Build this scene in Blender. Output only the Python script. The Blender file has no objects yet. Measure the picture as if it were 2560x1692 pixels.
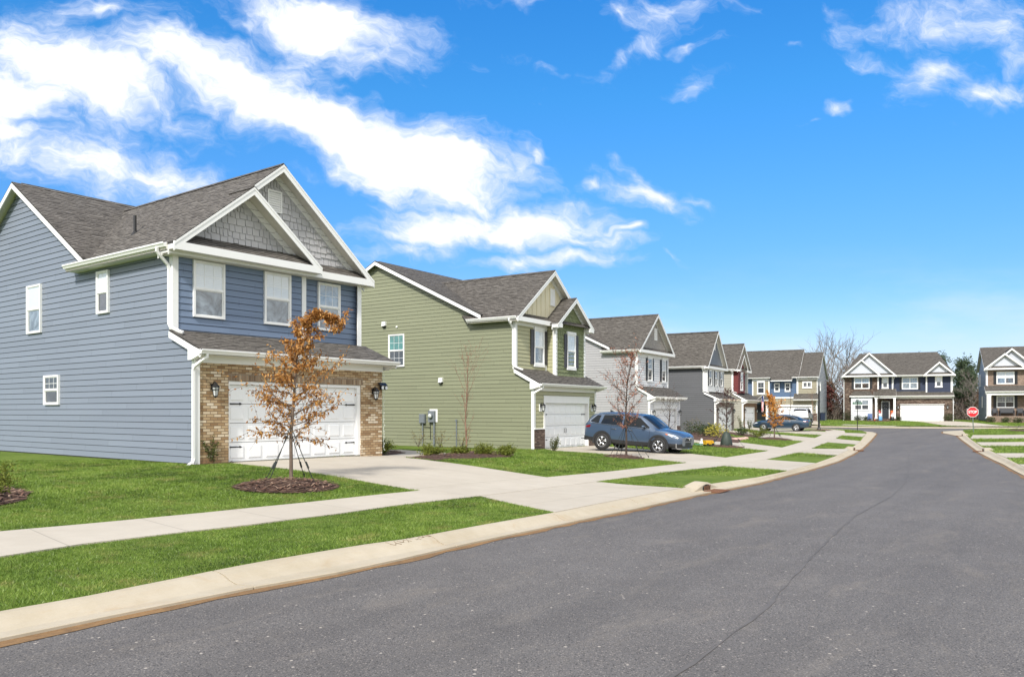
import bpy, bmesh, math, random
import numpy as np
from mathutils import Vector, Matrix
from mathutils.geometry import delaunay_2d_cdt
SC = bpy.context.scene
COL = SC.collection
PI = math.pi
rad = math.radians
random.seed(7)

# ------------------------------------------------------------------ camera
cam_d = bpy.data.cameras.new("camera")
cam_d.sensor_width = 36.0
cam_d.lens = 28.41
cam_d.shift_y = 0.0711
cam_d.clip_start = 0.1
cam_d.clip_end = 3000
cam = bpy.data.objects.new("camera", cam_d)
cam.location = (0, 0, 1.75)
cam.rotation_euler = (rad(90), 0, 0)
COL.objects.link(cam)
SC.camera = cam

# ------------------------------------------------------------------ sun, exposure
SUN_EL, SUN_AZ = rad(42), math.atan2(-0.34, -0.94)      # azimuth measured from +Y towards +X
sd = Vector((math.sin(SUN_AZ) * math.cos(SUN_EL), math.cos(SUN_AZ) * math.cos(SUN_EL), math.sin(SUN_EL)))
sun_d = bpy.data.lights.new("sun", 'SUN')
sun_d.energy = 3.1
sun_d.angle = rad(5.5)
sun_d.color = (1.0, 0.955, 0.885)
sun = bpy.data.objects.new("sun", sun_d)
sun.rotation_euler = sd.to_track_quat('Z', 'Y').to_euler()
COL.objects.link(sun)
SC.view_settings.view_transform = 'Standard'
SC.view_settings.look = 'None'
SC.view_settings.exposure = 0.64
SC.view_settings.gamma = 1.0

# ------------------------------------------------------------------ node helpers
class NT:
    def __init__(s, nt):
        s.nt = nt
    def n(s, t, **kw):
        nd = s.nt.nodes.new(t)
        for k, v in kw.items():
            setattr(nd, k, v)
        return nd
    def link(s, a, b):
        s.nt.links.new(a, b)
    def put(s, sock, v):
        if hasattr(v, 'is_linked') or isinstance(v, bpy.types.NodeSocket):
            s.nt.links.new(v, sock)
        else:
            sock.default_value = v
    def math(s, op, a, b=None, c=None, clamp=False):
        nd = s.n('ShaderNodeMath', operation=op)
        nd.use_clamp = clamp
        s.put(nd.inputs[0], a)
        if b is not None: s.put(nd.inputs[1], b)
        if c is not None: s.put(nd.inputs[2], c)
        return nd.outputs[0]
    def vmath(s, op, a, b=None, out=0):
        nd = s.n('ShaderNodeVectorMath', operation=op)
        s.put(nd.inputs[0], a)
        if b is not None: s.put(nd.inputs[1], b)
        return nd.outputs[out]
    def noise(s, vec, scale, detail=3, rough=0.55, out='Fac', dist=0.0):
        nd = s.n('ShaderNodeTexNoise')
        if vec is not None: s.link(vec, nd.inputs['Vector'])
        nd.inputs['Scale'].default_value = scale
        nd.inputs['Detail'].default_value = detail
        nd.inputs['Roughness'].default_value = rough
        nd.inputs['Distortion'].default_value = dist
        return nd.outputs[out]
    def maprange(s, v, a, b, c=0.0, d=1.0, smooth=False):
        nd = s.n('ShaderNodeMapRange')
        if smooth: nd.interpolation_type = 'SMOOTHSTEP'
        s.put(nd.inputs[0], v)
        for i, q in enumerate((a, b, c, d)):
            s.put(nd.inputs[i + 1], q)
        return nd.outputs[0]
    def mix(s, f, a, b, mode='MIX'):
        nd = s.n('ShaderNodeMix', data_type='RGBA', blend_type=mode)
        s.put(nd.inputs[0], f)
        s.put(nd.inputs[6], a if not isinstance(a, tuple) else (*a[:3], 1))
        s.put(nd.inputs[7], b if not isinstance(b, tuple) else (*b[:3], 1))
        return nd.outputs[2]
    def ramp(s, f, stops):
        nd = s.n('ShaderNodeValToRGB')
        el = nd.color_ramp.elements
        while len(el) < len(stops): el.new(0.5)
        for e, (p, c) in zip(el, stops):
            e.position = p
            e.color = (*c[:3], 1)
        s.put(nd.inputs[0], f)
        return nd.outputs[0]
    def scale(s, vec, x, y, z):
        return s.vmath('MULTIPLY', vec, (x, y, z))

# ------------------------------------------------------------------ sky: physical sky with broken cloud in world directions
world = bpy.data.worlds.new("World")
SC.world = world
world.use_nodes = True
wt = world.node_tree
wt.nodes.clear()
W = NT(wt)
out = W.n('ShaderNodeOutputWorld')
bg = W.n('ShaderNodeBackground')
bg.inputs['Strength'].default_value = 0.10
W.link(bg.outputs[0], out.inputs[0])
sky = W.n('ShaderNodeTexSky')
sky.sky_type = 'NISHITA'
sky.sun_disc = False
sky.sun_elevation = SUN_EL
sky.sun_rotation = SUN_AZ
sky.air_density = 1.0
sky.dust_density = 0.4
sky.ozone_density = 2.0
tc = W.n('ShaderNodeTexCoord')
D3 = tc.outputs['Generated']
sep = W.n('ShaderNodeSeparateXYZ')
W.link(D3, sep.inputs[0])
dx, dy, dz = sep.outputs
dyc = W.math('MAXIMUM', dy, 0.05)
px = W.math('DIVIDE', dx, dyc)
pz = W.math('DIVIDE', dz, dyc)
comb = W.n('ShaderNodeCombineXYZ')
W.link(px, comb.inputs[0]); W.link(pz, comb.inputs[1])
P0 = comb.outputs[0]
# domain warp so that cloud outlines are ragged
wn = W.noise(P0, 7.0, 4, 0.6, 'Color')
warp = W.vmath('MULTIPLY', W.vmath('SUBTRACT', wn, (0.5, 0.5, 0.5)), (0.16, 0.10, 0))
PW = W.vmath('ADD', P0, warp)
CL = [  # centre x, centre z, half length, half height, tilt (deg), weight
    (-.511, .496, .070, .020, -6, .9), (-.225, .480, .105, .036, -16, 1.2), (-.150, .458, .050, .018, -34, .8), (-.325, .486, .035, .016, 0, .7),
    (-.390, .432, .130, .042, -12, 1.1), (-.320, .395, .115, .036, -26, 1.15), (-.225, .355, .120, .036, -28, 1.15), (-.120, .309, .120, .040, -16, 1.35), (-.050, .284, .055, .022, -12, .9),
    (-.525, .418, .090, .040, -26, 1.3), (-.563, .446, .036, .018, 10, .8), (-.612, .390, .070, .034, 0, 1.2), (-.617, .462, .050, .022, 0, .6),
    (-.540, .314, .140, .042, -8, .95), (-.612, .346, .070, .022, 0, .9), (-.440, .296, .110, .032, -10, .85), (-.415, .360, .170, .050, -10, .50), (-.270, .300, .120, .030, -5, .45),
    (-.078, .222, .110, .026, 4, 1.05), (-.146, .192, .070, .018, 10, .8), (-.023, .238, .055, .018, 0, .85), (.017, .227, .075, .026, 6, 1.15), (.058, .216, .090, .013, -4, .8),
    (.017, .186, .070, .017, 4, .85), (.077, .192, .060, .015, -6, .8), (.128, .227, .020, .008, 0, .8), (.190, .184, .034, .006, -30, .6),
    (.166, .270, .062, .020, -14, .9), (.153, .292, .034, .015, -50, .75), (.220, .267, .036, .010, -8, .75), (.093, .283, .026, .008, 16, .75), (.022, .320, .014, .016, 60, .7),
    (.153, .450, .075, .014, 24, .70), (.131, .490, .034, .016, 0, .75), (.193, .493, .075, .020, 8, .75), (.058, .430, .055, .010, -18, .55), (.240, .455, .018, .008, 0, .55), (.031, .503, .060, .014, 0, .6),
    (.228, .407, .030, .013, 10, .62), (.397, .482, .045, .034, -20, .66), (.532, .474, .135, .036, -6, .66), (.424, .438, .075, .018, -10, .58), (.513, .414, .052, .026, 32, .70), (.600, .400, .060, .020, 8, .74), (.614, .492, .070, .028, 0, .55),
    (.405, .369, .018, .009, 0, .7), (.367, .354, .028, .005, 14, .6), (.334, .459, .022, .007, 0, .6), (.010, .386, .040, .006, -12, .4), (.545, .358, .030, .008, 20, .4), (.640, .430, .05, .02, 0, .7),
]
dens = None
for (cx, cz, a, b, tilt, w) in CL:
    mp = W.n('ShaderNodeMapping', vector_type='TEXTURE')
    W.link(PW, mp.inputs['Vector'])
    mp.inputs['Location'].default_value = (cx, cz, 0)
    mp.inputs['Rotation'].default_value = (0, 0, rad(tilt))
    mp.inputs['Scale'].default_value = (a, b, 1)
    ln = W.vmath('LENGTH', mp.outputs[0], out=1)
    v = W.maprange(ln, 0.0, 2.15, w, 0.0)
    dens = v if dens is None else W.math('MAXIMUM', dens, v)
st = W.n('ShaderNodeMapping', vector_type='TEXTURE')
W.link(PW, st.inputs['Vector'])
st.inputs['Rotation'].default_value = (0, 0, rad(-14))
st.inputs['Scale'].default_value = (1.7, 0.85, 1)
nz = W.noise(st.outputs[0], 10.0, 9, 0.66)
nz2 = W.noise(st.outputs[0], 34.0, 6, 0.65)
val = W.math('ADD', dens, W.math('ADD', W.math('MULTIPLY', W.math('SUBTRACT', nz, 0.5), 1.5), W.math('MULTIPLY', W.math('SUBTRACT', nz2, 0.5), 0.55)))
fm = W.maprange(val, 0.30, 0.92, 0, 1, True)
fm = W.math('MULTIPLY', fm, W.maprange(dens, 0.02, 0.25, 0, 1))
frontw = W.maprange(dy, 0.12, 0.35, 0, 1, True)
# unseen sky behind and overhead: brighter cloud added to fill the house fronts
zc = W.math('MAXIMUM', dz, 0.08)
c2 = W.n('ShaderNodeCombineXYZ')
W.link(W.math('DIVIDE', dx, zc), c2.inputs[0]); W.link(W.math('DIVIDE', dy, zc), c2.inputs[1])
nb = W.noise(c2.outputs[0], 0.9, 5, 0.6)
bm = W.maprange(nb, 0.30, 0.52, 0, 1, True)
bm = W.math('MULTIPLY', bm, W.maprange(dz, 0.0, 0.12))
mask = W.math('ADD', W.math('MULTIPLY', fm, frontw), W.math('MULTIPLY', bm, W.math('SUBTRACT', 1.0, frontw)))
# cloud brightness: lavender shade where thin or under the mass, white in the lit core
core = W.maprange(val, 0.45, 1.05, 0, 1, True)
cfront = W.mix(core, (4.3, 5.2, 7.0), (7.6, 7.6, 7.6))
ccol = W.mix(frontw, (9.6, 9.4, 9.1), cfront)
# deepen the blue of the clear sky away from the horizon (polarised look of the photograph)
tint = W.ramp(dz, [(0.0, (.60, .67, .95)), (.05, (.53, .63, .87)), (.09, (.48, .64, .86)), (.17, (.37, .65, .96)), (.25, (.30, .67, 1.0)), (.36, (.21, .68, 1.0)), (.46, (.15, .62, 1.0))])
deep = W.maprange(dz, .16, .46, 1.12, 1.46)
skyc = W.mix(1.0, sky.outputs[0], tint, 'MULTIPLY')
sc_ = W.n('ShaderNodeVectorMath', operation='SCALE'); W.link(skyc, sc_.inputs[0]); W.link(deep, sc_.inputs['Scale'])
skyc = sc_.outputs[0]
thin = W.noise(W.scale(P0, 2.2, 8.0, 1), 1.5, 5, 0.6)
wisps = W.math('MULTIPLY', W.maprange(thin, 0.42, 0.75, 0.05, 0.75, True), W.maprange(dz, 0.20, 0.03, 0, 1, True))
lowh = W.math('MULTIPLY', W.maprange(dz, .02, .13, .55, 0, True), W.maprange(px, -.1, .5, .35, 1))
skyc = W.mix(lowh, skyc, (5.3, 6.0, 6.7))
skyc = W.mix(wisps, skyc, (5.5, 6.1, 6.7))
fin = W.mix(mask, skyc, ccol)
W.link(fin, bg.inputs['Color'])
world.cycles.sampling_method = 'MANUAL'
world.cycles.sample_map_resolution = 512
# ------------------------------------------------------------------ mesh helpers
class MB:
    """collects faces of one mesh; every face has a material slot; UVs are metric, u horizontal and v up the face"""
    def __init__(s):
        s.v = []; s.f = []; s.m = []; s.uvs = {}
    def add(s, pts, faces, m=0):
        b = len(s.v)
        s.v.extend([tuple(p) for p in pts])
        for f in faces:
            s.f.append(tuple(b + i for i in f)); s.m.append(m)
    def poly(s, pts, m=0):
        s.add(pts, [tuple(range(len(pts)))], m)
    def box(s, x0, x1, y0, y1, z0, z1, m=0):
        if x0 > x1: x0, x1 = x1, x0
        if y0 > y1: y0, y1 = y1, y0
        if z0 > z1: z0, z1 = z1, z0
        s.add([(x0, y0, z0), (x1, y0, z0), (x1, y1, z0), (x0, y1, z0), (x0, y0, z1), (x1, y0, z1), (x1, y1, z1), (x0, y1, z1)],
              [(0, 3, 2, 1), (4, 5, 6, 7), (0, 1, 5, 4), (1, 2, 6, 5), (2, 3, 7, 6), (3, 0, 4, 7)], m)
    def fbox(s, F, s0, s1, z0, z1, d0, d1, m=0):
        if s0 > s1: s0, s1 = s1, s0
        P = [F(a, z, d) for z in (z0, z1) for d in (d0, d1) for a in (s0, s1)]
        # index: z*4 + d*2 + s
        s.add(P, [(0, 1, 3, 2), (4, 6, 7, 5), (2, 3, 7, 6), (0, 4, 5, 1), (1, 5, 7, 3), (0, 2, 6, 4)], m)
    def prism(s, pts, vec, m=0, mside=None, mbot=None):
        """closed solid: polygon pts swept by vec"""
        n = len(pts)
        vec = Vector(vec)
        A = [Vector(p) for p in pts]
        B = [p + vec for p in A]
        s.add(A, [tuple(range(n))], m)
        s.add(B, [tuple(reversed(range(n)))], m if mbot is None else mbot)
        ms = m if mside is None else mside
        for i in range(n):
            j = (i + 1) % n
            s.add([A[i], B[i], B[j], A[j]], [(0, 1, 2, 3)], ms)
    def tube(s, path, radii, n=6, m=0, cap=True, flat=1.0):
        path = [Vector(p) for p in path]
        if not hasattr(radii, '__len__'): radii = [radii] * len(path)
        b = len(s.v)
        up = Vector((0, 0, 1))
        prev = None
        for i, p in enumerate(path):
            t = (path[min(i + 1, len(path) - 1)] - path[max(i - 1, 0)])
            if t.length < 1e-9: t = Vector((0, 0, 1))
            t.normalize()
            if prev is None:
                a = t.cross(up)
                if a.length < 0.05: a = t.cross(Vector((1, 0, 0)))
                a.normalize()
            else:
                a = prev - t * prev.dot(t)
                if a.length < 1e-6: a = t.cross(up)
                a.normalize()
            prev = a
            c = t.cross(a)
            for k in range(n):
                an = 2 * PI * (k + .5) / n
                s.v.append(tuple(p + a * (math.cos(an) * radii[i]) + c * (math.sin(an) * radii[i] * flat)))
        for i in range(len(path) - 1):
            for k in range(n):
                k2 = (k + 1) % n
                s.f.append((b + i * n + k, b + i * n + k2, b + (i + 1) * n + k2, b + (i + 1) * n + k)); s.m.append(m)
        if cap:
            s.f.append(tuple(b + k for k in reversed(range(n)))); s.m.append(m)
            e = b + (len(path) - 1) * n
            s.f.append(tuple(e + k for k in range(n))); s.m.append(m)
    def lathe(s, prof, n=12, m=0, c=(0, 0, 0), axis='Z'):
        """prof: (r, h) pairs"""
        b = len(s.v)
        for r, h in prof:
            for k in range(n):
                an = 2 * PI * k / n
                x, y = r * math.cos(an), r * math.sin(an)
                q = (x, y, h) if axis == 'Z' else ((x, h, y) if axis == 'Y' else (h, x, y))
                s.v.append((c[0] + q[0], c[1] + q[1], c[2] + q[2]))
        for i in range(len(prof) - 1):
            for k in range(n):
                k2 = (k + 1) % n
                s.f.append((b + i * n + k, b + i * n + k2, b + (i + 1) * n + k2, b + (i + 1) * n + k)); s.m.append(m)
    def build(s, name, mats, parent=None, smooth=False, loc=None):
        me = bpy.data.meshes.new(name)
        me.from_pydata(s.v, [], s.f)
        mats = list(mats) if isinstance(mats, (list, tuple)) else [mats]
        if 9 in s.m:                      # black sheet painting the shade line between lapped boards
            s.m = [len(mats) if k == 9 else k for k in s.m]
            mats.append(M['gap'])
        for k in mats: me.materials.append(k)
        me.polygons.foreach_set('material_index', s.m)
        if smooth: me.polygons.foreach_set('use_smooth', [True] * len(s.f))
        uv = me.uv_layers.new(name='UVMap').data
        for p in me.polygons:
            n = p.normal
            t = Vector((-n.y, n.x, 0))
            if t.length < 1e-4: t = Vector((1, 0, 0))
            t.normalize()
            bt = n.cross(t)
            for li in p.loop_indices:
                co = me.vertices[me.loops[li].vertex_index].co
                uv[li].uv = (co.dot(t), co.dot(bt))
        me.update()
        o = bpy.data.objects.new(name, me)
        COL.objects.link(o)
        if parent is not None: o.parent = parent
        if loc is not None: o.location = loc
        return o

def tag(o, label, cat, group=None, kind=None):
    o['label'] = label; o['category'] = cat
    if group: o['group'] = group
    if kind: o['kind'] = kind
    return o
def thing(name, label, cat, loc=(0, 0, 0), rz=0.0, group=None):
    o = bpy.data.objects.new(name, None)
    o.empty_display_size = 0.3
    o.location = loc; o.rotation_euler = (0, 0, rz)
    COL.objects.link(o)
    return tag(o, label, cat, group)
def structure(o, label=None):
    o['kind'] = 'structure'
    if label: o['label'] = label
    return o

def clip_half(poly, ax, lim, keep_ge):
    outp = []
    n = len(poly)
    for i in range(n):
        a, b = poly[i], poly[(i + 1) % n]
        ia = a[ax] >= lim if keep_ge else a[ax] <= lim
        ib = b[ax] >= lim if keep_ge else b[ax] <= lim
        if ia: outp.append(a)
        if ia != ib:
            t = (lim - a[ax]) / (b[ax] - a[ax])
            outp.append((a[0] + t * (b[0] - a[0]), a[1] + t * (b[1] - a[1])))
    return outp
def clip_convex(poly, conv):
    """clip poly by a convex counter-clockwise polygon"""
    for i in range(len(conv)):
        (ax, ay), (bx, by) = conv[i], conv[(i + 1) % len(conv)]
        ex, ey = bx - ax, by - ay
        side = lambda p: ex * (p[1] - ay) - ey * (p[0] - ax)
        o = []
        n = len(poly)
        for k in range(n):
            p, q = poly[k], poly[(k + 1) % n]
            sp, sq = side(p), side(q)
            if sp >= 0: o.append(p)
            if (sp >= 0) != (sq >= 0):
                t = sp / (sp - sq)
                o.append((p[0] + t * (q[0] - p[0]), p[1] + t * (q[1] - p[1])))
        poly = o
        if len(poly) < 3: return []
    return poly

# ------------------------------------------------------------------ materials
def new_mat(name):
    m = bpy.data.materials.new(name)
    m.use_nodes = True
    m.node_tree.nodes.clear()
    T = NT(m.node_tree)
    o = T.n('ShaderNodeOutputMaterial')
    p = T.n('ShaderNodeBsdfPrincipled')
    T.link(p.outputs[0], o.inputs[0])
    return m, T, p
def bump(T, p, h, strength=0.4, dist=0.01):
    b = T.n('ShaderNodeBump')
    b.inputs['Strength'].default_value = strength
    b.inputs['Distance'].default_value = dist
    T.link(h, b.inputs['Height'])
    T.link(b.outputs[0], p.inputs['Normal'])
def uvc(T):
    return T.n('ShaderNodeTexCoord').outputs['UV']
def objc(T):
    return T.n('ShaderNodeTexCoord').outputs['Object']
def posc(T):
    return T.n('ShaderNodeNewGeometry').outputs['Position']
def rgb(r, g, b):
    f = lambda c: (c / 255 / 12.92) if c / 255 <= 0.04045 else ((c / 255 + 0.055) / 1.055) ** 2.4
    return (f(r), f(g), f(b))

_plain = {}
def plain(name, col, rough=0.5, metal=0.0, spec=0.5, var=0.08, scale=9.0, coat=0.0):
    if name in _plain: return _plain[name]
    m, T, p = new_mat(name)
    n = T.noise(objc(T), scale, 4, 0.6)
    c = T.mix(n, tuple(c * (1 - var) for c in col), tuple(min(1, c * (1 + var)) for c in col))
    T.link(c, p.inputs['Base Color'])
    p.inputs['Roughness'].default_value = rough
    p.inputs['Metallic'].default_value = metal
    p.inputs['Specular IOR Level'].default_value = spec
    p.inputs['Coat Weight'].default_value = coat
    p.inputs['Coat Roughness'].default_value = 0.04
    _plain[name] = m
    return m

def siding_mat(name, col):
    m, T, p = new_mat(name)
    uv = uvc(T)
    # board-to-board tone differences, butt joints and fine wood grain
    sp = T.n('ShaderNodeSeparateXYZ'); T.link(uv, sp.inputs[0])
    row = T.math('FLOOR', T.math('DIVIDE', sp.outputs[1], 0.178))
    sh = T.math('FRACT', T.math('MULTIPLY', row, 0.6180339))
    seg = T.math('ADD', T.math('DIVIDE', sp.outputs[0], 3.66), sh)
    wn = T.n('ShaderNodeTexWhiteNoise', noise_dimensions='2D')
    cb = T.n('ShaderNodeCombineXYZ'); T.link(T.math('FLOOR', seg), cb.inputs[0]); T.link(row, cb.inputs[1])
    T.link(cb.outputs[0], wn.inputs['Vector'])
    joint = T.maprange(T.math('ABSOLUTE', T.math('SUBTRACT', T.math('FRACT', seg), 0.5)), 0.4985, 0.4993, 0, 1)
    grain = T.noise(T.scale(uv, 1.5, 60, 1), 3.0, 4, 0.6)
    blot = T.noise(uv, 0.55, 3, 0.5)
    f = T.math('ADD', T.math('MULTIPLY', wn.outputs['Value'], 0.45), T.math('ADD', T.math('MULTIPLY', grain, 0.25), T.math('MULTIPLY', blot, 0.4)))
    c = T.mix(f, tuple(k * .90 for k in col), tuple(k * 1.10 for k in col))
    c = T.mix(T.math('MULTIPLY', joint, 0.8), c, tuple(k * .35 for k in col))
    T.link(c, p.inputs['Base Color'])
    p.inputs['Roughness'].default_value = 0.5
    p.inputs['Specular IOR Level'].default_value = 0.4
    bump(T, p, grain, 0.15, 0.002)
    return m

def brick_mat(name, cols, mortar, scale=1.0, vertical=False, dark_share=0.0):
    """cols: list of brick tones, light ones appear in bands and scattered"""
    m, T, p = new_mat(name)
    uv = uvc(T)
    if vertical:
        mp = T.n('ShaderNodeMapping'); T.link(uv, mp.inputs[0]); mp.inputs['Rotation'].default_value = (0, 0, PI / 2); uv = mp.outputs[0]
    bt = T.n('ShaderNodeTexBrick')
    T.link(uv, bt.inputs['Vector'])
    bt.offset = 0.0 if vertical else 0.5
    bt.inputs['Color1'].default_value = (0, 0, 0, 1)
    bt.inputs['Color2'].default_value = (1, 1, 1, 1)
    bt.inputs['Mortar'].default_value = (0.5, 0.5, 0.5, 1)
    bt.inputs['Scale'].default_value = 1.0
    bt.inputs['Mortar Size'].default_value = 0.009
    bt.inputs['Mortar Smooth'].default_value = 0.15
    bt.inputs['Brick Width'].default_value = 0.215
    bt.inputs['Row Height'].default_value = 0.076
    sp = T.n('ShaderNodeSeparateXYZ'); T.link(uv, sp.inputs[0])
    band = T.noise(T.scale(uv, 0.35, 2.6, 1), 1.6, 3, 0.5)
    f = T.math('ADD', T.math('MULTIPLY', bt.outputs['Color'], 0.80), T.math('MULTIPLY', T.math('SUBTRACT', band, 0.30), 0.55), clamp=True)
    n = len(cols)
    c = T.ramp(f, [(i / (n - 1), k) for i, k in enumerate(cols)])
    g = T.noise(uv, 55, 4, 0.65)
    c = T.mix(0.35, c, T.mix(g, (0.25, 0.25, 0.25), (1.0, 1.0, 1.0)), 'MULTIPLY')
    c = T.mix(bt.outputs['Fac'], c, mortar)
    T.link(c, p.inputs['Base Color'])
    p.inputs['Roughness'].default_value = 0.85
    h = T.math('ADD', T.math('MULTIPLY', T.math('SUBTRACT', 1.0, bt.outputs['Fac']), 1.0), T.math('MULTIPLY', g, 0.35))
    bump(T, p, h, 0.7, 0.006)
    return m

def shingle_mat(name, tone=1.0, warm=1.0):
    m, T, p = new_mat(name)
    uv = uvc(T)
    wv = T.vmath('ADD', uv, T.vmath('MULTIPLY', T.noise(uv, 3.0, 2, 0.5, 'Color'), (0.02, 0.006, 0)))
    def layer(w, off, seed):
        b = T.n('ShaderNodeTexBrick')
        T.link(T.vmath('ADD', wv, (seed, 0, 0)), b.inputs['Vector'])
        b.offset = off; b.offset_frequency = 2
        b.inputs['Color1'].default_value = (0, 0, 0, 1); b.inputs['Color2'].default_value = (1, 1, 1, 1); b.inputs['Mortar'].default_value = (0, 0, 0, 1)
        b.inputs['Scale'].default_value = 1.0
        b.inputs['Mortar Size'].default_value = 0.0
        b.inputs['Brick Width'].default_value = w
        b.inputs['Row Height'].default_value = 0.143
        return b.outputs['Color']
    a = layer(0.30, 0.37, 0.0); b2 = layer(0.19, 0.61, 3.3)
    sp = T.n('ShaderNodeSeparateXYZ'); T.link(wv, sp.inputs[0])
    fr = T.math('FRACT', T.math('DIVIDE', sp.outputs[1], 0.143))
    # laminated tabs: raised tab or bare course, dark slot just below the course line
    tab = T.math('GREATER_THAN', T.math('ADD', T.math('MULTIPLY', a, 0.6), T.math('MULTIPLY', b2, 0.5)), 0.52)
    line = T.maprange(fr, 0.58, 0.70, 0, 1, True)
    gap = T.math('MULTIPLY', line, T.math('ADD', T.math('MULTIPLY', tab, 0.88), 0.10))
    g = T.noise(uv, 170, 2, 0.7)
    big = T.noise(uv, 0.7, 3, 0.55)
    mixf = T.math('ADD', T.math('MULTIPLY', a, 0.45), T.math('ADD', T.math('MULTIPLY', b2, 0.35), T.math('MULTIPLY', g, 0.25)))
    c = T.ramp(mixf, [(0.08, (0.050 * tone, 0.046 * tone, 0.041 * tone)), (0.38, (0.118 * tone * warm, 0.108 * tone, 0.096 * tone)), (0.62, (0.175 * tone * warm, 0.161 * tone, 0.144 * tone)), (0.95, (0.27 * tone * warm, 0.25 * tone, 0.225 * tone))])
    c = T.mix(T.math('MULTIPLY', big, 0.30), c, (0.12 * tone, 0.105 * tone, 0.09 * tone))
    c = T.mix(gap, c, (0.018, 0.015, 0.013))
    T.link(c, p.inputs['Base Color'])
    p.inputs['Roughness'].default_value = 0.9
    p.inputs['Specular IOR Level'].default_value = 0.2
    h = T.math('ADD', T.math('MULTIPLY', T.math('SUBTRACT', 1.0, fr), T.math('ADD', T.math('MULTIPLY', tab, 0.6), 0.4)), T.math('MULTIPLY', g, 0.25))
    bump(T, p, h, 0.9, 0.012)
    return m

def glass_mat(name, col, rough=0.04, blinds=0.0, streak=0.0):
    """window pane seen from outside in daylight: dim interior or blinds behind a reflecting sheet"""
    m, T, p = new_mat(name)
    uv = uvc(T)
    sp = T.n('ShaderNodeSeparateXYZ'); T.link(uv, sp.inputs[0])
    n = T.noise(uv, 2.3, 4, 0.6, dist=1.5)
    c = T.mix(T.maprange(n, 0.3, 0.72), tuple(k * (1 - .5 * streak) for k in col), tuple(min(1, k * (1 + 1.6 * streak)) for k in col))
    if blinds:
        fr = T.math('FRACT', T.math('DIVIDE', sp.outputs[1], 0.045))
        c = T.mix(T.math('MULTIPLY', T.maprange(fr, 0.7, 1.0), blinds), c, tuple(k * .55 for k in col))
    T.link(c, p.inputs['Base Color'])
    p.inputs['Roughness'].default_value = rough
    p.inputs['IOR'].default_value = 1.52
    p.inputs['Specular IOR Level'].default_value = 0.9
    p.inputs['Coat Weight'].default_value = 0.6
    p.inputs['Coat Roughness'].default_value = 0.02
    wv = T.noise(uv, 1.1, 1, 0.4)
    bump(T, p, wv, 0.05, 0.05)
    return m

def concrete_mat(name, col, dark, scale=1.0, joint=0.0, jaxis=0, stain=0.0, grid=0.0):
    m, T, p = new_mat(name)
    P = posc(T)
    a = T.noise(P, 0.35 * scale, 4, 0.6)
    b = T.noise(P, 3.0 * scale, 5, 0.65)
    g = T.noise(P, 90.0, 2, 0.6)
    f = T.math('ADD', T.math('MULTIPLY', a, 0.5), T.math('ADD', T.math('MULTIPLY', b, 0.35), T.math('MULTIPLY', g, 0.15)))
    c = T.mix(T.maprange(f, 0.33, 0.66), dark, col)
    if stain:
        s = T.noise(T.scale(P, 1, 1, 4), 0.9, 6, 0.7, dist=0.8)
        c = T.mix(T.math('MULTIPLY', T.maprange(s, 0.53, 0.75, 0, 1, True), stain), c, (0.36, 0.235, 0.115))
    if grid:
        rt = T.n('ShaderNodeMapping'); T.link(P, rt.inputs[0]); rt.inputs['Rotation'].default_value = (0, 0, rad(-55)); rt.inputs['Location'].default_value = (.6, 1.1, 0)
        sg = T.n('ShaderNodeSeparateXYZ'); T.link(rt.outputs[0], sg.inputs[0])
        for q in (0, 1):
            fr = T.math('ABSOLUTE', T.math('SUBTRACT', T.math('FRACT', T.math('DIVIDE', sg.outputs[q], grid)), 0.5))
            c = T.mix(T.math('MULTIPLY', T.maprange(fr, 0.5 - .018 / grid, 0.5 - .006 / grid, 0, 1), .45), c, tuple(k * .45 for k in dark))
        tyre = T.noise(T.scale(rt.outputs[0], 1.2, .12, 1), 1.0, 4, .6)
        c = T.mix(T.maprange(tyre, .52, .72, 0, .30, True), c, tuple(k * .72 for k in dark))
    if joint:
        uv = uvc(T)
        sp = T.n('ShaderNodeSeparateXYZ'); T.link(uv, sp.inputs[0])
        fr = T.math('ABSOLUTE', T.math('SUBTRACT', T.math('FRACT', T.math('DIVIDE', sp.outputs[jaxis], joint)), 0.5))
        j = T.maprange(fr, 0.5 - 0.012 / joint, 0.5 - 0.004 / joint, 0, 1)
        c = T.mix(T.math('MULTIPLY', j, 0.55), c, tuple(k * .42 for k in dark))
    T.link(c, p.inputs['Base Color'])
    p.inputs['Roughness'].default_value = 0.88
    p.inputs['Specular IOR Level'].default_value = 0.25
    bump(T, p, T.math('ADD', g, T.math('MULTIPLY', b, 0.6)), 0.25, 0.004)
    return m

M = {}
M['gap'] = plain('lap_shade_backing', (.014, .015, .017), .9)  # near-black sheet that paints the shade line under each lap
M['trim'] = plain('white_trim_paint', (0.80, 0.80, 0.79), 0.45, var=0.03, scale=2.5)
M['soffit'] = plain('soffit_vinyl', (0.72, 0.69, 0.63), 0.6, var=0.04)
M['gutter'] = plain('white_gutter_metal', (0.80, 0.80, 0.79), 0.32, var=0.03)
M['roofedge'] = plain('roof_edge', (0.03, 0.028, 0.026), 0.85)
M['black'] = plain('black_metal', (0.012, 0.012, 0.013), 0.4)
M['gdoor'] = plain('white_garage_door', (0.82, 0.83, 0.84), 0.4, var=0.02, scale=1.2)
M['found'] = plain('foundation_concrete', (0.23, 0.21, 0.185), 0.9, var=.2)
M['shutter'] = plain('charcoal_shutter', (0.055, 0.052, 0.056), 0.5, var=.15)
M['shutterk'] = plain('black_shutter', (0.012, 0.013, 0.015), 0.45, var=.15)
M['shingle'] = shingle_mat('asphalt_shingle_brown', .80, 1.0)
M['shingle2'] = shingle_mat('asphalt_shingle_grey', .72, 1.0)
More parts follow.
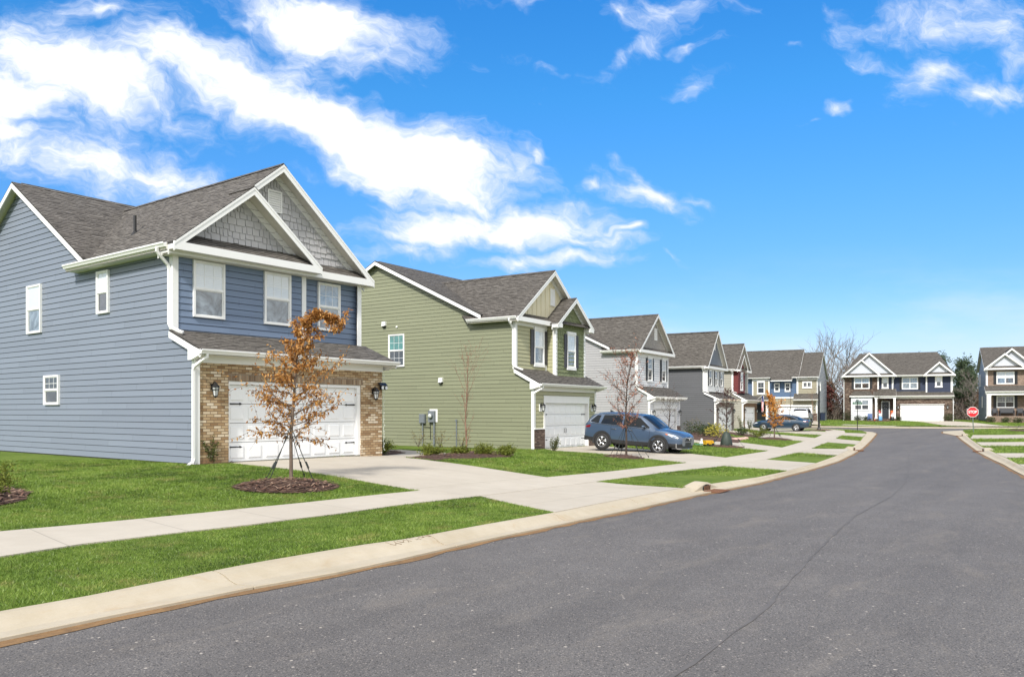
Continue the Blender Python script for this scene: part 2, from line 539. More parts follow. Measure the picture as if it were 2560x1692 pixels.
M['blinds'] = glass_mat('pane_with_white_blinds', (0.62, 0.68, 0.74), 0.05, 0.35)
M['glassd'] = glass_mat('pane_dark', (0.035, 0.040, 0.048), 0.03, 0, .5)
M['glassm'] = glass_mat('pane_screen', (0.13, 0.155, 0.18), 0.10, 0, .75)
M['glasst'] = glass_mat('pane_teal', (0.05, 0.17, 0.16), 0.05, 0, .4)
M['glassb'] = glass_mat('pane_blue', (0.20, 0.28, 0.38), 0.05, 0.3, .4)
M['muntin'] = plain('muntin_white', (0.78, 0.79, 0.80), 0.5, var=.02)
M['lampglass'] = plain('lamp_glass', (0.62, 0.64, 0.64), 0.08, spec=.9)
M['grey_box'] = plain('grey_utility_metal', (0.17, 0.19, 0.21), 0.5, var=.1)
M['conc'] = concrete_mat('concrete_flatwork', (0.47, 0.425, 0.355), (0.39, 0.345, 0.28), grid=3.05)
M['walk'] = concrete_mat('concrete_sidewalk', (0.48, 0.435, 0.365), (0.40, 0.355, 0.29), joint=1.52, jaxis=0)
M['curb'] = concrete_mat('concrete_curb', (0.47, 0.415, 0.325), (0.37, 0.315, 0.225), 1.5, stain=.42)
# ------------------------------------------------------------------ terrain
EDGE_L = [(-14, -12), (-9, -2.4), (-5.9, 2.9), (-3.89, 6.13), (-3.36, 6.86), (-2.54, 7.93), (-1.87, 8.66), (-1.31, 9.45), (-0.45, 10.78), (0.78, 12.56), (2.32, 14.88), (4.36, 18.21), (6.66, 21.7), (8.8, 25.4), (10.77, 28.63), (13.13, 32.54), (15.83, 37.62), (18.96, 43.76), (22.58, 51.26), (26.49, 59.38), (30.4, 67.4), (31.5, 70.6), (31.7, 74.5), (30.9, 79), (29.5, 85), (27, 92), (20, 101)]
BACK_L = [(-14.8, -11.6), (-9.6, -2.0), (-6.4, 3.3), (-4.18, 6.6), (-3.75, 7.15), (-3.33, 7.83), (-2.79, 8.7), (-1.85, 9.87), (-1.42, 10.28), (-1.14, 10.65), (-0.49, 11.6), (0.69, 13.25), (2.07, 15.48), (3.83, 18.33), (5.22, 20.26), (6.77, 22.35), (8.66, 25.43), (11.18, 29.77), (14.04, 34.92), (17.14, 41.04), (21.7, 50.43), (25.6, 58.9), (29.5, 67.2), (30.7, 70.8), (30.9, 74.5), (30.1, 78.9), (28.7, 84.8), (26.2, 91.6), (19.3, 100.4)]
EDGE_R = [(70, 68), (55, 72.5), (46, 74.6), (41, 74.2), (38.4, 72), (36.6, 68.6), (34.97, 63.42), (27.88, 49.4), (22.85, 39.54), (20.13, 33.89), (18.5, 30.37), (15.65, 24.7), (11, 16.5), (7.2, 10.4), (2, 2.5), (-4, -6), (-9, -14)]
BACK_R = [(70, 67), (55, 71.4), (46, 73.3), (41.8, 72.9), (39.6, 71), (38.0, 67.9), (36.8, 65.6), (32.02, 56.52), (25.6, 44.09), (22.45, 37.64), (20.31, 33.26), (18.26, 29.1), (16.5, 25.64), (11.8, 16.1), (8.0, 9.9), (2.8, 2.0), (-3.2, -6.5), (-8.2, -14.5)]
EDGE_F = [(22, 105), (28.5, 97.5), (32.5, 91.5), (35.5, 87.3), (40, 84.6), (50.7, 81.6), (60, 79.6), (75, 76)]
BACK_F = [(22.6, 105.6), (29.1, 98.0), (33.1, 92.0), (36.0, 88.0), (40.3, 85.4), (50.9, 82.4), (60.2, 80.4), (75.2, 76.8)]

def smn(a, b, x):
    t = np.clip((x - a) / (b - a), 0, 1)
    return t * t * (3 - 2 * t)
def zr(y):
    y = np.asarray(y, float)
    return -.28 * (smn(9, 30, y) - smn(54, 80, y))
def dist_poly(x, y, pl):
    m = np.full(np.shape(x), 1e9)
    for (a, b), (c, d) in zip(pl, pl[1:]):
        t = np.clip(((x - a) * (c - a) + (y - b) * (d - b)) / ((c - a) ** 2 + (d - b) ** 2), 0, 1)
        m = np.minimum(m, np.hypot(x - a - t * (c - a), y - b - t * (d - b)))
    return m
def gz(x, y):
    x = np.asarray(x, float); y = np.asarray(y, float)
    dl = dist_poly(x, y, BACK_L[:-5]); dr = dist_poly(x, y, BACK_R[5:])
    base = zr(y) + .12
    S = np.interp(.55 * x + .835 * y, [0, 8, 13, 18, 24, 31, 50, 70, 85], [.24, .32, .36, .34, .18, .0, -.06, -.03, .0])
    zl = base + (S - base) * smn(.8, 8.5, dl)
    z = np.where(dr < dl, base + .1 * smn(0, 8, dr), zl)
    f = smn(82, 90, y)
    return z * (1 - f) + f * (.1 + .44 * smn(86, 98, y))
def gz1(x, y):
    return float(gz(x, y))
def inside(px, py, poly):
    r = np.zeros(px.shape, bool)
    n = len(poly)
    for i in range(n):
        (x0, y0), (x1, y1) = poly[i], poly[(i + 1) % n]
        if y0 == y1: continue
        c = ((y0 > py) != (y1 > py)) & (px < (x1 - x0) * (py - y0) / (y1 - y0) + x0)
        r ^= c
    return r
def densify(pl, step):
    o = []
    for (a, b), (c, d) in zip(pl, pl[1:]):
        n = max(1, int(math.hypot(c - a, d - b) / step))
        for k in range(n):
            o.append((a + (c - a) * k / n, b + (d - b) * k / n))
    o.append(pl[-1])
    return o
def sheet(name, poly, zf, mat, step=1.2, edge_step=0.8, off=0.0, skirt=0.0):
    ring = densify(list(poly) + [poly[0]], edge_step)[:-1]
    xs = [p[0] for p in ring]; ys = [p[1] for p in ring]
    gx, gy = np.meshgrid(np.arange(min(xs) + step / 2, max(xs), step), np.arange(min(ys) + step / 2, max(ys), step))
    gx = gx.ravel(); gy = gy.ravel()
    ok = inside(gx, gy, poly) & (dist_poly(gx, gy, list(poly) + [poly[0]]) > step * .4)
    pts = [Vector(p) for p in ring] + [Vector((a, b)) for a, b in zip(gx[ok], gy[ok])]
    n = len(ring)
    vs, es, fs, *_ = delaunay_2d_cdt(pts, [(i, (i + 1) % n) for i in range(n)], [tuple(range(n))], 1, 1e-5)
    X = np.array([v[0] for v in vs]); Y = np.array([v[1] for v in vs])
    Z = zf(X, Y) + off
    mb = MB()
    fs = [f if (vs[f[1]] - vs[f[0]]).cross(vs[f[2]] - vs[f[0]]) > 0 else tuple(reversed(f)) for f in fs]
    mb.add([(float(a), float(b), float(c)) for a, b, c in zip(X, Y, Z)], fs)
    if skirt:
        cnt = {}
        for f in fs:
            for i in range(3):
                e = (f[i], f[(i + 1) % 3]); cnt[e] = 1
        for (a, b) in cnt:
            if (b, a) not in cnt:
                A = (float(X[a]), float(Y[a]), float(Z[a])); B = (float(X[b]), float(Y[b]), float(Z[b]))
                mb.add([A, (A[0], A[1], A[2] - skirt), (B[0], B[1], B[2] - skirt), B], [(0, 1, 2, 3)])
    return mb.build(name, mat, smooth=False)

def flat_uv(o):
    me = o.data
    uv = me.uv_layers[0].data
    for l in me.loops:
        co = me.vertices[l.vertex_index].co
        uv[l.index].uv = (co.x, co.y)

# --- materials of the ground
def asphalt_mat():
    m, T, p = new_mat('asphalt')
    P = posc(T)
    big = T.noise(P, 0.16, 4, 0.6)
    mid = T.noise(T.scale(P, 1, 1, 1), 1.3, 5, 0.65)
    fine = T.noise(P, 75, 3, 0.75)
    v = T.n('ShaderNodeTexVoronoi'); T.link(P, v.inputs['Vector']); v.inputs['Scale'].default_value = 62
    v2 = T.n('ShaderNodeTexVoronoi'); T.link(P, v2.inputs['Vector']); v2.inputs['Scale'].default_value = 20; v2.inputs['Randomness'].default_value = 1
    wn = T.n('ShaderNodeSeparateColor'); T.link(v.outputs['Color'], wn.inputs[0])
    wn2 = T.n('ShaderNodeSeparateColor'); T.link(v2.outputs['Color'], wn2.inputs[0])
    c = T.mix(T.maprange(T.math('ADD', T.math('MULTIPLY', big, .5), T.math('MULTIPLY', mid, .5)), .3, .7), (0.135, 0.124, 0.116), (0.195, 0.181, 0.170))
    c = T.mix(T.maprange(fine, .34, .60), T.mix(0.80, c, (0.03, 0.028, 0.027)), c)
    fleck = T.math('MULTIPLY', T.maprange(wn.outputs[0], .55, .95), T.maprange(v.outputs['Distance'], .50, .28))
    c = T.mix(T.math('MULTIPLY', fleck, .62), c, (0.40, 0.355, 0.31))
    pits = T.math('MULTIPLY', T.maprange(wn.outputs[1], .62, .92), T.maprange(v.outputs['Distance'], .55, .3))
    c = T.mix(T.math('MULTIPLY', pits, .85), c, (0.016, 0.015, 0.015))
    chip = T.math('MULTIPLY', T.math('GREATER_THAN', wn2.outputs[0], .965), T.maprange(v2.outputs['Distance'], .30, .16))
    c = T.mix(T.math('MULTIPLY', chip, .75), c, (0.55, 0.49, 0.42))
    rot = T.n('ShaderNodeMapping', vector_type='POINT'); T.link(P, rot.inputs[0]); rot.inputs['Rotation'].default_value = (0, 0, rad(-55))
    lanes = T.noise(T.scale(rot.outputs[0], .06, 1.0, 1), .8, 5, .62)
    c = T.mix(T.maprange(lanes, .42, .60, 0, .35, True), c, T.mix(0.55, c, (0.05, 0.047, 0.046)))
    dust = T.noise(T.scale(rot.outputs[0], .5, 1.4, 1), 1.1, 7, 0.72, dist=0.6)
    c = T.mix(T.maprange(dust, .50, .80, 0, .45, True), c, (0.25, 0.215, 0.175))
    T.link(c, p.inputs['Base Color'])
    p.inputs['Roughness'].default_value = 0.82
    p.inputs['Specular IOR Level'].default_value = 0.35
    bump(T, p, T.math('ADD', fine, T.math('MULTIPLY', v.outputs['Distance'], .8)), 0.55, 0.006)
    return m
def lawn_mat():
    m, T, p = new_mat('lawn_thatch')
    P = posc(T)
    a = T.noise(P, 0.45, 4, 0.6); b = T.noise(P, 6, 5, 0.7); g = T.noise(P, 60, 3, 0.7)
    f = T.math('ADD', T.math('MULTIPLY', a, .35), T.math('ADD', T.math('MULTIPLY', b, .35), T.math('MULTIPLY', g, .30)))
    c = T.ramp(f, [(.30, (.045, .080, .014)), (.48, (.115, .175, .030)), (.62, (.18, .23, .050)), (.75, (.28, .245, .09))])
    T.link(c, p.inputs['Base Color'])
    p.inputs['Roughness'].default_value = 0.95
    p.inputs['Specular IOR Level'].default_value = 0.1
    bump(T, p, T.math('ADD', g, b), 0.9, 0.03)
    return m
def mulch_mat():
    m, T, p = new_mat('bark_mulch')
    P = posc(T)
    n = T.noise(T.scale(P, 1, 1, 1), 30, 5, 0.75, dist=1.2)
    b = T.noise(P, 4, 3, .6)
    c = T.ramp(T.math('ADD', T.math('MULTIPLY', n, .8), T.math('MULTIPLY', b, .2)), [(.32, (.018, .010, .007)), (.5, (.085, .042, .026)), (.62, (.17, .095, .06)), (.75, (.32, .22, .15))])
    T.link(c, p.inputs['Base Color'])
    p.inputs['Roughness'].default_value = .95
    bump(T, p, n, 1.0, 0.04)
    return m
M['asphalt'] = asphalt_mat(); M['lawn'] = lawn_mat(); M['mulch'] = mulch_mat()
M['dirt'] = concrete_mat('gutter_dirt', (0.30, 0.175, 0.075), (0.11, 0.07, 0.04), 6)
M['seam'] = plain('asphalt_seam', (0.105, 0.097, 0.092), .85, var=.5, scale=3)
M['dark'] = plain('seam_and_hollow_shade', (0.012, 0.011, 0.010), .9)  # near-black for door seams and the painted shade of uncut hollows
M['rust'] = plain('rusty_grate', (0.16, 0.075, 0.04), .85, var=.5, scale=14)

# --- base plain far below the lots, out to the horizon
mb = MB(); mb.box(-900, 900, -300, 1500, -1.0, -0.75)
structure(mb.build('ground', plain('far_field', (0.10, 0.12, 0.045), .95, var=.3, scale=.05)))
mb = MB()
road_poly = EDGE_L + EDGE_F + EDGE_R
road = structure(sheet('road', road_poly, lambda x, y: zr(y), M['asphalt'], 1.6, 0.8))

lawn_l = BACK_L + [(-30, 112), (-70, 112), (-70, -12)]
lawn_r = BACK_R + [(90, -14), (90, 60)]
lawn_f = list(BACK_F) + [(130, 62), (130, 150), (-30, 150), (-30, 113), (19.8, 107.5)]
for poly in (lawn_l, lawn_r, lawn_f):
    structure(sheet('lawn', poly, gz, M['lawn'], 1.6, 0.8))

def nearest_on(p, pl):
    best = None
    for (a, b), (c, d) in zip(pl, pl[1:]):
        t = ((p[0] - a) * (c - a) + (p[1] - b) * (d - b)) / ((c - a) ** 2 + (d - b) ** 2)
        t = min(1, max(0, t))
        q = (a + t * (c - a), b + t * (d - b))
        dd = math.hypot(q[0] - p[0], q[1] - p[1])
        if best is None or dd < best[0]: best = (dd, q)
    return best[1]
def curb(edge, back, joints=3.05, inlets=()):
    st = densify(edge, 0.30)
    sec = []
    L = 0
    for i, e in enumerate(st):
        if i: L += math.hypot(e[0] - st[i - 1][0], e[1] - st[i - 1][1])
        b = nearest_on(e, back)
        z0 = float(zr(e[1]))
        h = .12
        hump = 0
        for (ix, iy, r) in inlets:
            q = math.hypot(b[0] - ix, b[1] - iy)
            hump = max(hump, max(0, 1 - q / r))
        prof = [(-.0, -.15), (0, .028), (.012, .034), (.20, .026), (.42, .022), (.58, .05), (.72, .092), (.86, .117), (1.0, .122), (1.0, -.15)]
        row = []
        for t, z in prof:
            zz = z0 + z + (.10 * min(1, hump * 2) * max(0, (t - .42) / .58) if z > 0 else 0)
            row.append((e[0] + (b[0] - e[0]) * t, e[1] + (b[1] - e[1]) * t, zz))
        sec.append((L, row))
    mb = MB()
    k = 0; nj = joints * .55
    start = True
    for i in range(len(sec) - 1):
        L0, r0 = sec[i]; L1, r1 = sec[i + 1]
        a0, a1 = r0, r1
        if L0 <= nj < L1:      # open a narrow contraction joint
            t = (nj - L0) / (L1 - L0)
            w = .011 / (L1 - L0)
            f = lambda t: [tuple(p[q] + (s[q] - p[q]) * t for q in range(3)) for p, s in zip(r0, r1)]
            pieces = [(r0, f(max(0, t - w))), (f(min(1, t + w)), r1)]
            nj += joints
        else:
            pieces = [(r0, r1)]
        for qi, (A, B) in enumerate(pieces):
            n = len(A)
            mb.add(list(A) + list(B), [(j, j + 1, n + j + 1, n + j) for j in range(n - 1)])
            if len(pieces) == 2:
                mb.poly(B if qi == 0 else list(reversed(A)))
    o = mb.build('kerb', M['curb'])
    # keep the rolled face smooth, joints crisp
    return structure(o)
def gutter_dirt(edge, inner):
    st = densify(edge, 0.35)
    rnd = random.Random(3)
    mb = MB(); pr = None
    for i, e in enumerate(st):
        q = nearest_on(e, inner)
        d = math.hypot(q[0] - e[0], q[1] - e[1])
        w = rnd.uniform(.07, .17)
        z = float(zr(e[1])) + .005
        row = ((e[0], e[1], z), (e[0] + (e[0] - q[0]) / d * w, e[1] + (e[1] - q[1]) / d * w, z))
        if pr: mb.add([pr[0], pr[1], row[1], row[0]], [(0, 1, 2, 3)])
        pr = row
    return structure(mb.build('gutter_silt', M['dirt']))
curb(EDGE_L, BACK_L); gutter_dirt(EDGE_L, BACK_L)
curb(EDGE_R, BACK_R); gutter_dirt(EDGE_R, BACK_R)
curb(EDGE_F, BACK_F); gutter_dirt(EDGE_F, BACK_F)

def ribbon(name, pl, w, off, mat, zf, step=.5, jit=0.0, kind='structure', wvar=0.0):
    st = densify(pl, step); rnd = random.Random(5)
    mb = MB(); pr = None
    for i, p in enumerate(st):
        a = st[max(0, i - 1)]; b = st[min(len(st) - 1, i + 1)]
        tx, ty = b[0] - a[0], b[1] - a[1]; l = math.hypot(tx, ty)
        nx, ny = -ty / l, tx / l
        ww = w * (1 + rnd.uniform(-wvar, wvar)); j = rnd.uniform(-jit, jit)
        row = [(p[0] + nx * (k * ww / 2 + j), p[1] + ny * (k * ww / 2 + j)) for k in (-1, 1)]
        row = [(x, y, float(zf(x, y)) + off) for x, y in row]
        if pr: mb.add([pr[0], row[0], row[1], pr[1]], [(3, 2, 1, 0)])
        pr = row
    return structure(mb.build(name, mat))
SEAM = [(-1.2, 1.5), (0.65, 4.67), (1.12, 5.41), (2.15, 7.0), (4.53, 11.43), (5.92, 13.9), (8.3, 17.65), (10.66, 21.9), (14.2, 28.9), (17.6, 35.9), (22, 44.5), (28.8, 58.0), (33.5, 70)]
ribbon('road_seam', SEAM, .028, .005, M['seam'], lambda x, y: zr(y), .22, .010, wvar=.8)

# --- sidewalk
SW_N = [(-16, -7), (-6.22, 8.21), (-5.62, 8.87), (-5.15, 9.73), (-4.48, 10.54), (-3.68, 11.46), (-2.75, 12.7), (-1.94, 13.99), (-0.54, 15.86), (1.09, 18.29), (2.16, 19.99), (4.43, 23.62), (7.16, 27.49), (9.99, 31.79), (13.05, 36.97), (15.15, 40.94), (19.45, 49.8), (22.45, 56.06), (25.16, 61.72), (27.43, 66.51), (29.2, 71), (29.3, 75), (28.3, 79.5), (27, 84.5), (24.6, 90.8), (18, 99.2)]
SW_F = [(-17.4, -6.2), (-7.5, 9.2), (-6.72, 10.29), (-5.75, 11.28), (-4.6, 12.57), (-3.63, 13.78), (-2.3, 15.62), (-1.77, 16.32), (-0.27, 18.47), (0.88, 20.33), (2.89, 23.2), (6.2, 28.5), (8.6, 32.4), (11.8, 37.6), (13.9, 41.62), (18.2, 50.42), (21.2, 56.6), (23.9, 62.3), (26.1, 67.05), (27.6, 71.2), (27.7, 74.8), (26.8, 79), (25.6, 84), (23.3, 90), (16.8, 98.2)]
SW_F = [(-17.4, -6.2)] + SW_F[1:]
def sidewalk():
    st = densify(SW_N, .45)
    mb = MB(); rows = []; L = 0
    for i, p in enumerate(st):
        if i: L += math.hypot(p[0] - st[i - 1][0], p[1] - st[i - 1][1])
        q = nearest_on(p, SW_F)
        row = []
        for t in (0, .5, 1):
            x = p[0] + (q[0] - p[0]) * t; y = p[1] + (q[1] - p[1]) * t
            row.append((x, y, gz1(x, y) + .022))
        rows.append((L, row))
    uvs = []
    for (L0, a), (L1, b) in zip(rows, rows[1:]):
        for t in (0, 1):
            mb.add([a[t], b[t], b[t + 1], a[t + 1]], [(0, 1, 2, 3)])
            uvs += [(L0, t * .75), (L1, t * .75), (L1, t * .75 + .75), (L0, t * .75 + .75)]
        for t in (0, 2):
            A, B = a[t], b[t]
            mb.add([A, B, (B[0], B[1], B[2] - .1), (A[0], A[1], A[2] - .1)], [(0, 1, 2, 3) if t == 2 else (3, 2, 1, 0)])
            uvs += [(L0, 0), (L1, 0), (L1, 0), (L0, 0)] if t == 2 else [(L0, 0), (L1, 0), (L1, 0), (L0, 0)]
    o = mb.build('sidewalk', M['walk'])
    uv = o.data.uv_layers[0].data
    for i, u in enumerate(uvs): uv[i].uv = u
    return structure(o)
sidewalk()
SIDEWALK = SW_N + SW_F[::-1]

DRIVES = {
    'drive1': [(-7.62, 21.75), (-4.55, 18.5), (-1.94, 16.32), (-1.72, 16.15), (-.62, 15.8), (-.3, 15.2), (0.71, 13.25), (2.07, 15.48), (3.83, 18.33), (2.13, 19.85), (1.0, 20.3), (-2.22, 23.02), (-3.31, 24.9), (-4.6, 25.75)],
    'drive2': [(1.5, 37.65), (1.95, 35.3), (3.33, 32.2), (4.76, 29.9), (6.0, 28.6), (6.6, 28.3), (7.25, 27.6), (8.66, 25.43), (11.18, 29.77), (9.99, 31.79), (8.6, 32.4), (7.1, 35.4), (5.5, 38.8), (4.2, 41.6)],
    'drive3': [(10.2, 58.3), (10.0, 48), (11.2, 41.0), (12.2, 38.0), (13.1, 37.1), (14.04, 34.92), (17.1, 40.9), (15.25, 41.2), (14.0, 41.8), (13.3, 48), (13.2, 55), (12.7, 62.1)],
    'drive4': [(18.1, 71), (16.9, 61), (17.6, 53), (18.37, 50.5), (19.45, 49.8), (19.9, 46.7), (22.36, 51.8), (22.45, 56.06), (21.3, 56.7), (20.6, 62.5), (20.4, 74.7)],
    'drive5': [(23.5, 82), (22.2, 72.5), (23.0, 64), (24.0, 62.4), (25.2, 61.7), (25.8, 59.4), (28.6, 65.3), (27.43, 66.6), (26.4, 70.5), (25.9, 77), (25.7, 85.3)],
    'drive6': [(33.9, 102.2), (31.2, 95.2), (34.5, 90.2), (37.7, 100.0)],
    'drive7': [(48.9, 101.6), (47.3, 83.5), (54.4, 81.7), (53.4, 99.7)],
    'path': [(-3.31, 24.9), (-4.6, 25.75), (-4.3, 26.9), (-4.0, 29.9), (-4.4, 31.3), (-5.6, 33.2), (-4.7, 33.9), (-3.4, 31.8), (-2.5, 30.4), (-2.3, 28.6), (-2.75, 26.6)],
    'driveR1': [(35.6, 62.4), (80, 58.5), (78, 54), (31.7, 56)],
    'driveR2': [(28.6, 49.8), (70, 46), (67, 41), (25.8, 44.4)],
    'driveR3': [(22.0, 36.75), (60, 33), (57, 29.5), (20.3, 33.2)],
    'driveR4': [(18.2, 29.0), (50, 26), (47, 20.5), (15.6, 24.0)],
}
SOLID = [SIDEWALK]
for k, poly in DRIVES.items():
    SOLID.append(poly)
    nm = 'driveway' if k.startswith('drive') else 'path'
    if k in ('drive1', 'drive2', 'drive3', 'drive4', 'drive5'):
        pass
    o = sheet(nm, poly, gz, M['conc'], .9, .5, off=.014, skirt=.08)
    structure(o)
FARWALK = [(36.6, 90.0), (41.0, 87.4), (51.3, 84.6), (60.6, 82.6), (75.6, 79), (75.8, 80.3), (60.9, 83.9), (51.6, 85.9), (41.5, 88.7), (37.4, 91)]
structure(sheet('sidewalk', FARWALK, gz, M['conc'], .9, .6, off=.026)); SOLID.append(FARWALK)

# --- mulch beds
def circ(x, y, r, n=16, ry=None):
    return [(x + r * math.cos(2 * PI * k / n), y + (ry or r) * math.sin(2 * PI * k / n)) for k in range(n)]
BEDS = [
    (circ(-4.45, 15.98, 1.0, 18, 1.05), 'ring of brown bark mulch around the staked orange oak'),
    ([(-8.15, 20.85), (-7.45, 21.75), (-7.75, 22.2), (-8.6, 21.15)], 'small mulch patch under the holly by the tan brick pier'),
    ([(-4.55, 25.75), (-4.1, 26.9), (-3.85, 29.6), (-4.4, 31.2), (-5.6, 29.4), (-5.1, 27.0)], 'triangular mulch bed between the garage pier and the path'),
    ([(-3.25, 24.95), (-2.2, 23.3), (-1.9, 24.3), (-1.2, 25.0), (-.05, 26.6), (0.1, 29.5), (-0.76, 30.9), (-2.05, 31.4), (-2.25, 29.0), (-2.7, 26.7)], 'dark mulch bed with four junipers beside the green house'),
    ([(-7.98, 12.59), (-8.0, 13.3), (-8.5, 14.2), (-9.0, 14.75), (-10.2, 15.9), (-12.2, 14.6), (-9.6, 11.6)], 'mulch bed with a clipped shrub at the far left lawn'),
    (circ(4.15, 30.0, .78, 14, 1.15), 'mulch ring around the staked red tree by the blue car'),
    (circ(10.95, 41.3, .85, 14, 1.3), 'mulch ring around the tree with the green water bag'),
    (circ(17.5, 53.6, .95, 14, 1.9), 'mulch ring around the small bright orange tree'),
    ([(11.6, 49.2), (13.0, 46.4), (14.7, 51.5), (17.2, 66.5), (14.6, 70), (12.2, 62), (11.3, 53)], 'planting bed along the side of the dark grey house'),
    ([(16.6, 58.6), (16.8, 54.4), (18.1, 60.5), (18.6, 68), (17.4, 68.5)], 'narrow mulch bed in front of the sage house'),
    ([(42.6, 103.4), (42.2, 102.2), (48.2, 99.6), (48.7, 101.0)], 'dark bed under the front of the navy house'),
    (circ(44.6, 98.4, 1.5, 14, 1.6), 'dark mulch mound on the lawn of the navy house'),
    (circ(60.3, 91.0, 1.4, 14, 1.8), 'mulch ring on the lawn before the brick porch house'),
    ([(57.2, 96.6), (57.0, 95.4), (66, 91.2), (66.4, 92.4)], 'planting bed at the foot of the brick porch'),
    (circ(27.6, 72.2, 1.0, 12, 1.1), 'mulch around the foot of the black pole'),
    (circ(43.6, 69.2, 1.0, 12, 1.3), 'mulch ring on the verge beside the stop sign'),
]
rm = random.Random(11)
def mulch_bed(poly, label):
    cx = sum(p[0] for p in poly) / len(poly); cy = sum(p[1] for p in poly) / len(poly)
    ring = densify(list(poly) + [poly[0]], .25)[:-1]
    P = [(p[0] + rm.uniform(-.04, .04), p[1] + rm.uniform(-.04, .04)) for p in ring]
    zf = lambda x, y: gz(x, y) + .02 + .07 * smn(0, .5, dist_poly(x, y, P + [P[0]]))
    o = sheet('mulch', P, zf, M['mulch'], .3, .3)
    # loose shreds on top
    xs = [p[0] for p in P]; ys = [p[1] for p in P]
    d = math.hypot(cx, cy)
    n = int((max(xs) - min(xs)) * (max(ys) - min(ys)) * (260 if d < 22 else 60 if d < 50 else 8))
    qx = np.array([rm.uniform(min(xs), max(xs)) for _ in range(n)]); qy = np.array([rm.uniform(min(ys), max(ys)) for _ in range(n)])
    ok = inside(qx, qy, P)
    mb = MB()
    for x, y, z in zip(qx[ok], qy[ok], zf(qx[ok], qy[ok])):
        a = rm.uniform(0, PI); l = rm.uniform(.03, .10); w = rm.uniform(.006, .016); t = rm.uniform(-.4, .4)
        c, s = math.cos(a), math.sin(a)
        h = rm.uniform(.004, .03)
        mb.poly([(x - c * l - s * w, y - s * l + c * w, z + h), (x - c * l + s * w, y - s * l - c * w, z + h), (x + c * l + s * w, y + s * l - c * w, z + h + t * l), (x + c * l - s * w, y + s * l + c * w, z + h + t * l + .003)], rm.choice((0, 0, 1, 1, 2)))
    sh = mb.build('mulch', [M['sh1'], M['sh2'], M['sh3']])
    # join shreds into the bed mesh
    bm_ = bmesh.new(); bm_.from_mesh(o.data)
    for k in ('sh1', 'sh2', 'sh3'): o.data.materials.append(M[k])
    b2 = bmesh.new(); b2.from_mesh(sh.data)
    for f in b2.faces: f.material_index += 1
    tmp = bpy.data.meshes.new('t'); b2.to_mesh(tmp); bm_.from_mesh(tmp); bm_.to_mesh(o.data)
    bm_.free(); b2.free(); bpy.data.meshes.remove(tmp); bpy.data.objects.remove(sh)
    tag(o, label, 'mulch', kind='stuff')
M['sh1'] = plain('mulch_dark', (.05, .026, .017), .9, var=.3); M['sh2'] = plain('mulch_red', (.15, .075, .045), .9, var=.3); M['sh3'] = plain('mulch_pale', (.30, .20, .135), .9, var=.3)
for poly, lab in BEDS:
    mulch_bed(poly, lab); SOLID.append(poly)

# --- grass blades on the lawns the camera stands near
def grass(name, regions, label, zmax, seed):
    rg = np.random.default_rng(seed)
    V = []; 
    tot = []
    for (x0, x1, y0, y1, poly, dens, size) in regions:
        n = int((x1 - x0) * (y1 - y0) * dens)
        x = rg.uniform(x0, x1, n); y = rg.uniform(y0, y1, n)
        ok = inside(x, y, poly)
        x = x[ok]; y = y[ok]
        for s in SOLID:
            k = inside(x, y, s)
            if k.any(): x = x[~k]; y = y[~k]
        # only the ground in front of the camera
        k = (y > 2) & (np.abs(x) < y * .72 + 1.5)
        x = x[k]; y = y[k]
        tot.append((x, y, np.full(x.shape, size)))
    x = np.concatenate([t[0] for t in tot]); y = np.concatenate([t[1] for t in tot]); sz = np.concatenate([t[2] for t in tot])
    z = gz(x, y)
    n = len(x)
    patch = np.sin(x * 1.7 + np.sin(y * 1.3) * 1.4) * np.sin(y * 1.1 + x * .6) * .5 + .5
    h = sz * rg.uniform(.55, 1.25, n) * (.75 + .45 * patch)
    a = rg.uniform(0, 2 * PI, n); lean = rg.uniform(.2, 1.6, n) * h
    w = sz * rg.uniform(.10, .20, n)
    la = rg.uniform(0, 2 * PI, n)
    co = np.empty((n, 3, 3), np.float32)
    ca, sa = np.cos(a) * w, np.sin(a) * w
    co[:, 0] = np.stack([x - ca, y - sa, z - .004], 1)
    co[:, 1] = np.stack([x + ca, y + sa, z - .004], 1)
    co[:, 2] = np.stack([x + np.cos(la) * lean, y + np.sin(la) * lean, z + h], 1)
    me = bpy.data.meshes.new(name)
    me.vertices.add(n * 3); me.vertices.foreach_set('co', co.ravel())
    me.loops.add(n * 3); me.loops.foreach_set('vertex_index', np.arange(n * 3, dtype=np.int32))
    me.polygons.add(n); me.polygons.foreach_set('loop_start', np.arange(0, n * 3, 3, dtype=np.int32))
    try: me.polygons.foreach_set('loop_total', np.full(n, 3, dtype=np.int32))
    except Exception: pass
    at = me.attributes.new('tone', 'FLOAT', 'FACE')
    tone = np.clip(rg.normal(.5, .22, n) + (patch - .5) * .18, 0, 1)
    at.data.foreach_set('value', tone.astype(np.float32))
    me.update(); me.validate()
    me.materials.append(M['grass'])
    o = bpy.data.objects.new(name, me); COL.objects.link(o)
    tag(o, label, 'grass', kind='stuff')
    return o
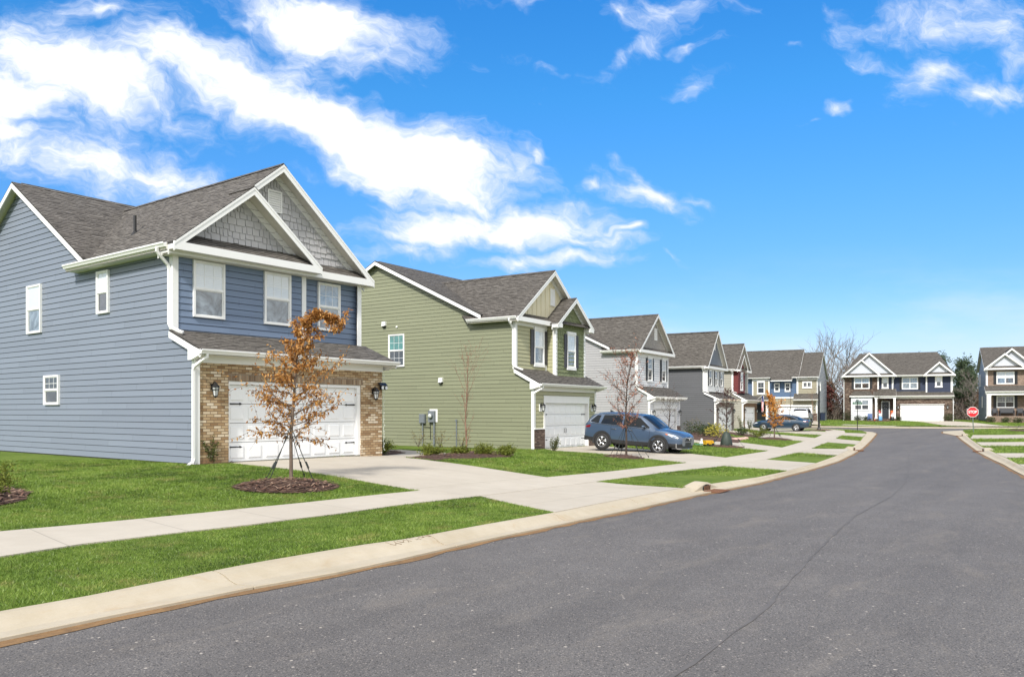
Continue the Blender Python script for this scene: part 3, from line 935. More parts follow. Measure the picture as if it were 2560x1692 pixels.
def grass_mat():
    m = bpy.data.materials.new('grass_blades'); m.use_nodes = True; m.node_tree.nodes.clear()
    T = NT(m.node_tree)
    o = T.n('ShaderNodeOutputMaterial')
    at = T.n('ShaderNodeAttribute'); at.attribute_name = 'tone'
    P = posc(T)
    big = T.noise(P, .55, 5, .65)
    dry = T.noise(P, 1.9, 4, .7)
    mid_ = T.noise(P, 3.2, 4, .65)
    f = T.math('ADD', T.math('MULTIPLY', at.outputs['Fac'], .70), T.math('ADD', T.math('MULTIPLY', T.math('SUBTRACT', big, .5), 1.3), T.math('MULTIPLY', T.math('SUBTRACT', mid_, .5), .9)))
    c = T.ramp(f, [(.05, (.045, .085, .010)), (.35, (.165, .262, .034)), (.65, (.270, .370, .066)), (1.0, (.40, .40, .13))])
    c = T.mix(T.maprange(dry, .54, .74, 0, .75), c, (.42, .34, .13))
    d = T.n('ShaderNodeBsdfDiffuse'); tr = T.n('ShaderNodeBsdfTranslucent'); gl = T.n('ShaderNodeBsdfGlossy')
    T.link(c, d.inputs[0]); T.link(c, tr.inputs[0])
    gl.inputs['Roughness'].default_value = .45
    mx = T.n('ShaderNodeMixShader'); mx.inputs[0].default_value = .38
    T.link(d.outputs[0], mx.inputs[1]); T.link(tr.outputs[0], mx.inputs[2])
    m2 = T.n('ShaderNodeMixShader'); m2.inputs[0].default_value = .03
    T.link(mx.outputs[0], m2.inputs[1]); T.link(gl.outputs[0], m2.inputs[2])
    T.link(m2.outputs[0], o.inputs[0])
    return m
M['grass'] = grass_mat()
NEARL = lawn_l
grass('grass', [(-12, 1, 3, 14, NEARL, 3300, .029), (-17, 4, 14, 23, NEARL, 1900, .038), (-10, 9, 23, 34, NEARL, 800, .055), (0, 18, 34, 50, NEARL, 260, .07), (12, 31, 50, 76, NEARL, 80, .085)], 'mown green lawns and verges along the near side of the street', 0, 1)
grass('grass', [(14, 40, 20, 50, lawn_r, 120, .085), (25, 60, 50, 76, lawn_r, 60, .10), (28, 75, 80, 104, lawn_f, 40, .11)], 'green verges and lawns across the street and round the corner', 0, 2)
# ------------------------------------------------------------------ house kit (all in the house's own metres: x along the front, y to the back, z up)
class Frame:
    def __init__(s, o, sdir, ndir):
        s.o = Vector(o); s.s = Vector(sdir); s.n = Vector(ndir)
    def __call__(s, a, z, d=0.0):
        p = s.o + s.s * a + s.n * d
        return (p.x, p.y, p.z + z)
def front(y, x0=0): return Frame((x0, y, 0), (1, 0, 0), (0, -1, 0))
def left(x): return Frame((x, 0, 0), (0, -1, 0), (-1, 0, 0))     # coordinate runs towards the viewer: pass -y
def right(x): return Frame((x, 0, 0), (0, 1, 0), (1, 0, 0))

def lap(mb, F, poly, m=0, expo=.178, lip=.018, z0=0.0, gap=.013):
    """lapped boards: each course is tilted so its lower edge stands proud, with a black sheet in the gap below painting its shade line"""
    zs = [p[1] for p in poly]
    k0 = int(math.floor((min(zs) - z0) / expo)); k1 = int(math.ceil((max(zs) - z0) / expo))
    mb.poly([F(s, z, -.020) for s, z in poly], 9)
    for k in range(k0, k1):
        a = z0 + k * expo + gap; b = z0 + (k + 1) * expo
        q = clip_half(clip_half(poly, 1, a, True), 1, b, False)
        if len(q) < 3: continue
        mb.poly([F(s, z, lip * (1 - (z - a) / expo)) for s, z in q], m)
        lo = [s for s, z in q if abs(z - a) < 1e-5]
        if len(lo) >= 2:
            s0, s1 = min(lo), max(lo)
            mb.poly([F(s0, a, -.012), F(s1, a, -.012), F(s1, a, lip), F(s0, a, lip)], m)
        hi = [s for s, z in q if abs(z - b) < 1e-5]
        if len(hi) >= 2:
            s0, s1 = min(hi), max(hi)
            mb.poly([F(s0, b, lip * (1 - (b - a) / expo)), F(s1, b, lip * (1 - (b - a) / expo)), F(s1, b, -.018), F(s0, b, -.018)], m)
def flatwall(mb, F, poly, m=0):
    mb.poly([F(s, z, 0) for s, z in poly], m)
def wall_with_hole(mb, F, s0, s1, z0, z1, h0, h1, ht, fn):
    fn(mb, F, [(s0, z0), (h0, z0), (h0, z1), (s0, z1)])
    fn(mb, F, [(h1, z0), (s1, z0), (s1, z1), (h1, z1)])
    fn(mb, F, [(h0, ht), (h1, ht), (h1, z1), (h0, z1)])

def shakes(mb, F, tri, m=0, row=.185, seed=1, proud=.034):
    """staggered-edge shingles clipped to a convex counter-clockwise outline"""
    r = random.Random(seed)
    s0 = min(p[0] for p in tri); s1 = max(p[0] for p in tri); z0 = min(p[1] for p in tri); z1 = max(p[1] for p in tri)
    mb.poly([F(s, z, 0) for s, z in tri], m)
    z = z0 - row; k = 0; gap = .011
    while z < z1:
        s = s0 - r.uniform(0, .15)
        while s < s1:
            w = r.choice((.11, .15, .19, .24, .29)); dp = r.choice((0, 0, .03, .045))
            q = clip_convex([(s + gap, z - dp), (s + w - gap, z - dp), (s + w - gap, z + row), (s + gap, z + row)], tri)
            if len(q) >= 3:
                f = lambda zz: proud * (1 - (zz - z + dp) / (row + dp) * .85) + .004
                top = [F(a, b, f(b)) for a, b in q]; bot = [F(a, b, 0) for a, b in q]
                n = len(q)
                mb.poly(top, m)
                for i in range(n):
                    j = (i + 1) % n
                    mb.poly([bot[i], bot[j], top[j], top[i]], m)
            s += w
        z += row; k += 1
def battens(mb, F, tri, m=0, sp=.405, s_off=0.0):
    mb.poly([F(s, z, 0) for s, z in tri], m)
    s0 = min(p[0] for p in tri); s1 = max(p[0] for p in tri)
    s = s0 + s_off
    while s < s1:
        q = clip_convex([(s - .022, -50), (s + .022, -50), (s + .022, 50), (s - .022, 50)], tri)
        if len(q) >= 3:
            top = [F(a, b, .022) for a, b in q]; bot = [F(a, b, 0) for a, b in q]
            mb.poly(top, m)
            for i in range(len(q)):
                j = (i + 1) % len(q)
                mb.poly([bot[i], bot[j], top[j], top[i]], m)
        s += sp

def window(P, F, s0, s1, z0, z1, up='blinds', lo='glassm', trim=.055, grid=(3, 2), head=None, sill=None, shutters=None, smat='shutter', mull=1, d=.03, deep=.05, gridlow=False, lowz=None, label=None):
    """sash window: trim boards, meeting rail, muntins (one mesh) > pane, shutters"""
    mb = MB()
    D = d + deep
    ht = head if head else trim; st = sill if sill else trim
    mb.fbox(F, s0, s0 + trim, z0, z1, -.02, D); mb.fbox(F, s1 - trim, s1, z0, z1, -.02, D)
    ex = .03 if head else 0
    mb.fbox(F, s0 - ex + (0 if head else trim), s1 + ex - (0 if head else trim), z1 - ht if not head else z1 - .001, z1 + (ht if head else 0), -.02, D + (.012 if head else -.003))
    mb.fbox(F, s0 - ex + (0 if sill else trim), s1 + ex - (0 if sill else trim), z0 - (st if sill else 0), z0 + (st if not sill else .001), -.02, D + (.014 if sill else -.003))
    if head: mb.fbox(F, s0 + trim, s1 - trim, z1 - .05, z1 - .002, -.02, D - .01)
    if sill: mb.fbox(F, s0 + trim, s1 - trim, z0 + .002, z0 + .05, -.02, D - .01)
    zi0, zi1 = z0 + (.05 if sill else trim), z1 - (.05 if head else trim)
    wd = (s1 - s0 - 2 * trim)
    pm = MB()
    for k in range(mull):
        a = s0 + trim + wd * k / mull + (.03 if k else 0); b = s0 + trim + wd * (k + 1) / mull - (.03 if k < mull - 1 else 0)
        if k: mb.fbox(F, a - .06, a, zi0, zi1, -.02, D - .006)
        zm = (zi0 + zi1) / 2 if lowz is None else lowz
        mb.fbox(F, a, b, zm - .022, zm + .022, 0, D - .012)
        for (p, q, zz, z2, dd) in ((a, b, zm + .022, zi1, D - .03), (a, b, zi0, zm - .022, D - .045)):
            mb.fbox(F, p, p + .028, zz, z2, 0, dd + .012); mb.fbox(F, q - .028, q, zz, z2, 0, dd + .012)
            mb.fbox(F, p + .028, q - .028, z2 - .024, z2, 0, dd + .010); mb.fbox(F, p + .028, q - .028, zz, zz + .024, 0, dd + .010)
        pm.poly([F(a, zm, D - .035), F(b, zm, D - .035), F(b, zi1, D - .035), F(a, zi1, D - .035)], 0)
        pm.poly([F(a, zi0, D - .05), F(b, zi0, D - .05), F(b, zm, D - .05), F(a, zm, D - .05)], 1)
        if grid:
            for i in range(1, grid[0]):
                c = a + (b - a) * i / grid[0]
                mb.fbox(F, c - .007, c + .007, zm + .04, zi1 - .02, D - .035, D - .031, 1)
                if gridlow: mb.fbox(F, c - .007, c + .007, zi0 + .02, zm - .04, D - .05, D - .046, 1)
            for i in range(1, grid[1]):
                c = zm + (zi1 - zm) * i / grid[1]
                mb.fbox(F, a + .02, b - .02, c - .007, c + .007, D - .0345, D - .0305, 1)
                if gridlow:
                    c = zi0 + (zm - zi0) * i / grid[1]
                    mb.fbox(F, a + .02, b - .02, c - .007, c + .007, D - .0495, D - .0455, 1)
    w = mb.build('window', [M['trim'], M['muntin']], P)
    if label: w['label'] = label
    pm.build('pane', [M[up], M[lo]], w)
    if shutters:
        for a in (s0 - shutters - .015, s1 + .015):
            sm_ = MB(); b = a + shutters
            sm_.fbox(F, a, b, z0 - .02, z1, d - .02, d + .018)
            for (zz, z2) in ((z0 + .10, (z0 + z1) / 2 - .12), ((z0 + z1) / 2 - .04, z1 - .10)):
                sm_.fbox(F, a + .055, b - .055, zz, z2, d + .018, d + .030)
            sm_.fbox(F, a, a + .04, z0 - .02, z1, d + .018, d + .034); sm_.fbox(F, b - .04, b, z0 - .02, z1, d + .018, d + .034)
            for zz in (z0 - .02, (z0 + z1) / 2 - .11, z1 - .085):
                sm_.fbox(F, a + .04, b - .04, zz, zz + .07, d + .018, d + .033)
            sm_.build('shutter', M[smat], w)
    return w

def garage_door(P, F, s0, s1, z0, z1, rec=.14, straps=True, cols=8, handle=False, deco=(1, 1)):
    mb = MB()
    H = z1 - z0
    for r in range(4):
        a = z0 + H * r / 4; b = z0 + H * (r + 1) / 4
        mb.fbox(F, s0, s1, a + .007, b - .007, -rec - .04, -rec)
        pw = (s1 - s0) / cols
        for c in range(cols):
            p0 = s0 + pw * c + .07; p1 = s0 + pw * (c + 1) - .07; q0 = a + .085; q1 = b - .085
            e = .022
            A = [F(p0, q0, -rec + .001), F(p1, q0, -rec + .001), F(p1, q1, -rec + .001), F(p0, q1, -rec + .001)]
            B = [F(p0 + e, q0 + e, -rec - .012), F(p1 - e, q0 + e, -rec - .012), F(p1 - e, q1 - e, -rec - .012), F(p0 + e, q1 - e, -rec - .012)]
            # stamped panel: a raised rim around a field
            mb.add(A + [F(p0 + e, q0 + e, -rec + .020), F(p1 - e, q0 + e, -rec + .020), F(p1 - e, q1 - e, -rec + .020), F(p0 + e, q1 - e, -rec + .020)],
                   [(0, 1, 5, 4), (1, 2, 6, 5), (2, 3, 7, 6), (3, 0, 4, 7), (4, 5, 6, 7)])
    g = mb.build('garage_door', M['gdoor'], P)
    if straps:
        for (a, sg) in ((s0 + .03, 1), (s1 - .03, -1)):
            for zz in (z0 + H * .19, z0 + H * .75):
                k = MB(); w = .42
                k.prism([F(a, zz - .022, -rec + .012), F(a + sg * w * .75, zz - .016, -rec + .012), F(a + sg * w * .80, zz - .035, -rec + .012), F(a + sg * w, zz, -rec + .012), F(a + sg * w * .80, zz + .035, -rec + .012), F(a + sg * w * .75, zz + .016, -rec + .012), F(a, zz + .022, -rec + .012)], F.n * .012)
                k.build('hinge_strap', M['black'], g)
    if handle:
        for q in (-.09, .09):
            k = MB(); c = (s0 + s1) / 2 + q
            k.tube([F(c, z0 + H * .33, -rec + .015), F(c, z0 + H * .35, -rec + .05), F(c, z0 + H * .42, -rec + .055), F(c, z0 + H * .44, -rec + .015)], .012, 6)
            k.build('handle', M['black'], g)
    return g

def wall_lamp(P, F, s, z, d=0.0, plate=False, k=1.0):
    mb = MB()
    if plate: mb.fbox(F, s - .10, s + .10, z - .18, z + .16, d - .01, d + .025, 1)
    d0 = d + (.025 if plate else 0)
    c = Vector(F(s, z, d0 + .15 * k))
    mb.fbox(F, s - .05 * k, s + .05 * k, z + .00, z + .17 * k, d0, d0 + .03)
    mb.tube([F(s, z + .10 * k, d0 + .02), F(s, z + .21 * k, d0 + .07 * k), F(s, z + .22 * k, d0 + .13 * k), F(s, z + .165 * k, d0 + .15 * k)], .014 * k, 6)
    mb.lathe([(0.001, .20 * k), (.03 * k, .185 * k), (.055 * k, .15 * k), (.105 * k, .09 * k), (.108 * k, .07 * k), (.001, .068 * k)], 8, 0, c)
    mb.lathe([(0.001, -.21 * k), (.02 * k, -.20 * k), (.055 * k, -.165 * k), (.06 * k, -.15 * k), (.001, -.149 * k)], 8, 0, c)
    for i in range(6):
        a = 2 * PI * i / 6
        mb.tube([c + Vector((math.cos(a) * .098 * k, math.sin(a) * .098 * k, .07 * k)), c + Vector((math.cos(a) * .056 * k, math.sin(a) * .056 * k, -.155 * k))], .007 * k, 4)
    mb.lathe([(.099 * k, .0 * k), (.101 * k, .012 * k), (.097 * k, .024 * k)], 8, 0, c)
    o = mb.build('wall_lamp', [M['black'], M['trim']], P)
    g = MB(); g.lathe([(.090 * k, .068 * k), (.050 * k, -.15 * k)], 8, 0, c)
    g.build('glass', M['lampglass'], o)
    return o

def gutter(P, a, b, out, h=.12, w=.12):
    """K-style gutter hung along a-b (top edge), out = outward direction"""
    a, b, out = Vector(a), Vector(b), Vector(out)
    Z = Vector((0, 0, 1))
    prof = [(0, 0), (0, -h), (w * .55, -h), (w * .72, -h * .62), (w * .95, -h * .38), (w, -h * .22), (w, 0), (w - .012, 0), (w - .014, -h * .2), (.012, -h * .2)]
    mb = MB()
    mb.prism([a + out * p + Z * q for p, q in prof], b - a)
    return mb.build('gutter', M['gutter'], P)
def downspout(P, path, w=.042):
    mb = MB(); mb.tube(path, w, 4, flat=1.25)
    return mb.build('downspout', M['gutter'], P)

def slab(mb, pts, th=.05, top=0, side=2, bot=1):
    """roof plane: shingle face above, dark edge, light soffit below"""
    P = [Vector(p) for p in pts]
    n = (P[1] - P[0]).cross(P[2] - P[0])
    if n.z < 0: P.reverse()
    q = [p - Vector((0, 0, th)) for p in P]
    mb.poly(P, top); mb.poly(list(reversed(q)), bot)
    for i in range(len(P)):
        j = (i + 1) % len(P)
        mb.poly([q[i], q[j], P[j], P[i]], side)
def ridge_cap(mb, a, b, m=0, w=.15):
    a, b = Vector(a), Vector(b); t = (b - a).normalized(); s = t.cross(Vector((0, 0, 1))) * w
    Z = Vector((0, 0, .028)); dn = Vector((0, 0, -.085))
    mb.add([a + s + dn, a + Z, a - s + dn, b + s + dn, b + Z, b - s + dn], [(0, 3, 4, 1), (1, 4, 5, 2), (0, 1, 2), (5, 4, 3)], m)
def board(mb, F, a, b, w, d0, d1, m=0):
    """straight board on a wall plane, top edge a-b, hanging down by w"""
    (s0, z0), (s1, z1) = a, b
    P = [F(s0, z0, d0), F(s1, z1, d0), F(s1, z1 - w, d0), F(s0, z0 - w, d0)]
    mb.prism(P, F.n * (d1 - d0), m)

def gable_wing(P, u0, u1, ou, yf, yw, ze, zr_, yb_e, yb_r, roofm='shingle', face=None, facemat=None, ztri=None, pent=True, rake=.19, trimname='roof_trim', overr=None, roof_mb=None, base_frieze=.20, ret=None):
    """front-facing gable: two roof planes, rake boards, frieze, pent roof at its foot.  yf = front edge of roof, yw = wall"""
    um = (u0 + u1) / 2
    a0 = u0 - ou; a1 = u1 + (ou if overr is None else overr)
    mb = MB()
    if overr is not None:
        um = (a0 + a1) / 2
    slab(mb, [(a0, yf, ze), (um, yf, zr_), (um, yb_r, zr_), (a0, yb_e, ze)])
    slab(mb, [(a1, yf, ze), (a1, yb_e, ze), (um, yb_r, zr_), (um, yf, zr_)])
    ridge_cap(mb, (um, yf + .0, zr_), (um, yb_r, zr_), 0)
    sl = (zr_ - ze) / (um - a0)
    if pent:
        pz = ze + .02 + (yw - yf) * .62
        slab(mb, [(a0 + .05, yf + .02, ze + .012), (a1 - .05, yf + .02, ze + .012), (a1 - .05 - (pz - ze) / sl, yw + .02, pz), (a0 + .05 + (pz - ze) / sl, yw + .02, pz)], .03)
        # closed flat soffit behind the frieze board
    roof = mb.build('roof', [M[roofm], M['soffit'], M['roofedge']], P)
    t = MB()
    F = front(yf)
    dz = .052
    for sgn, aa in ((1, a0), (-1, a1)):
        board(t, F, (aa, ze - dz), (um, zr_ - dz), rake, -.022, .012)
        board(t, F, (aa + sgn * .0, ze + .03 - dz), (um, zr_ + .03 - dz), .07, .012, .024)
    if face is not None:
        # frieze boards on the wall under the rakes
        Fw = front(yw)
        for aa in (a0, a1):
            board(t, Fw, (aa, ze - .062), (um, zr_ - .062), .24, .0, .035)
    if base_frieze:
        if ret:      # only cornice returns at both ends
            t.box(a0, a0 + ret, yf - .01, yw, ze - base_frieze, ze + .005); t.box(a1 - ret, a1, yf - .01, yw, ze - base_frieze, ze + .005)
        else:
            t.box(a0 - .005, a1 + .005, yf - .014, yf + .02, ze - base_frieze, ze + .008)
            t.box(a0, a1, yf + .02, yw + .03, ze - base_frieze, ze - base_frieze + .03, 1)
            t.box(a0, a0 + .03, yf + .02, yw + .03, ze - base_frieze, ze - .06); t.box(a1 - .03, a1, yf + .02, yw + .03, ze - base_frieze, ze - .06)
    tr = t.build(trimname, [M['trim'], M['soffit']], roof)
    if face:
        zb = ze - base_frieze if not pent else ze
        tri = [(a0 + .02, zb), (a1 - .02, zb), (um, zr_ - .07)]
        if ret: tri = [(u0, ze - .25), (u1, ze - .25), (u1, zr_ - .08 - (um - u0 + 0) * 0 - (u1 - um) * sl), (um, zr_ - .08), (u0, zr_ - .08 - (um - u0) * sl)]
        w = MB()
        Fw = front(yw)
        if face == 'shake': shakes(w, Fw, tri, 0, seed=int(u0 * 7 + 5))
        elif face == 'batten': battens(w, Fw, tri, 0, s_off=.25)
        elif face == 'lap': lap(w, Fw, tri, 0)
        else: flatwall(w, Fw, tri)
        w.build('gable_wall', facemat, P)
    return roof

def gable_vent(P, F, s0, s1, z0, z1):
    mb = MB()
    mb.fbox(F, s0, s1, z0, z1, 0, .03)
    for a, b in ((s0, s0 + .05), (s1 - .05, s1)): mb.fbox(F, a, b, z0, z1, .03, .055)
    for a, b in ((z0, z0 + .05), (z1 - .05, z1)): mb.fbox(F, s0 + .05, s1 - .05, a, b, .03, .054)
    n = int((z1 - z0) / .075)
    for i in range(n):
        z = z0 + .06 + (z1 - z0 - .12) * i / n
        mb.prism([F(s0 + .05, z, .046), F(s1 - .05, z, .046), F(s1 - .05, z + .055, .030), F(s0 + .05, z + .055, .030)], F.n * .006)
    return mb.build('gable_vent', M['trim'], P)

def corner_board(mb, x, y, z0, z1, sx, sy, w=.10, t=.035):
    """L-shaped corner trim at (x,y); sx,sy = outward directions of the two faces"""
    mb.box(x + sx * t, x - sx * w, y + sy * t, y + sy * .0, z0, z1)
    mb.box(x + sx * t, x, y, y - sy * w, z0, z1)

def side_gable(P, u0, u1, o, yf, yr, yb, ze, zr_, roofm='shingle', zb=None, rake=.17, ends=(1, 1)):
    """main block roof: ridge along the front"""
    zb = ze if zb is None else zb
    mb = MB()
    a0, a1 = u0 - o, u1 + o
    slab(mb, [(a0, yf, ze), (a1, yf, ze), (a1, yr, zr_), (a0, yr, zr_)])
    slab(mb, [(a1, yb, zb), (a0, yb, zb), (a0, yr, zr_), (a1, yr, zr_)])
    ridge_cap(mb, (a0 + .3, yr, zr_), (a1 - .3, yr, zr_))
    roof = mb.build('roof', [M[roofm], M['soffit'], M['roofedge']], P)
    for e, F in ((ends[0], left(a0)), (ends[1], right(a1))):
        if not e: continue
        t = MB()
        sg = -1 if F.n.x < 0 else 1
        for (y, z) in ((yf, ze), (yb, zb)):
            board(t, F, (sg * y, z - .052), (sg * yr, zr_ - .052), rake, -.022, .012)
        t.build('roof_trim', [M['trim'], M['soffit']], roof)
    return roof

def house_root(name, label, x, y, th, z, cat='house', group='houses along the street'):
    return thing(name, label, cat, (x, y, z), rad(90 - th), group)
# ------------------------------------------------------------------ the row of narrow two-storey houses on the left
BRICK_TAN = brick_mat('tan_brick', [(.20, .105, .045), (.32, .195, .095), (.42, .28, .145), (.50, .35, .195), (.58, .44, .27), (.74, .62, .45), (.80, .70, .55)], (.18, .12, .07))
BRICK_TANV = brick_mat('tan_brick_soldier', [(.16, .10, .06), (.25, .165, .10), (.32, .22, .14), (.40, .29, .185), (.56, .45, .33)], (.24, .20, .15), vertical=True)
BRICK_BRN = brick_mat('brown_brick', [(.035, .018, .013), (.065, .034, .024), (.10, .052, .036), (.16, .10, .075), (.45, .36, .28)], (.16, .13, .11))
BRICK_MIX = brick_mat('dark_brick', [(.030, .018, .013), (.058, .034, .024), (.085, .052, .037), (.12, .076, .055), (.17, .115, .085), (.42, .33, .25)], (.10, .08, .066))
BRICK_RED = brick_mat('rust_brick', [(.09, .04, .02), (.15, .075, .035), (.22, .12, .06), (.28, .17, .09)], (.2, .15, .1))
BRICK_LT = brick_mat('pinkish_brick', [(.15, .095, .07), (.22, .145, .105), (.28, .19, .14), (.34, .25, .19)], (.26, .22, .18))

def row_house(P, p):
    W, vu, zs, zg = p['W'], p['vu'], p['zs'], p['zg']
    ze, vf, vr, vb, zem, zrm = p['ze'], p['vf'], p['vr'], p['vb'], p['zem'], p['zrm']
    Wm = W + p.get('ext', 1.6)
    side, sidef = p['side'], p['frontm']
    lapf = lambda mb, F, q: lap(mb, F, q, 0)
    u0 = p.get('uu', 0.0)                       # upper wing may start a little inside
    # ---- walls
    w = MB(); w2 = MB()
    FL = left(0)
    shed = lambda v: zg - .02 + (v + .5) * (zs - zg + .02) / (vu + .5) - .06
    lap(w, FL, [(-vu, 0), (0, 0), (0, shed(0)), (-vu, shed(vu))])
    lap(w, left(u0) if u0 else FL, [(-vf, 0), (-vu, 0), (-vu, ze - .17), (-vf, ze - .17)])
    apex = zrm - .10; sl = (zrm - zem) / (vr - vf)
    e0 = zem - .08
    if u0: lap(w, front(vf), [(0, 0), (u0, 0), (u0, ze), (0, ze)])
    pent = [(-vb, 0), (-vf, 0), (-vf, e0), (-vr, apex), (-vb, zrm - (vb - vr) * sl - .08)]
    lap(w, FL, pent)
    FR = right(W)
    lap(w, FR, [(0, 0), (vf + .35, 0), (vf + .35, ze - .17), (vu, ze - .17), (vu, shed(vu)), (0, shed(0))])
    lap(w, right(Wm), [(vf + .35, 0), (vb, 0), (vb, zrm - (vb - vr) * sl - .08), (vr, apex), (vf + .35, e0)])
    lap(w, front(vf + .35), [(W, 0), (Wm, 0), (Wm, zem), (W, zem)])
    flatwall(w, Frame((0, vb, 0), (-1, 0, 0), (0, 1, 0)), [(-Wm, 0), (0, 0), (0, e0), (-Wm, e0)])
    wall = w.build('wall', side, P)
    f = MB()
    f.box(.03, W - .03, .03, vb, -.7, -.002); f.box(W, Wm, vf + .4, vb, -.7, -.002)
    f.build('foundation', M['found'], P)
    # ---- garage front
    h0, h1, ht = p['door']
    g = MB()
    F0 = front(0)
    ft = zg - .32                               # underside of the frieze
    if p.get('brick'):
        wall_with_hole(g, F0, 0, W, -.4, ft + .1, h0, h1, ht, flatwall)
        g.poly([F0(h0, -.4, 0), F0(h0, -.4, -.16), F0(h0, ht, -.16), F0(h0, ht, 0)]); g.poly([F0(h1, -.4, 0), F0(h1, ht, 0), F0(h1, ht, -.16), F0(h1, -.4, -.16)])
        fw = g.build('brick_front', p['brick'], P)
        if p.get('soldier'):
            s_ = MB(); s_.fbox(F0, h0 - .02, h1 + .06, ht + .01, ht + .215, 0, .014); s_.build('soldier_course', BRICK_TANV, fw)
    else:
        wall_with_hole(g, F0, 0, W, 0, ft + .1, h0, h1, ht, lapf)
        g.build('front_wall', sidef, P)
    # ---- garage trim: frieze, jambs, header, corner boards
    t = MB()
    t.fbox(F0, -.01, W + .01, ft, zg - .14, .0, .035)
    t.box(-.14, W + .2, -.42, -.0, zg - .145, zg - .125, 1)
    hd = p.get('header')
    if hd:
        t.fbox(F0, h0 - .13, h1 + .13, ht, ht + .30, .0, .045); t.fbox(F0, h0 - .16, h1 + .16, ht + .30, ht + .34, .0, .065)
        t.fbox(F0, h0 - .12, h0, 0, ht, -.14, .04); t.fbox(F0, h1, h1 + .12, 0, ht, -.14, .04)
        t.fbox(F0, h0, h1, ht - .0, ht + .03, -.14, .0)
    else:
        t.fbox(F0, h1 - .13, h1, 0, ht - .09, -.14, -.03); t.fbox(F0, h0, h1, ht - .09, ht, -.14, -.03); t.fbox(F0, h0, h0 + .06, 0, ht - .09, -.14, -.05)
    corner_board(t, 0, 0, 0, zg - .1, -1, -1, .11); 
    if not p.get('brick'): corner_board(t, W, 0, 0, zg - .1, 1, -1, .11)
    corner_board(t, u0, vu, zs - .05, ze - .17, -1, -1, .13); corner_board(t, W, vu, zs - .05, ze - .17, 1, -1, .13)
    if p.get('ufrieze'): t.fbox(front(vu), u0, W, ze - .17 - p['ufrieze'], ze - .17, 0, .03)
    t.build('house_trim', [M['trim'], M['soffit']], P)
    garage_door(P, F0, h0 + (.06 if not hd else 0), h1 - (.13 if not hd else 0), .0, ht - (.09 if not hd else 0), handle=p.get('handle', False))
    # ---- low roof over the garage
    r = MB()
    slab(r, [(-.12, -.5, zg - .02), (W + .22, -.5, zg - .02), (W + .22, vu, zs), (-.12, vu, zs)], .05)
    ro = r.build('roof', [M[p['roof']], M['soffit'], M['roofedge']], P)
    t = MB()
    F, sg = right(W + .22), 1
    board(t, F, (sg * vu, zs - .05), (sg * -.42, zg - .02 - .05 + .03), .17, -.022, .012)
    t.prism([(W + .1, -.42, zg - .15), (W + .1, -.42, zg - .02), (W + .1, -.0, zg + .12), (W + .1, .12, zg + .02), (W + .1, .12, zg - .26), (W + .1, -.02, zg - .26)], (.14, 0, 0))
    t.build('roof_trim', [M['trim'], M['soffit']], ro)
    t = MB()
    F, sg = left(-.12), -1
    board(t, F, (sg * vu, zs - .05), (sg * -.42, zg - .02 - .05 + .03), .17, -.022, .012)
    t.prism([(-.145, -.42, zg - .15), (-.145, -.42, zg - .02), (-.145, -.0, zg + .12), (-.145, .12, zg + .02), (-.145, .12, zg - .26), (-.145, -.02, zg - .26)], (.14, 0, 0))
    t.build('roof_trim', [M['trim'], M['soffit']], ro)
    gutter(P, (-.15, -.44, zg), (W + .28, -.44, zg), (0, -1, 0))
    # ---- upper front wall
    up = MB()
    if p.get('upper_lap', True):
        lap(up, front(vu), [(u0, zs - .2), (W, zs - .2), (W, ze - .15), (u0, ze - .15)])
        up.build('upper_wall', sidef, P)
    # ---- main roof
    side_gable(P, 0, Wm, .3, vf, vr, vb + .3, zem, zrm, p['roof'])
    # ---- side gutter with downspout on the near corner
    gutter(P, (u0 - .36, vu - .30, ze), (u0 - .36, vf + p.get('gut', .9), ze), (-1, 0, 0), .12, .11)
    so = MB(); so.box(u0 - .36, u0, vu - .30, vf + p.get('gut', .9), ze - .19, ze - .165); so.box(u0 - .36, u0 - .335, vu - .3, vf + p.get('gut', .9), ze - .19, ze); so.box(u0 - .36, u0, vf + p.get('gut', .9) - .02, vf + p.get('gut', .9), ze - .19, ze)
    so.build('soffit', M['soffit'], P)
    y = vu - .02
    x = u0 - .07
    downspout(P, [(u0 - .42, y + .08, ze - .10), (u0 - .42, y + .08, ze - .2), (u0 - .36, y + .08, ze - .28), (x - .03, y + .10, ze - .52), (x, y + .10, ze - .62), (x, y + .10, zs + .16), (x, y + .02, zs + .06), (x + .08, y - .30, zs - .07), (x + .12, y - .38, zs - .09)])
    gx = -.02
    downspout(P, [(gx + .06, -.47, zg - .11), (gx + .06, -.46, zg - .2), (gx, -.40, zg - .26), (-.07, -.10, zg - .42), (-.075, -.03, zg - .52), (-.075, -.03, .16), (-.12, -.06, .06), (-.28, -.12, .0)])
    return dict(u0=u0, Wm=Wm)

# --- house 1: blue-grey siding, tan brick garage, two nested shake gables
H1 = house_root('house', 'blue grey sided house with tan brick garage front and two nested shake gables', -8.21, 20.95, 37, 0.38)
c1 = siding_mat('siding_blue_grey', rgb(118, 126, 139))
c1b = siding_mat('siding_blue_grey_shaded', rgb(110, 126, 150))  # front copy of the same siding, its shaded tone put into the colour
p1 = dict(W=6.63, vu=1.05, zs=3.55, zg=2.96, ze=5.79, vf=5.47, vr=10.4, vb=15.2, zem=5.93, zrm=9.03, side=c1, frontm=c1b, brick=BRICK_TAN, soldier=True, door=(.98, 5.72, 2.19), roof='shingle', gut=.95, upper_lap=False)
row_house(H1, p1)
up = MB()      # the left part of the upper front stands forward of the right part
lap(up, front(1.05), [(0, 3.3), (4.35, 3.3), (4.35, 5.64), (0, 5.64)])
lap(up, front(1.22), [(4.35, 3.3), (6.63, 3.3), (6.63, 5.60), (4.35, 5.60)])
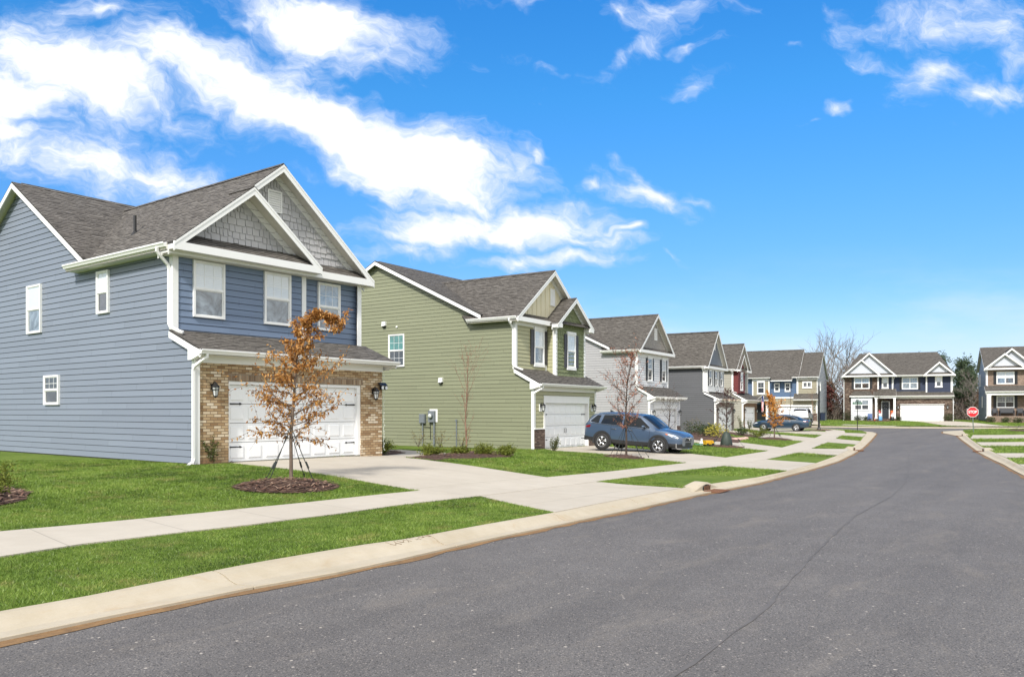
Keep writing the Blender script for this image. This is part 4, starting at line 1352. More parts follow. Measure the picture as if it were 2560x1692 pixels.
up.build('upper_wall', c1b, H1)
t = MB(); corner_board(t, 4.35, 1.05, 3.5, 5.6, 1, -1, .12); t.build('house_trim', M['trim'], H1)
shk = plain('grey_shake', (.47, .465, .48), .7, var=.08, scale=3)
gable_wing(H1, 0, 6.63, .33, .72, 1.24, 5.72, 8.72, 6.4, 10.2, face='shake', facemat=shk)
gable_wing(H1, 0, 4.35, .33, .45, 1.05, 5.79, 7.74, 1.3, 1.5, face='shake', facemat=shk, overr=.19)
gable_vent(H1, front(1.24), 3.10, 3.62, 7.36, 8.02)
window(H1, front(1.05), .56, 1.53, 3.95, 5.50, d=.02)
window(H1, front(1.05), 2.84, 3.79, 3.95, 5.50, 'blinds', 'glassm')
window(H1, front(1.22), 4.97, 5.88, 3.95, 5.47, 'glassb', 'glassm')
FL1 = left(0)
window(H1, FL1, -5.12, -4.42, 4.25, 5.50, 'blinds', 'glassd', grid=(2, 2), label='slim side window near the eave, upper of the pair')
window(H1, FL1, -9.86, -8.83, 3.93, 5.51, 'blinds', 'glassm', grid=None)
window(H1, FL1, -8.60, -7.57, 1.58, 2.52, 'glassd', 'glassd', grid=(3, 2), label='small low side window with white grid in the top sash')
for s in (.49, 6.22): wall_lamp(H1, front(0), s, 1.93)
v = MB(); v.tube([(1.0, 4.9, 6.4), (1.0, 4.9, 7.35)], .045, 8); v.lathe([(.14, 6.72), (.06, 6.86), (.045, 6.86)], 8, 0, (1.0, 4.9, 0)); v.build('vent_pipe', M['black'], H1)
# floodlight and the string of little lights on the right pier
fl = thing('floodlight', 'small black floodlight with white lamps on the right edge of the tan brick pier', 'light', H1.matrix_basis @ Vector((6.57, -.02, 2.13)), H1.rotation_euler.z)
k = MB(); k.box(-.05, .05, -.05, .02, -.06, .06); k.prism([(-.16, -.12, .10), (.16, -.12, .10), (.16, -.02, .17), (-.16, -.02, .17)], (0, -.02, -.04)); k.build('bracket', M['black'], fl)
for s in (-.08, .08):
    k = MB(); k.lathe([(.06, -.16), (.065, -.1), (.03, -.04)], 8, 0, (s, 0, 0), 'Y'); k.lathe([(0.001, -.161), (.058, -.161)], 8, 1, (s, 0, 0), 'Y'); k.build('lamp_head', [M['black'], M['lampglass']], fl)
sl_ = MB()
pth = [(6.68 + .012 * math.sin(i * 2.3), -.03 + .01 * math.cos(i * 1.7), 2.62 - i * .1) for i in range(26)]
sl_.tube([H1.matrix_basis @ Vector(q) for q in pth], .006, 4, 0)
for i, q in enumerate(pth):
    q = Vector(q) + Vector((.02 * (1 if i % 2 else -1), -.01, 0)); sl_.lathe([(.001, -.02), (.012, 0), (.001, .02)], 5, 1, H1.matrix_basis @ q)
tag(sl_.build('string_lights', [plain('white_cable', (.6, .66, .6), .6), M['lampglass']]), 'thin string of small white lights hanging down the right brick pier edge', 'lights')

# --- house 2: sage green siding, board-and-batten gable, projecting shake bay
H2 = house_root('house', 'sage green sided house with a projecting shake bay and dark shutters', .984, 36.8, 33.3, 0.0)
c2 = siding_mat('siding_sage_green', rgb(128, 131, 107))
c2b = siding_mat('siding_pale_olive', rgb(168, 166, 132))
p2 = dict(W=6.05, vu=1.0, zs=3.76, zg=3.02, ze=6.11, vf=2.76, vr=9.46, vb=15.6, zem=6.33, zrm=9.52, side=c2, frontm=c2b, door=(.98, 5.2, 2.14), header=True, handle=True, roof='shingle2', gut=.75, ufrieze=.18)
row_house(H2, p2)
gable_wing(H2, 0, 6.05, .36, .62, 1.02, 6.10, 8.66, 3.6, 8.1, 'shingle2', face='batten', facemat=plain('cream_board_and_batten', rgb(214, 206, 178), .6, var=.03))
gable_vent(H2, front(1.02), 3.17, 3.60, 6.98, 7.82)
by = .52
b = MB()
shk2 = plain('green_shake', rgb(118, 126, 92), .75, var=.10, scale=3)
shakes(b, front(by), [(2.86, 3.5), (5.86, 3.5), (5.86, 6.05), (2.86, 6.05)], 0, seed=9)
lap(b, left(2.86), [(-1.05, 3.4), (-by, 3.4), (-by, 6.05), (-1.05, 6.05)], 1); lap(b, right(5.86), [(by, 3.4), (1.05, 3.4), (1.05, 6.05), (by, 6.05)], 1)
b.build('bay_wall', [shk2, c2b], H2)
gable_wing(H2, 2.86, 5.86, .36, .16, by, 6.02, 7.42, 1.0, 3.2, 'shingle2', face='shake', facemat=shk2, pent=True, ret=.44)
for a_ in (1, 2, 3):
    t = MB()
    if a_ == 1: corner_board(t, 2.86, by, 3.45, 6.0, -1, -1, .13)
    if a_ == 2: corner_board(t, 5.86, by, 3.45, 6.0, 1, -1, .13)
    if a_ == 3: t.fbox(front(1.0), 2.66, 2.78, 3.7, 5.9, 0, .04)
    t.build('house_trim', M['trim'], H2)
window(H2, front(1.0), 1.60, 2.50, 4.02, 5.66, 'blinds', 'glassm', grid=(3, 2), head=.14, sill=.13, shutters=.30)
window(H2, front(by), 3.95, 4.80, 3.95, 5.60, 'blinds', 'glassm', grid=(3, 2), head=.14, sill=.13, shutters=.28)
FL2 = left(0)
window(H2, FL2, -8.74, -7.68, 4.02, 5.68, 'glasst', 'glassd', grid=(3, 2), gridlow=True)
for s in (.55, 5.62): wall_lamp(H2, front(0), s, 1.93, .02, True)
for s0_, s1_ in ((0.0, .86), (5.3, 6.05)):
    k = MB(); k.fbox(front(0), s0_ - .02, s1_, -.3, .93, -.05, .09); k.build('brick_pier', BRICK_BRN, H2)
    k = MB(); k.fbox(front(0), s0_ - .05, s1_ + .02, .93, .975, -.05, .12); k.build('pier_cap', M['trim'], H2)
for (y_, z_, s) in ((9.04, 6.22, 1.0), (5.32, 3.24, .95)):
    k = MB(); k.box(-.02 - .10, .02, y_ - .12 * s, y_ + .12 * s, z_ - .06, z_ + .15); k.prism([(-.02, y_ - .11 * s, z_ + .16), (-.02, y_ + .11 * s, z_ + .16), (-.16, y_ + .11 * s, z_ - .05), (-.16, y_ - .11 * s, z_ - .05)], (0, 0, -.03)); k.box(-.13, -.01, y_ - .09 * s, y_ + .09 * s, z_ - .13, z_ - .07, 1)
    k.build('vent_hood', [M['trim'], M['dark']], H2)
k = MB(); k.lathe([(.001, -.07), (.05, -.06), (.06, 0)], 8, 0, (0, 8.2, 6.06), 'X'); k.build('vent_hood', M['trim'], H2)
# electric meter, phone box, conduits
k = MB(); k.box(-.14, .02, 6.28, 6.64, 1.16, 1.62); k.box(-.16, -.14, 6.31, 6.61, 1.19, 1.59); k.build('utility_box', M['grey_box'], H2)
k = MB(); k.tube([(-.08, 6.46, 1.16), (-.08, 6.46, -.1)], .03, 8); k.build('conduit', M['grey_box'], H2)
k = MB(); k.box(-.03, .02, 5.55, 6.05, 1.22, 1.86, 1); k.box(-.16, -.03, 5.66, 6.05, 1.22, 1.78); k.lathe([(.13, -.16), (.13, -.24), (.10, -.27), (.001, -.27)], 14, 0, (0, 5.86, 1.53), 'X'); k.lathe([(.10, -.271), (.05, -.30), (.001, -.30)], 12, 2, (0, 5.86, 1.53), 'X')
k.build('electric_meter', [M['grey_box'], M['trim'], M['lampglass']], H2)
k = MB(); k.tube([(-.09, 5.72, 1.22), (-.09, 5.72, -.1)], .045, 8); k.build('conduit', M['grey_box'], H2)
k = MB(); k.tube([(-.06, 5.98, 1.2), (-.06, 5.98, .35)], .012, 6); k.tube([(-.06, 6.4, .99), (-.06, 5.98, .97)], .012, 6); k.build('cable', M['black'], H2)
k = MB(); k.tube([(-.05, 4.37, 1.3), (-.05, 4.37, -.05)], .028, 8); k.box(-.09, .02, 4.33, 4.41, 1.26, 1.36); k.build('conduit', M['grey_box'], H2)

# --- house 3: pale grey siding, single shake gable
H3 = house_root('house', 'pale grey sided house with white upper front and one shake gable', 9.79, 57.5, 32, -.06)
c3 = siding_mat('siding_pale_grey', rgb(158, 157, 159)); c3b = siding_mat('siding_white', rgb(216, 216, 217))
p3 = dict(W=6.0, vu=.95, zs=3.65, zg=2.87, ze=6.24, vf=3.0, vr=8.2, vb=13.4, zem=6.50, zrm=9.0, side=c3, frontm=c3b, door=(.9, 5.25, 1.98), header=True, roof='shingle2', gut=.7, ufrieze=.28)
row_house(H3, p3)
gable_wing(H3, 0, 6.15, .32, .55, .97, 6.24, 9.06, 3.4, 8.0, 'shingle2', face='shake', facemat=plain('taupe_shake', rgb(150, 145, 140), .75, var=.1, scale=3))
gable_vent(H3, front(.97), 3.2, 3.75, 7.15, 8.05)
for a, b_, lo in ((1.85, 2.72, 'glassd'), (4.62, 5.45, 'glassd')):
    window(H3, front(.95), a, b_, 4.10, 5.75, 'blinds' if a > 3 else 'glassb', lo, grid=(2, 2), head=.16, sill=.12, shutters=.26, smat='shutterk')
for s in (.45, 5.72): wall_lamp(H3, front(0), s, 1.70, .02, True)
for s0_, s1_ in ((0.0, .72), (5.4, 6.0)):
    k = MB(); k.fbox(front(0), s0_ - .02, s1_, -.3, .70, -.05, .09); k.build('brick_pier', BRICK_BRN, H3)
ic = MB(); rr = random.Random(4)
for i in range(60):
    s = -.1 + 6.3 * i / 60; l = rr.uniform(.05, .22)
    q = H3.matrix_basis @ Vector((s, -.58, 2.86)); ic.tube([q, q + Vector((0, 0, -l))], .012, 4)
ic.tube([H3.matrix_basis @ Vector((-.15, -.58, 2.87)), H3.matrix_basis @ Vector((6.25, -.58, 2.87))], .014, 4)
tag(ic.build('string_lights', M['trim']), 'white icicle lights hung along the garage gutter of the pale grey house', 'lights', 'icicle lights on the garage gutters')

# --- house 4: dark grey siding, batten gable, white triple-window bay
H4 = house_root('house', 'dark grey sided house with white triple window bay and stone garage', 17.64, 70.0, 30, -.02)
c4 = siding_mat('siding_dark_grey', rgb(92, 93, 96)); c4b = siding_mat('siding_white', rgb(216, 216, 217))
p4 = dict(W=6.0, vu=1.0, zs=3.50, zg=2.87, ze=5.72, vf=6.2, vr=9.6, vb=13.6, zem=5.9, zrm=8.6, side=c4, frontm=c4b, brick=brick_mat('brown_stone', [(.10, .08, .065), (.2, .16, .13), (.30, .25, .21), (.4, .34, .29)], (.2, .18, .16)), door=(.98, 5.3, 2.12), roof='shingle2', gut=.7)
row_house(H4, p4)
gable_wing(H4, 0, 5.4, .45, .50, .9, 5.70, 8.95, 6.6, 9.4, 'shingle2', face='batten', facemat=plain('dark_grey_battens', rgb(118, 124, 134), .6, var=.05))
gable_vent(H4, front(.9), 2.45, 2.95, 7.3, 8.1)
b = MB(); b.box(-.03, 5.3, .72, 1.05, 3.5, 5.56); b.build('bay_wall', M['trim'], H4)
for a in (.22, 2.02, 3.80):
    window(H4, front(.72), a + .18, a + .98, 4.02, 5.40, 'glassb', 'glassd', grid=(2, 2), shutters=.24, smat='shutterk', d=.0)
ic = MB()
for i in range(54):
    s = .4 + 5.9 * i / 54; l = rr.uniform(.05, .22)
    q = H4.matrix_basis @ Vector((s, -.58, 2.86)); ic.tube([q, q + Vector((0, 0, -l))], .014, 4)
ic.tube([H4.matrix_basis @ Vector((.3, -.58, 2.87)), H4.matrix_basis @ Vector((6.25, -.58, 2.87))], .016, 4)
tag(ic.build('string_lights', plain('warm_white_lights', (.75, .62, .5), .5)), 'warm white icicle lights on the garage gutter of the dark grey house', 'lights', 'icicle lights on the garage gutters')
for s in (.5, 5.65): wall_lamp(H4, front(0), s, 1.8)

# --- house 5: sage siding, rust brick garage, red shake bay with its own gable
H5 = house_root('house', 'pale sage house with a narrow red bay and rust brick garage', 23.14, 81.0, 30, .0)
c5 = siding_mat('siding_pale_sage', rgb(160, 157, 145))
p5 = dict(W=6.0, vu=1.0, zs=3.7, zg=2.92, ze=6.0, vf=4.5, vr=9.0, vb=13, zem=6.1, zrm=8.8, side=c5, frontm=c5, brick=BRICK_RED, door=(.85, 5.0, 2.18), roof='shingle2', gut=.7)
row_house(H5, p5)
gable_wing(H5, 0, 5.3, .4, .50, .95, 6.0, 8.75, 5.0, 8.6, 'shingle2', face='batten', facemat=plain('grey_battens', rgb(150, 152, 158), .6, var=.05))
b = MB(); redm = plain('red_shake', rgb(104, 42, 42), .7, var=.15, scale=4)
shakes(b, front(.5), [(.1, 3.6), (2.7, 3.6), (2.7, 5.9), (.1, 5.9)], 0, row=.25, seed=3)
lap(b, left(.1), [(-1.05, 3.5), (-.5, 3.5), (-.5, 5.9), (-1.05, 5.9)]); lap(b, right(2.7), [(.5, 3.5), (1.05, 3.5), (1.05, 5.9), (.5, 5.9)], 0)
b.build('bay_wall', redm, H5)
gable_wing(H5, .1, 2.7, .35, .2, .5, 5.98, 7.5, .95, 2.4, 'shingle2', face='flat', facemat=redm, ret=.4)
window(H5, front(.5), .95, 1.8, 3.95, 5.6, 'glassb', 'glassd', grid=(2, 2), head=.14, sill=.12)
window(H5, front(1.0), 3.6, 4.5, 3.95, 5.6, 'blinds', 'glassm', grid=(2, 2), head=.14, sill=.12, shutters=.26)
for s in (.45, 5.4): wall_lamp(H5, front(0), s, 1.8)
# ------------------------------------------------------------------ the wider houses across the far corner
def porch_col(P, x, y, z0, z1, w=.26):
    mb = MB(); mb.box(x - w / 2, x + w / 2, y - w / 2, y + w / 2, z0 + .12, z1 - .1)
    mb.box(x - w / 2 - .04, x + w / 2 + .04, y - w / 2 - .04, y + w / 2 + .04, z0, z0 + .12); mb.box(x - w / 2 - .03, x + w / 2 + .03, y - w / 2 - .03, y + w / 2 + .03, z1 - .1, z1)
    return mb.build('porch_column', M['trim'], P)
def shed_roof(P, x0, x1, ye, yw, ze, zw, rm='shingle2', gut=True, fascia=.17):
    mb = MB(); slab(mb, [(x0, ye, ze), (x1, ye, ze), (x1, yw, zw), (x0, yw, zw)], .05)
    r = mb.build('roof', [M[rm], M['soffit'], M['roofedge']], P)
    t = MB(); t.box(x0 - .01, x1 + .01, ye + .01, ye + .05, ze - fascia, ze - .03)
    t.build('roof_trim', M['trim'], r)
    for F, sg in ((left(x0), -1), (right(x1), 1)):
        t = MB(); board(t, F, (sg * yw, zw - .05), (sg * ye, ze - .05), .14, -.02, .012); t.build('roof_trim', M['trim'], r)
    if gut: gutter(P, (x0 - .02, ye - .0, ze), (x1 + .02, ye - .0, ze), (0, -1, 0))
    return r

# --- house 6: blue and tan, faces down the street
H6 = house_root('house', 'blue and tan house with steep plain roofs and a wide garage', 30.27, 104.0, 118, .42)
tan6 = siding_mat('siding_tan', rgb(148, 142, 122)); blue6 = siding_mat('siding_slate_blue', rgb(76, 98, 126)); gry6 = siding_mat('siding_light_grey', rgb(178, 182, 188))
w = MB()
lap(w, front(.3), [(-1.2, -.2), (6.3, -.2), (6.3, 5.45), (-1.2, 5.45)], 1)
lap(w, front(0), [(.7, 3.2), (2.72, 3.2), (2.72, 5.45), (.7, 5.45)])
lap(w, front(.15), [(6.18, 3.5), (8.5, 3.5), (8.5, 5.45), (6.18, 5.45)])
wall_with_hole(w, front(-.1), 3.0, 8.5, -.2, 2.9, 3.95, 7.85, 1.92, lambda mb, F, q: lap(mb, F, q, 0))
lap(w, left(.7), [(-.3, 3.2), (0, 3.2), (0, 5.45), (-.3, 5.45)], 1)
lap(w, left(3.0), [(-.3, -.2), (.1, -.2), (.1, 2.9), (-.3, 2.9)])
w.build('wall', [tan6, blue6], H6)
w = MB()
lap(w, right(8.5), [(-.1, -.2), (9.2, -.2), (9.2, 5.5), (4.5, 8.75), (0, 5.5), (-.1, 3.0)])
lap(w, left(-1.2), [(-9.2, -.2), (-.3, -.2), (-.3, 5.5), (-4.5, 9.2), (-9.2, 5.5)])
flatwall(w, Frame((0, 9.2, 0), (-1, 0, 0), (0, 1, 0)), [(-8.5, -.2), (1.2, -.2), (1.2, 5.5), (-8.5, 5.5)])
w.build('side_wall', gry6, H6)
k = MB(); k.box(-1.15, 8.45, .35, 9.1, -1, -.18); k.box(3.05, 8.45, -.05, .4, -1, -.18); k.build('foundation', M['found'], H6)
side_gable(H6, -1.2, 6.15, .2, -.35, 4.5, 9.6, 5.62, 9.36, 'shingle2', ends=(1, 1))
side_gable(H6, 6.3, 8.5, .22, -.3, 4.5, 9.4, 5.60, 8.92, 'shingle2', ends=(0, 1))
gutter(H6, (-1.3, -.36, 5.62), (2.95, -.36, 5.62), (0, -1, 0)); gutter(H6, (5.55, -.36, 5.62), (8.7, -.36, 5.62), (0, -1, 0))
shed_roof(H6, 3.06, 5.6, -.75, -.3, 5.28, 5.62, gut=False)
shed_roof(H6, 5.75, 8.68, -.75, .2, 2.82, 3.58); shed_roof(H6, -1.1, 2.85, -1.3, .05, 2.75, 3.35)
t = MB()
for x in (.7, 2.72): t.box(x - .07, x + .07, -.04, .0, 3.2, 5.45)
for x in (6.18, 8.5): t.box(x - .07, x + .07, .11, .15, 3.5, 5.45)
t.box(6.03, 6.18, .2, .3, 3.0, 5.45); t.box(2.9, 6.1, -.14, .28, 2.95, 3.13); t.box(.7, 2.72, -.04, 0, 5.2, 5.45); t.box(6.18, 8.5, .11, .15, 5.25, 5.45)
F0 = front(-.1)
t.fbox(F0, 3.8, 8.0, 1.92, 2.16, 0, .05); t.fbox(F0, 3.83, 3.95, -.2, 1.92, -.1, .045); t.fbox(F0, 7.85, 7.97, -.2, 1.92, -.1, .045)
corner_board(t, 8.5, -.1, -.2, 2.8, 1, -1, .12)
t.build('house_trim', [M['trim'], M['soffit']], H6)
garage_door(H6, F0, 3.95, 7.85, -.05, 1.92)
window(H6, front(0), 1.25, 2.2, 3.62, 5.05, 'glassd', 'glassd', grid=(2, 2), trim=.10, head=.16, sill=.14)
window(H6, front(.3), 3.3, 3.98, 3.90, 4.92, 'glassd', 'glassd', grid=(2, 2), trim=.10, sill=.12); window(H6, front(.3), 4.6, 5.28, 3.90, 4.92, 'glassd', 'glassd', grid=(2, 2), trim=.10, sill=.12)
window(H6, front(.15), 6.75, 7.85, 4.30, 4.95, 'glassd', 'glassd', grid=(2, 2), trim=.10, mull=2, head=.10, sill=.10, label='pair of small square windows in one white frame', lowz=4.38)
window(H6, right(8.5), 2.2, 2.75, 3.9, 5.0, 'glassd', 'glassd', grid=None)
k = MB(); k.box(7.95, 8.52, -.22, .1, -.3, 1.1); k.build('brick_pier', BRICK_BRN, H6)
wall_lamp(H6, F0, 8.2, 1.75, 0, True)
downspout(H6, [(6.1, -.42, 5.5), (6.1, .1, 5.2), (6.1, .16, 3.2)]); downspout(H6, [(8.55, -.42, 5.5), (8.45, .05, 5.15), (8.45, .08, 3.75), (8.35, -.1, 3.6)])
# porch behind the small tree
k = MB(); k.box(.75, 2.55, .25, .30, -.1, 2.2); k.build('door', plain('black_door', (.012, .013, .016), .35), H6)
porch_col(H6, 2.7, -1.15, -.1, 2.62)
k = MB(); k.box(-1.0, 2.9, -1.3, .3, -.4, -.08); k.build('porch_floor', M['conc'], H6)

# --- house 7: navy and dark brick, faces the junction
H7 = house_root('house', 'navy and dark brick house with three white front gables facing the junction', 43.01, 104.5, 114, .55)
navy = siding_mat('siding_navy', rgb(30, 42, 68)); white7 = siding_mat('siding_white', rgb(205, 208, 212))
w = MB()
flatwall(w, front(0), [(0, -.3), (3.95, -.3), (3.95, 5.7), (0, 5.7)]); w.poly([(3.95, 0, -.3), (3.95, .6, -.3), (3.95, .6, 5.7), (3.95, 0, 5.7)])
wall_with_hole(w, front(-.1), 6.05, 12.3, -.3, 3.05, 6.49, 11.38, 2.04, flatwall)
w.poly([(6.05, .6, -.3), (6.05, -.1, -.3), (6.05, -.1, 3.05), (6.05, .6, 3.05)])
flatwall(w, front(.62), [(3.95, -.3), (6.05, -.3), (6.05, 3.2), (3.95, 3.2)])
w.poly([(6.49, -.1, -.1), (6.49, .05, -.1), (6.49, .05, 2.04), (6.49, -.1, 2.04)]); w.poly([(11.38, .05, -.1), (11.38, -.1, -.1), (11.38, -.1, 2.04), (11.38, .05, 2.04)])
w.build('brick_front', BRICK_MIX, H7)
w = MB()
lap(w, front(.55), [(3.95, 3.2), (9.45, 3.2), (9.45, 5.7), (3.95, 5.7)]); lap(w, front(.30), [(9.45, 3.2), (12.2, 3.2), (12.2, 5.7), (9.45, 5.7)])
lap(w, left(9.45), [(-.55, 3.2), (-.3, 3.2), (-.3, 5.7), (-.55, 5.7)])
lap(w, left(0), [(-10, -.3), (0, -.3), (0, 5.7), (-10, 5.7)]); lap(w, right(12.2), [(.3, -.3), (10, -.3), (10, 5.7), (.3, 5.7)])
flatwall(w, Frame((0, 10, 0), (-1, 0, 0), (0, 1, 0)), [(-12.2, -.3), (0, -.3), (0, 5.7), (-12.2, 5.7)])
w.build('wall', navy, H7)
k = MB(); k.box(.05, 12.15, .65, 9.9, -1.2, -.28); k.build('foundation', M['found'], H7)
r = MB()
ey0, ey1, ex0, ex1, ez = -.35, 10.35, -.35, 12.55, 5.75
rl, rrx, rz, rY = 1.7, 10.95, 8.88, 5.0
slab(r, [(ex0, ey0, ez), (ex1, ey0, ez), (rrx, rY, rz), (rl, rY, rz)]); slab(r, [(ex1, ey1, ez), (ex0, ey1, ez), (rl, rY, rz), (rrx, rY, rz)])
slab(r, [(ex0, ey1, ez), (ex0, ey0, ez), (rl, rY, rz)]); slab(r, [(ex1, ey0, ez), (ex1, ey1, ez), (rrx, rY, rz)])
ridge_cap(r, (rl, rY, rz), (rrx, rY, rz))
ro = r.build('roof', [M['shingle2'], M['soffit'], M['roofedge']], H7)
t = MB(); t.box(ex0, ex1, ey0 + .01, ey0 + .05, ez - .2, ez - .04); t.box(ex0 + .01, ex0 + .05, ey0, ey1, ez - .2, ez - .04); t.box(ex1 - .05, ex1 - .01, ey0, ey1, ez - .2, ez - .04)
t.box(ex0, ex1, ey0 + .05, .6, ez - .2, ez - .18, 1); t.build('roof_trim', [M['trim'], M['soffit']], ro)
gutter(H7, (5.9, -.36, 5.75), (9.2, -.36, 5.75), (0, -1, 0))
wht = plain('white_gable_boards', rgb(190, 194, 202), .6, var=.02)
gable_wing(H7, .12, 5.7, .35, -.52, -.1, 5.76, 8.70, 1.2, 4.6, 'shingle2', face='batten', facemat=wht, base_frieze=.16)
gable_wing(H7, 0, 4.0, .30, -.72, -.3, 5.77, 7.86, 1.0, 3.4, 'shingle2', face='batten', facemat=wht, base_frieze=.17)
gable_wing(H7, 9.45, 12.2, .36, -.60, -.15, 5.76, 7.36, 1.0, 3.0, 'shingle2', face='flat', facemat=wht, base_frieze=.17)
window(H7, front(0), 1.12, 2.96, 4.07, 5.52, 'glassb', 'glassm', mull=2, trim=.09, shutters=.28, smat='shutterk', d=.0)
window(H7, front(.55), 4.38, 5.15, 4.2, 5.50, 'blinds', 'glassd', grid=None, trim=.14, head=.14, sill=.12)
window(H7, front(.55), 6.68, 8.52, 3.98, 5.50, 'glassb', 'glassm', mull=2, trim=.10, shutters=.24, smat='shutterk')
window(H7, front(.30), 10.4, 11.2, 4.28, 5.50, 'blinds', 'glassd', grid=None, trim=.16, head=.14, sill=.12)
t = MB()
for x, y in ((3.95, -.0), (5.62, .5), (9.45, .3), (12.2, .3)): t.box(x - .08, x + .08, y - .06, y + .02, 3.4 if x > 5 else 4.0, 5.6)
t.fbox(front(-.1), 6.05, 12.3, 2.80, 3.05, 0, .04); t.fbox(front(-.1), 6.44, 11.43, 2.04, 2.10, -.1, .02)
t.build('house_trim', [M['trim'], M['soffit']], H7)
garage_door(H7, front(-.1), 6.50, 11.37, -.03, 2.04)
shed_roof(H7, 6.02, 12.42, -.55, .56, 3.16, 3.74); shed_roof(H7, 3.45, 6.02, -1.0, .58, 3.14, 4.1)
t = MB(); t.box(3.5, 6.0, -.95, -.72, 2.85, 3.0); t.build('porch_beam', M['trim'], H7)
porch_col(H7, 3.72, -.82, .3, 2.86); porch_col(H7, 5.82, -.82, .3, 2.86)
k = MB(); k.box(3.4, 6.05, -1.0, .62, -.5, .30); k.box(4.2, 5.4, -1.3, -1.0, -.5, .12); k.box(4.2, 5.4, -1.6, -1.3, -.5, -.08); k.build('porch_steps', BRICK_MIX, H7)
k = MB(); k.fbox(front(.6), 4.32, 4.42, .30, 2.5, 0, .05); k.fbox(front(.6), 5.20, 5.30, .30, 2.5, 0, .05); k.fbox(front(.6), 4.42, 5.20, 2.42, 2.5, 0, .05); fr_ = k.build('door_frame', M['trim'], H7)
k = MB(); k.fbox(front(.6), 4.42, 5.20, .32, 2.42, -.02, .03)
for zz in (.45, 1.15): 
    for ss in (4.50, 4.84): k.fbox(front(.6), ss, ss + .28, zz, zz + .55, .03, .045)
k.build('door', plain('dark_slate_door', (.022, .030, .038), .4), fr_)
# square bay with its own hip roof
w = MB(); lap(w, front(-.62), [(.78, .0), (3.28, .0), (3.28, 3.15), (.78, 3.15)]); lap(w, left(.78), [(0, 0), (.62, 0), (.62, 3.15), (0, 3.15)]); lap(w, right(3.28), [(-.62, 0), (0, 0), (0, 3.15), (-.62, 3.15)])
w.build('bay_wall', white7, H7)
r = MB(); q = [(.62, -.82, 3.2), (3.44, -.82, 3.2), (2.95, 0, 3.8), (1.12, 0, 3.8)]
slab(r, q); slab(r, [(3.44, -.82, 3.2), (3.44, 0, 3.2), (2.95, 0, 3.8)]); slab(r, [(.62, 0, 3.2), (.62, -.82, 3.2), (1.12, 0, 3.8)])
ro = r.build('roof', [M['shingle2'], M['soffit'], M['roofedge']], H7)
t = MB(); t.box(.60, 3.46, -.84, -.80, 3.03, 3.17); t.box(.60, .64, -.80, 0, 3.03, 3.17); t.box(3.42, 3.46, -.80, 0, 3.03, 3.17); t.build('roof_trim', M['trim'], ro)
window(H7, front(-.62), 1.12, 2.95, 1.32, 2.72, 'glassm', 'glassd', mull=2, grid=None, trim=.12)
for s in (6.25, 11.75): wall_lamp(H7, front(-.1), s, 1.75, k=1.2)
downspout(H7, [(5.95, -.42, 5.62), (5.72, .3, 5.3), (5.66, .44, 4.1)]); downspout(H7, [(12.6, -.42, 5.62), (12.3, .2, 5.3), (12.3, .22, 3.75)]); downspout(H7, [(12.42, -.6, 3.05), (12.36, -.14, 2.7), (12.36, -.14, 0), (12.6, -.4, -.15)])
downspout(H7, [(-.4, -.42, 5.62), (-.08, -.06, 5.3), (-.08, -.06, .1), (-.3, -.3, -.1)])

# --- house 8: pale grey with brick front and deep porch at the right edge
H8 = house_root('house', 'grey sided house with pinkish brick front and deep porch by the stop sign', 56.99, 97.0, 115, .75)
gry8 = siding_mat('siding_silver_grey', rgb(160, 167, 176))
w = MB(); flatwall(w, front(0), [(0, -.3), (9.0, -.3), (9.0, 6.0), (0, 6.0)]); w.build('brick_front', BRICK_LT, H8)
w = MB(); lap(w, left(0), [(-9.6, -.1), (0, -.1), (0, 6.0), (-4.8, 8.85), (-9.6, 6.0)]); lap(w, right(9.0), [(0, -.1), (9.6, -.1), (9.6, 6.0), (4.8, 8.85), (0, 6.0)])
flatwall(w, Frame((0, 9.6, 0), (-1, 0, 0), (0, 1, 0)), [(-9, -.1), (0, -.1), (0, 6), (-9, 6)]); w.build('wall', gry8, H8)
k = MB(); k.box(.04, 8.96, .04, 9.5, -1.4, -.08); k.build('foundation', M['found'], H8)
side_gable(H8, 0, 9.0, .3, -.38, 4.8, 9.98, 6.10, 8.98, 'shingle2')
gutter(H8, (-.3, -.39, 6.10), (9.3, -.39, 6.10), (0, -1, 0))
gable_wing(H8, .45, 4.6, .5, -.55, -.12, 6.12, 8.5, 1.0, 4.5, 'shingle2', face='batten', facemat=wht, base_frieze=.17)
gable_wing(H8, .0, 3.6, .35, -.75, -.32, 6.12, 7.92, .8, 3.2, 'shingle2', face='batten', facemat=wht, base_frieze=.17)
for z0, z1, u_, l_ in ((4.24, 5.74, 'blinds', 'glassb'), (1.42, 2.85, 'glassd', 'glassd')):
    window(H8, front(0), 1.0, 2.84, z0, z1, u_, l_, mull=2, trim=.09, grid=(3, 3) if u_ == 'glassd' else (3, 2), shutters=.30, smat='shutterk', d=.0)
    window(H8, front(0), 5.2, 6.1, z0, z1, u_, l_, trim=.09, grid=(3, 2), d=.0)
shed_roof(H8, -.28, 9.2, -1.75, .02, 3.36, 4.08)
t = MB(); t.box(-.1, 9.0, -1.62, -1.40, 2.92, 3.18); t.box(-.1, .12, -1.40, 0, 2.92, 3.18); t.box(-.02, .10, -.06, 0, 4.1, 5.9); t.build('porch_beam', M['trim'], H8)
porch_col(H8, .12, -1.5, .45, 2.93, .32); porch_col(H8, 4.3, -1.5, .45, 2.93, .32)
k = MB(); k.box(-.1, 9.0, -1.7, .02, -.8, .45); k.build('porch_floor', BRICK_LT, H8)
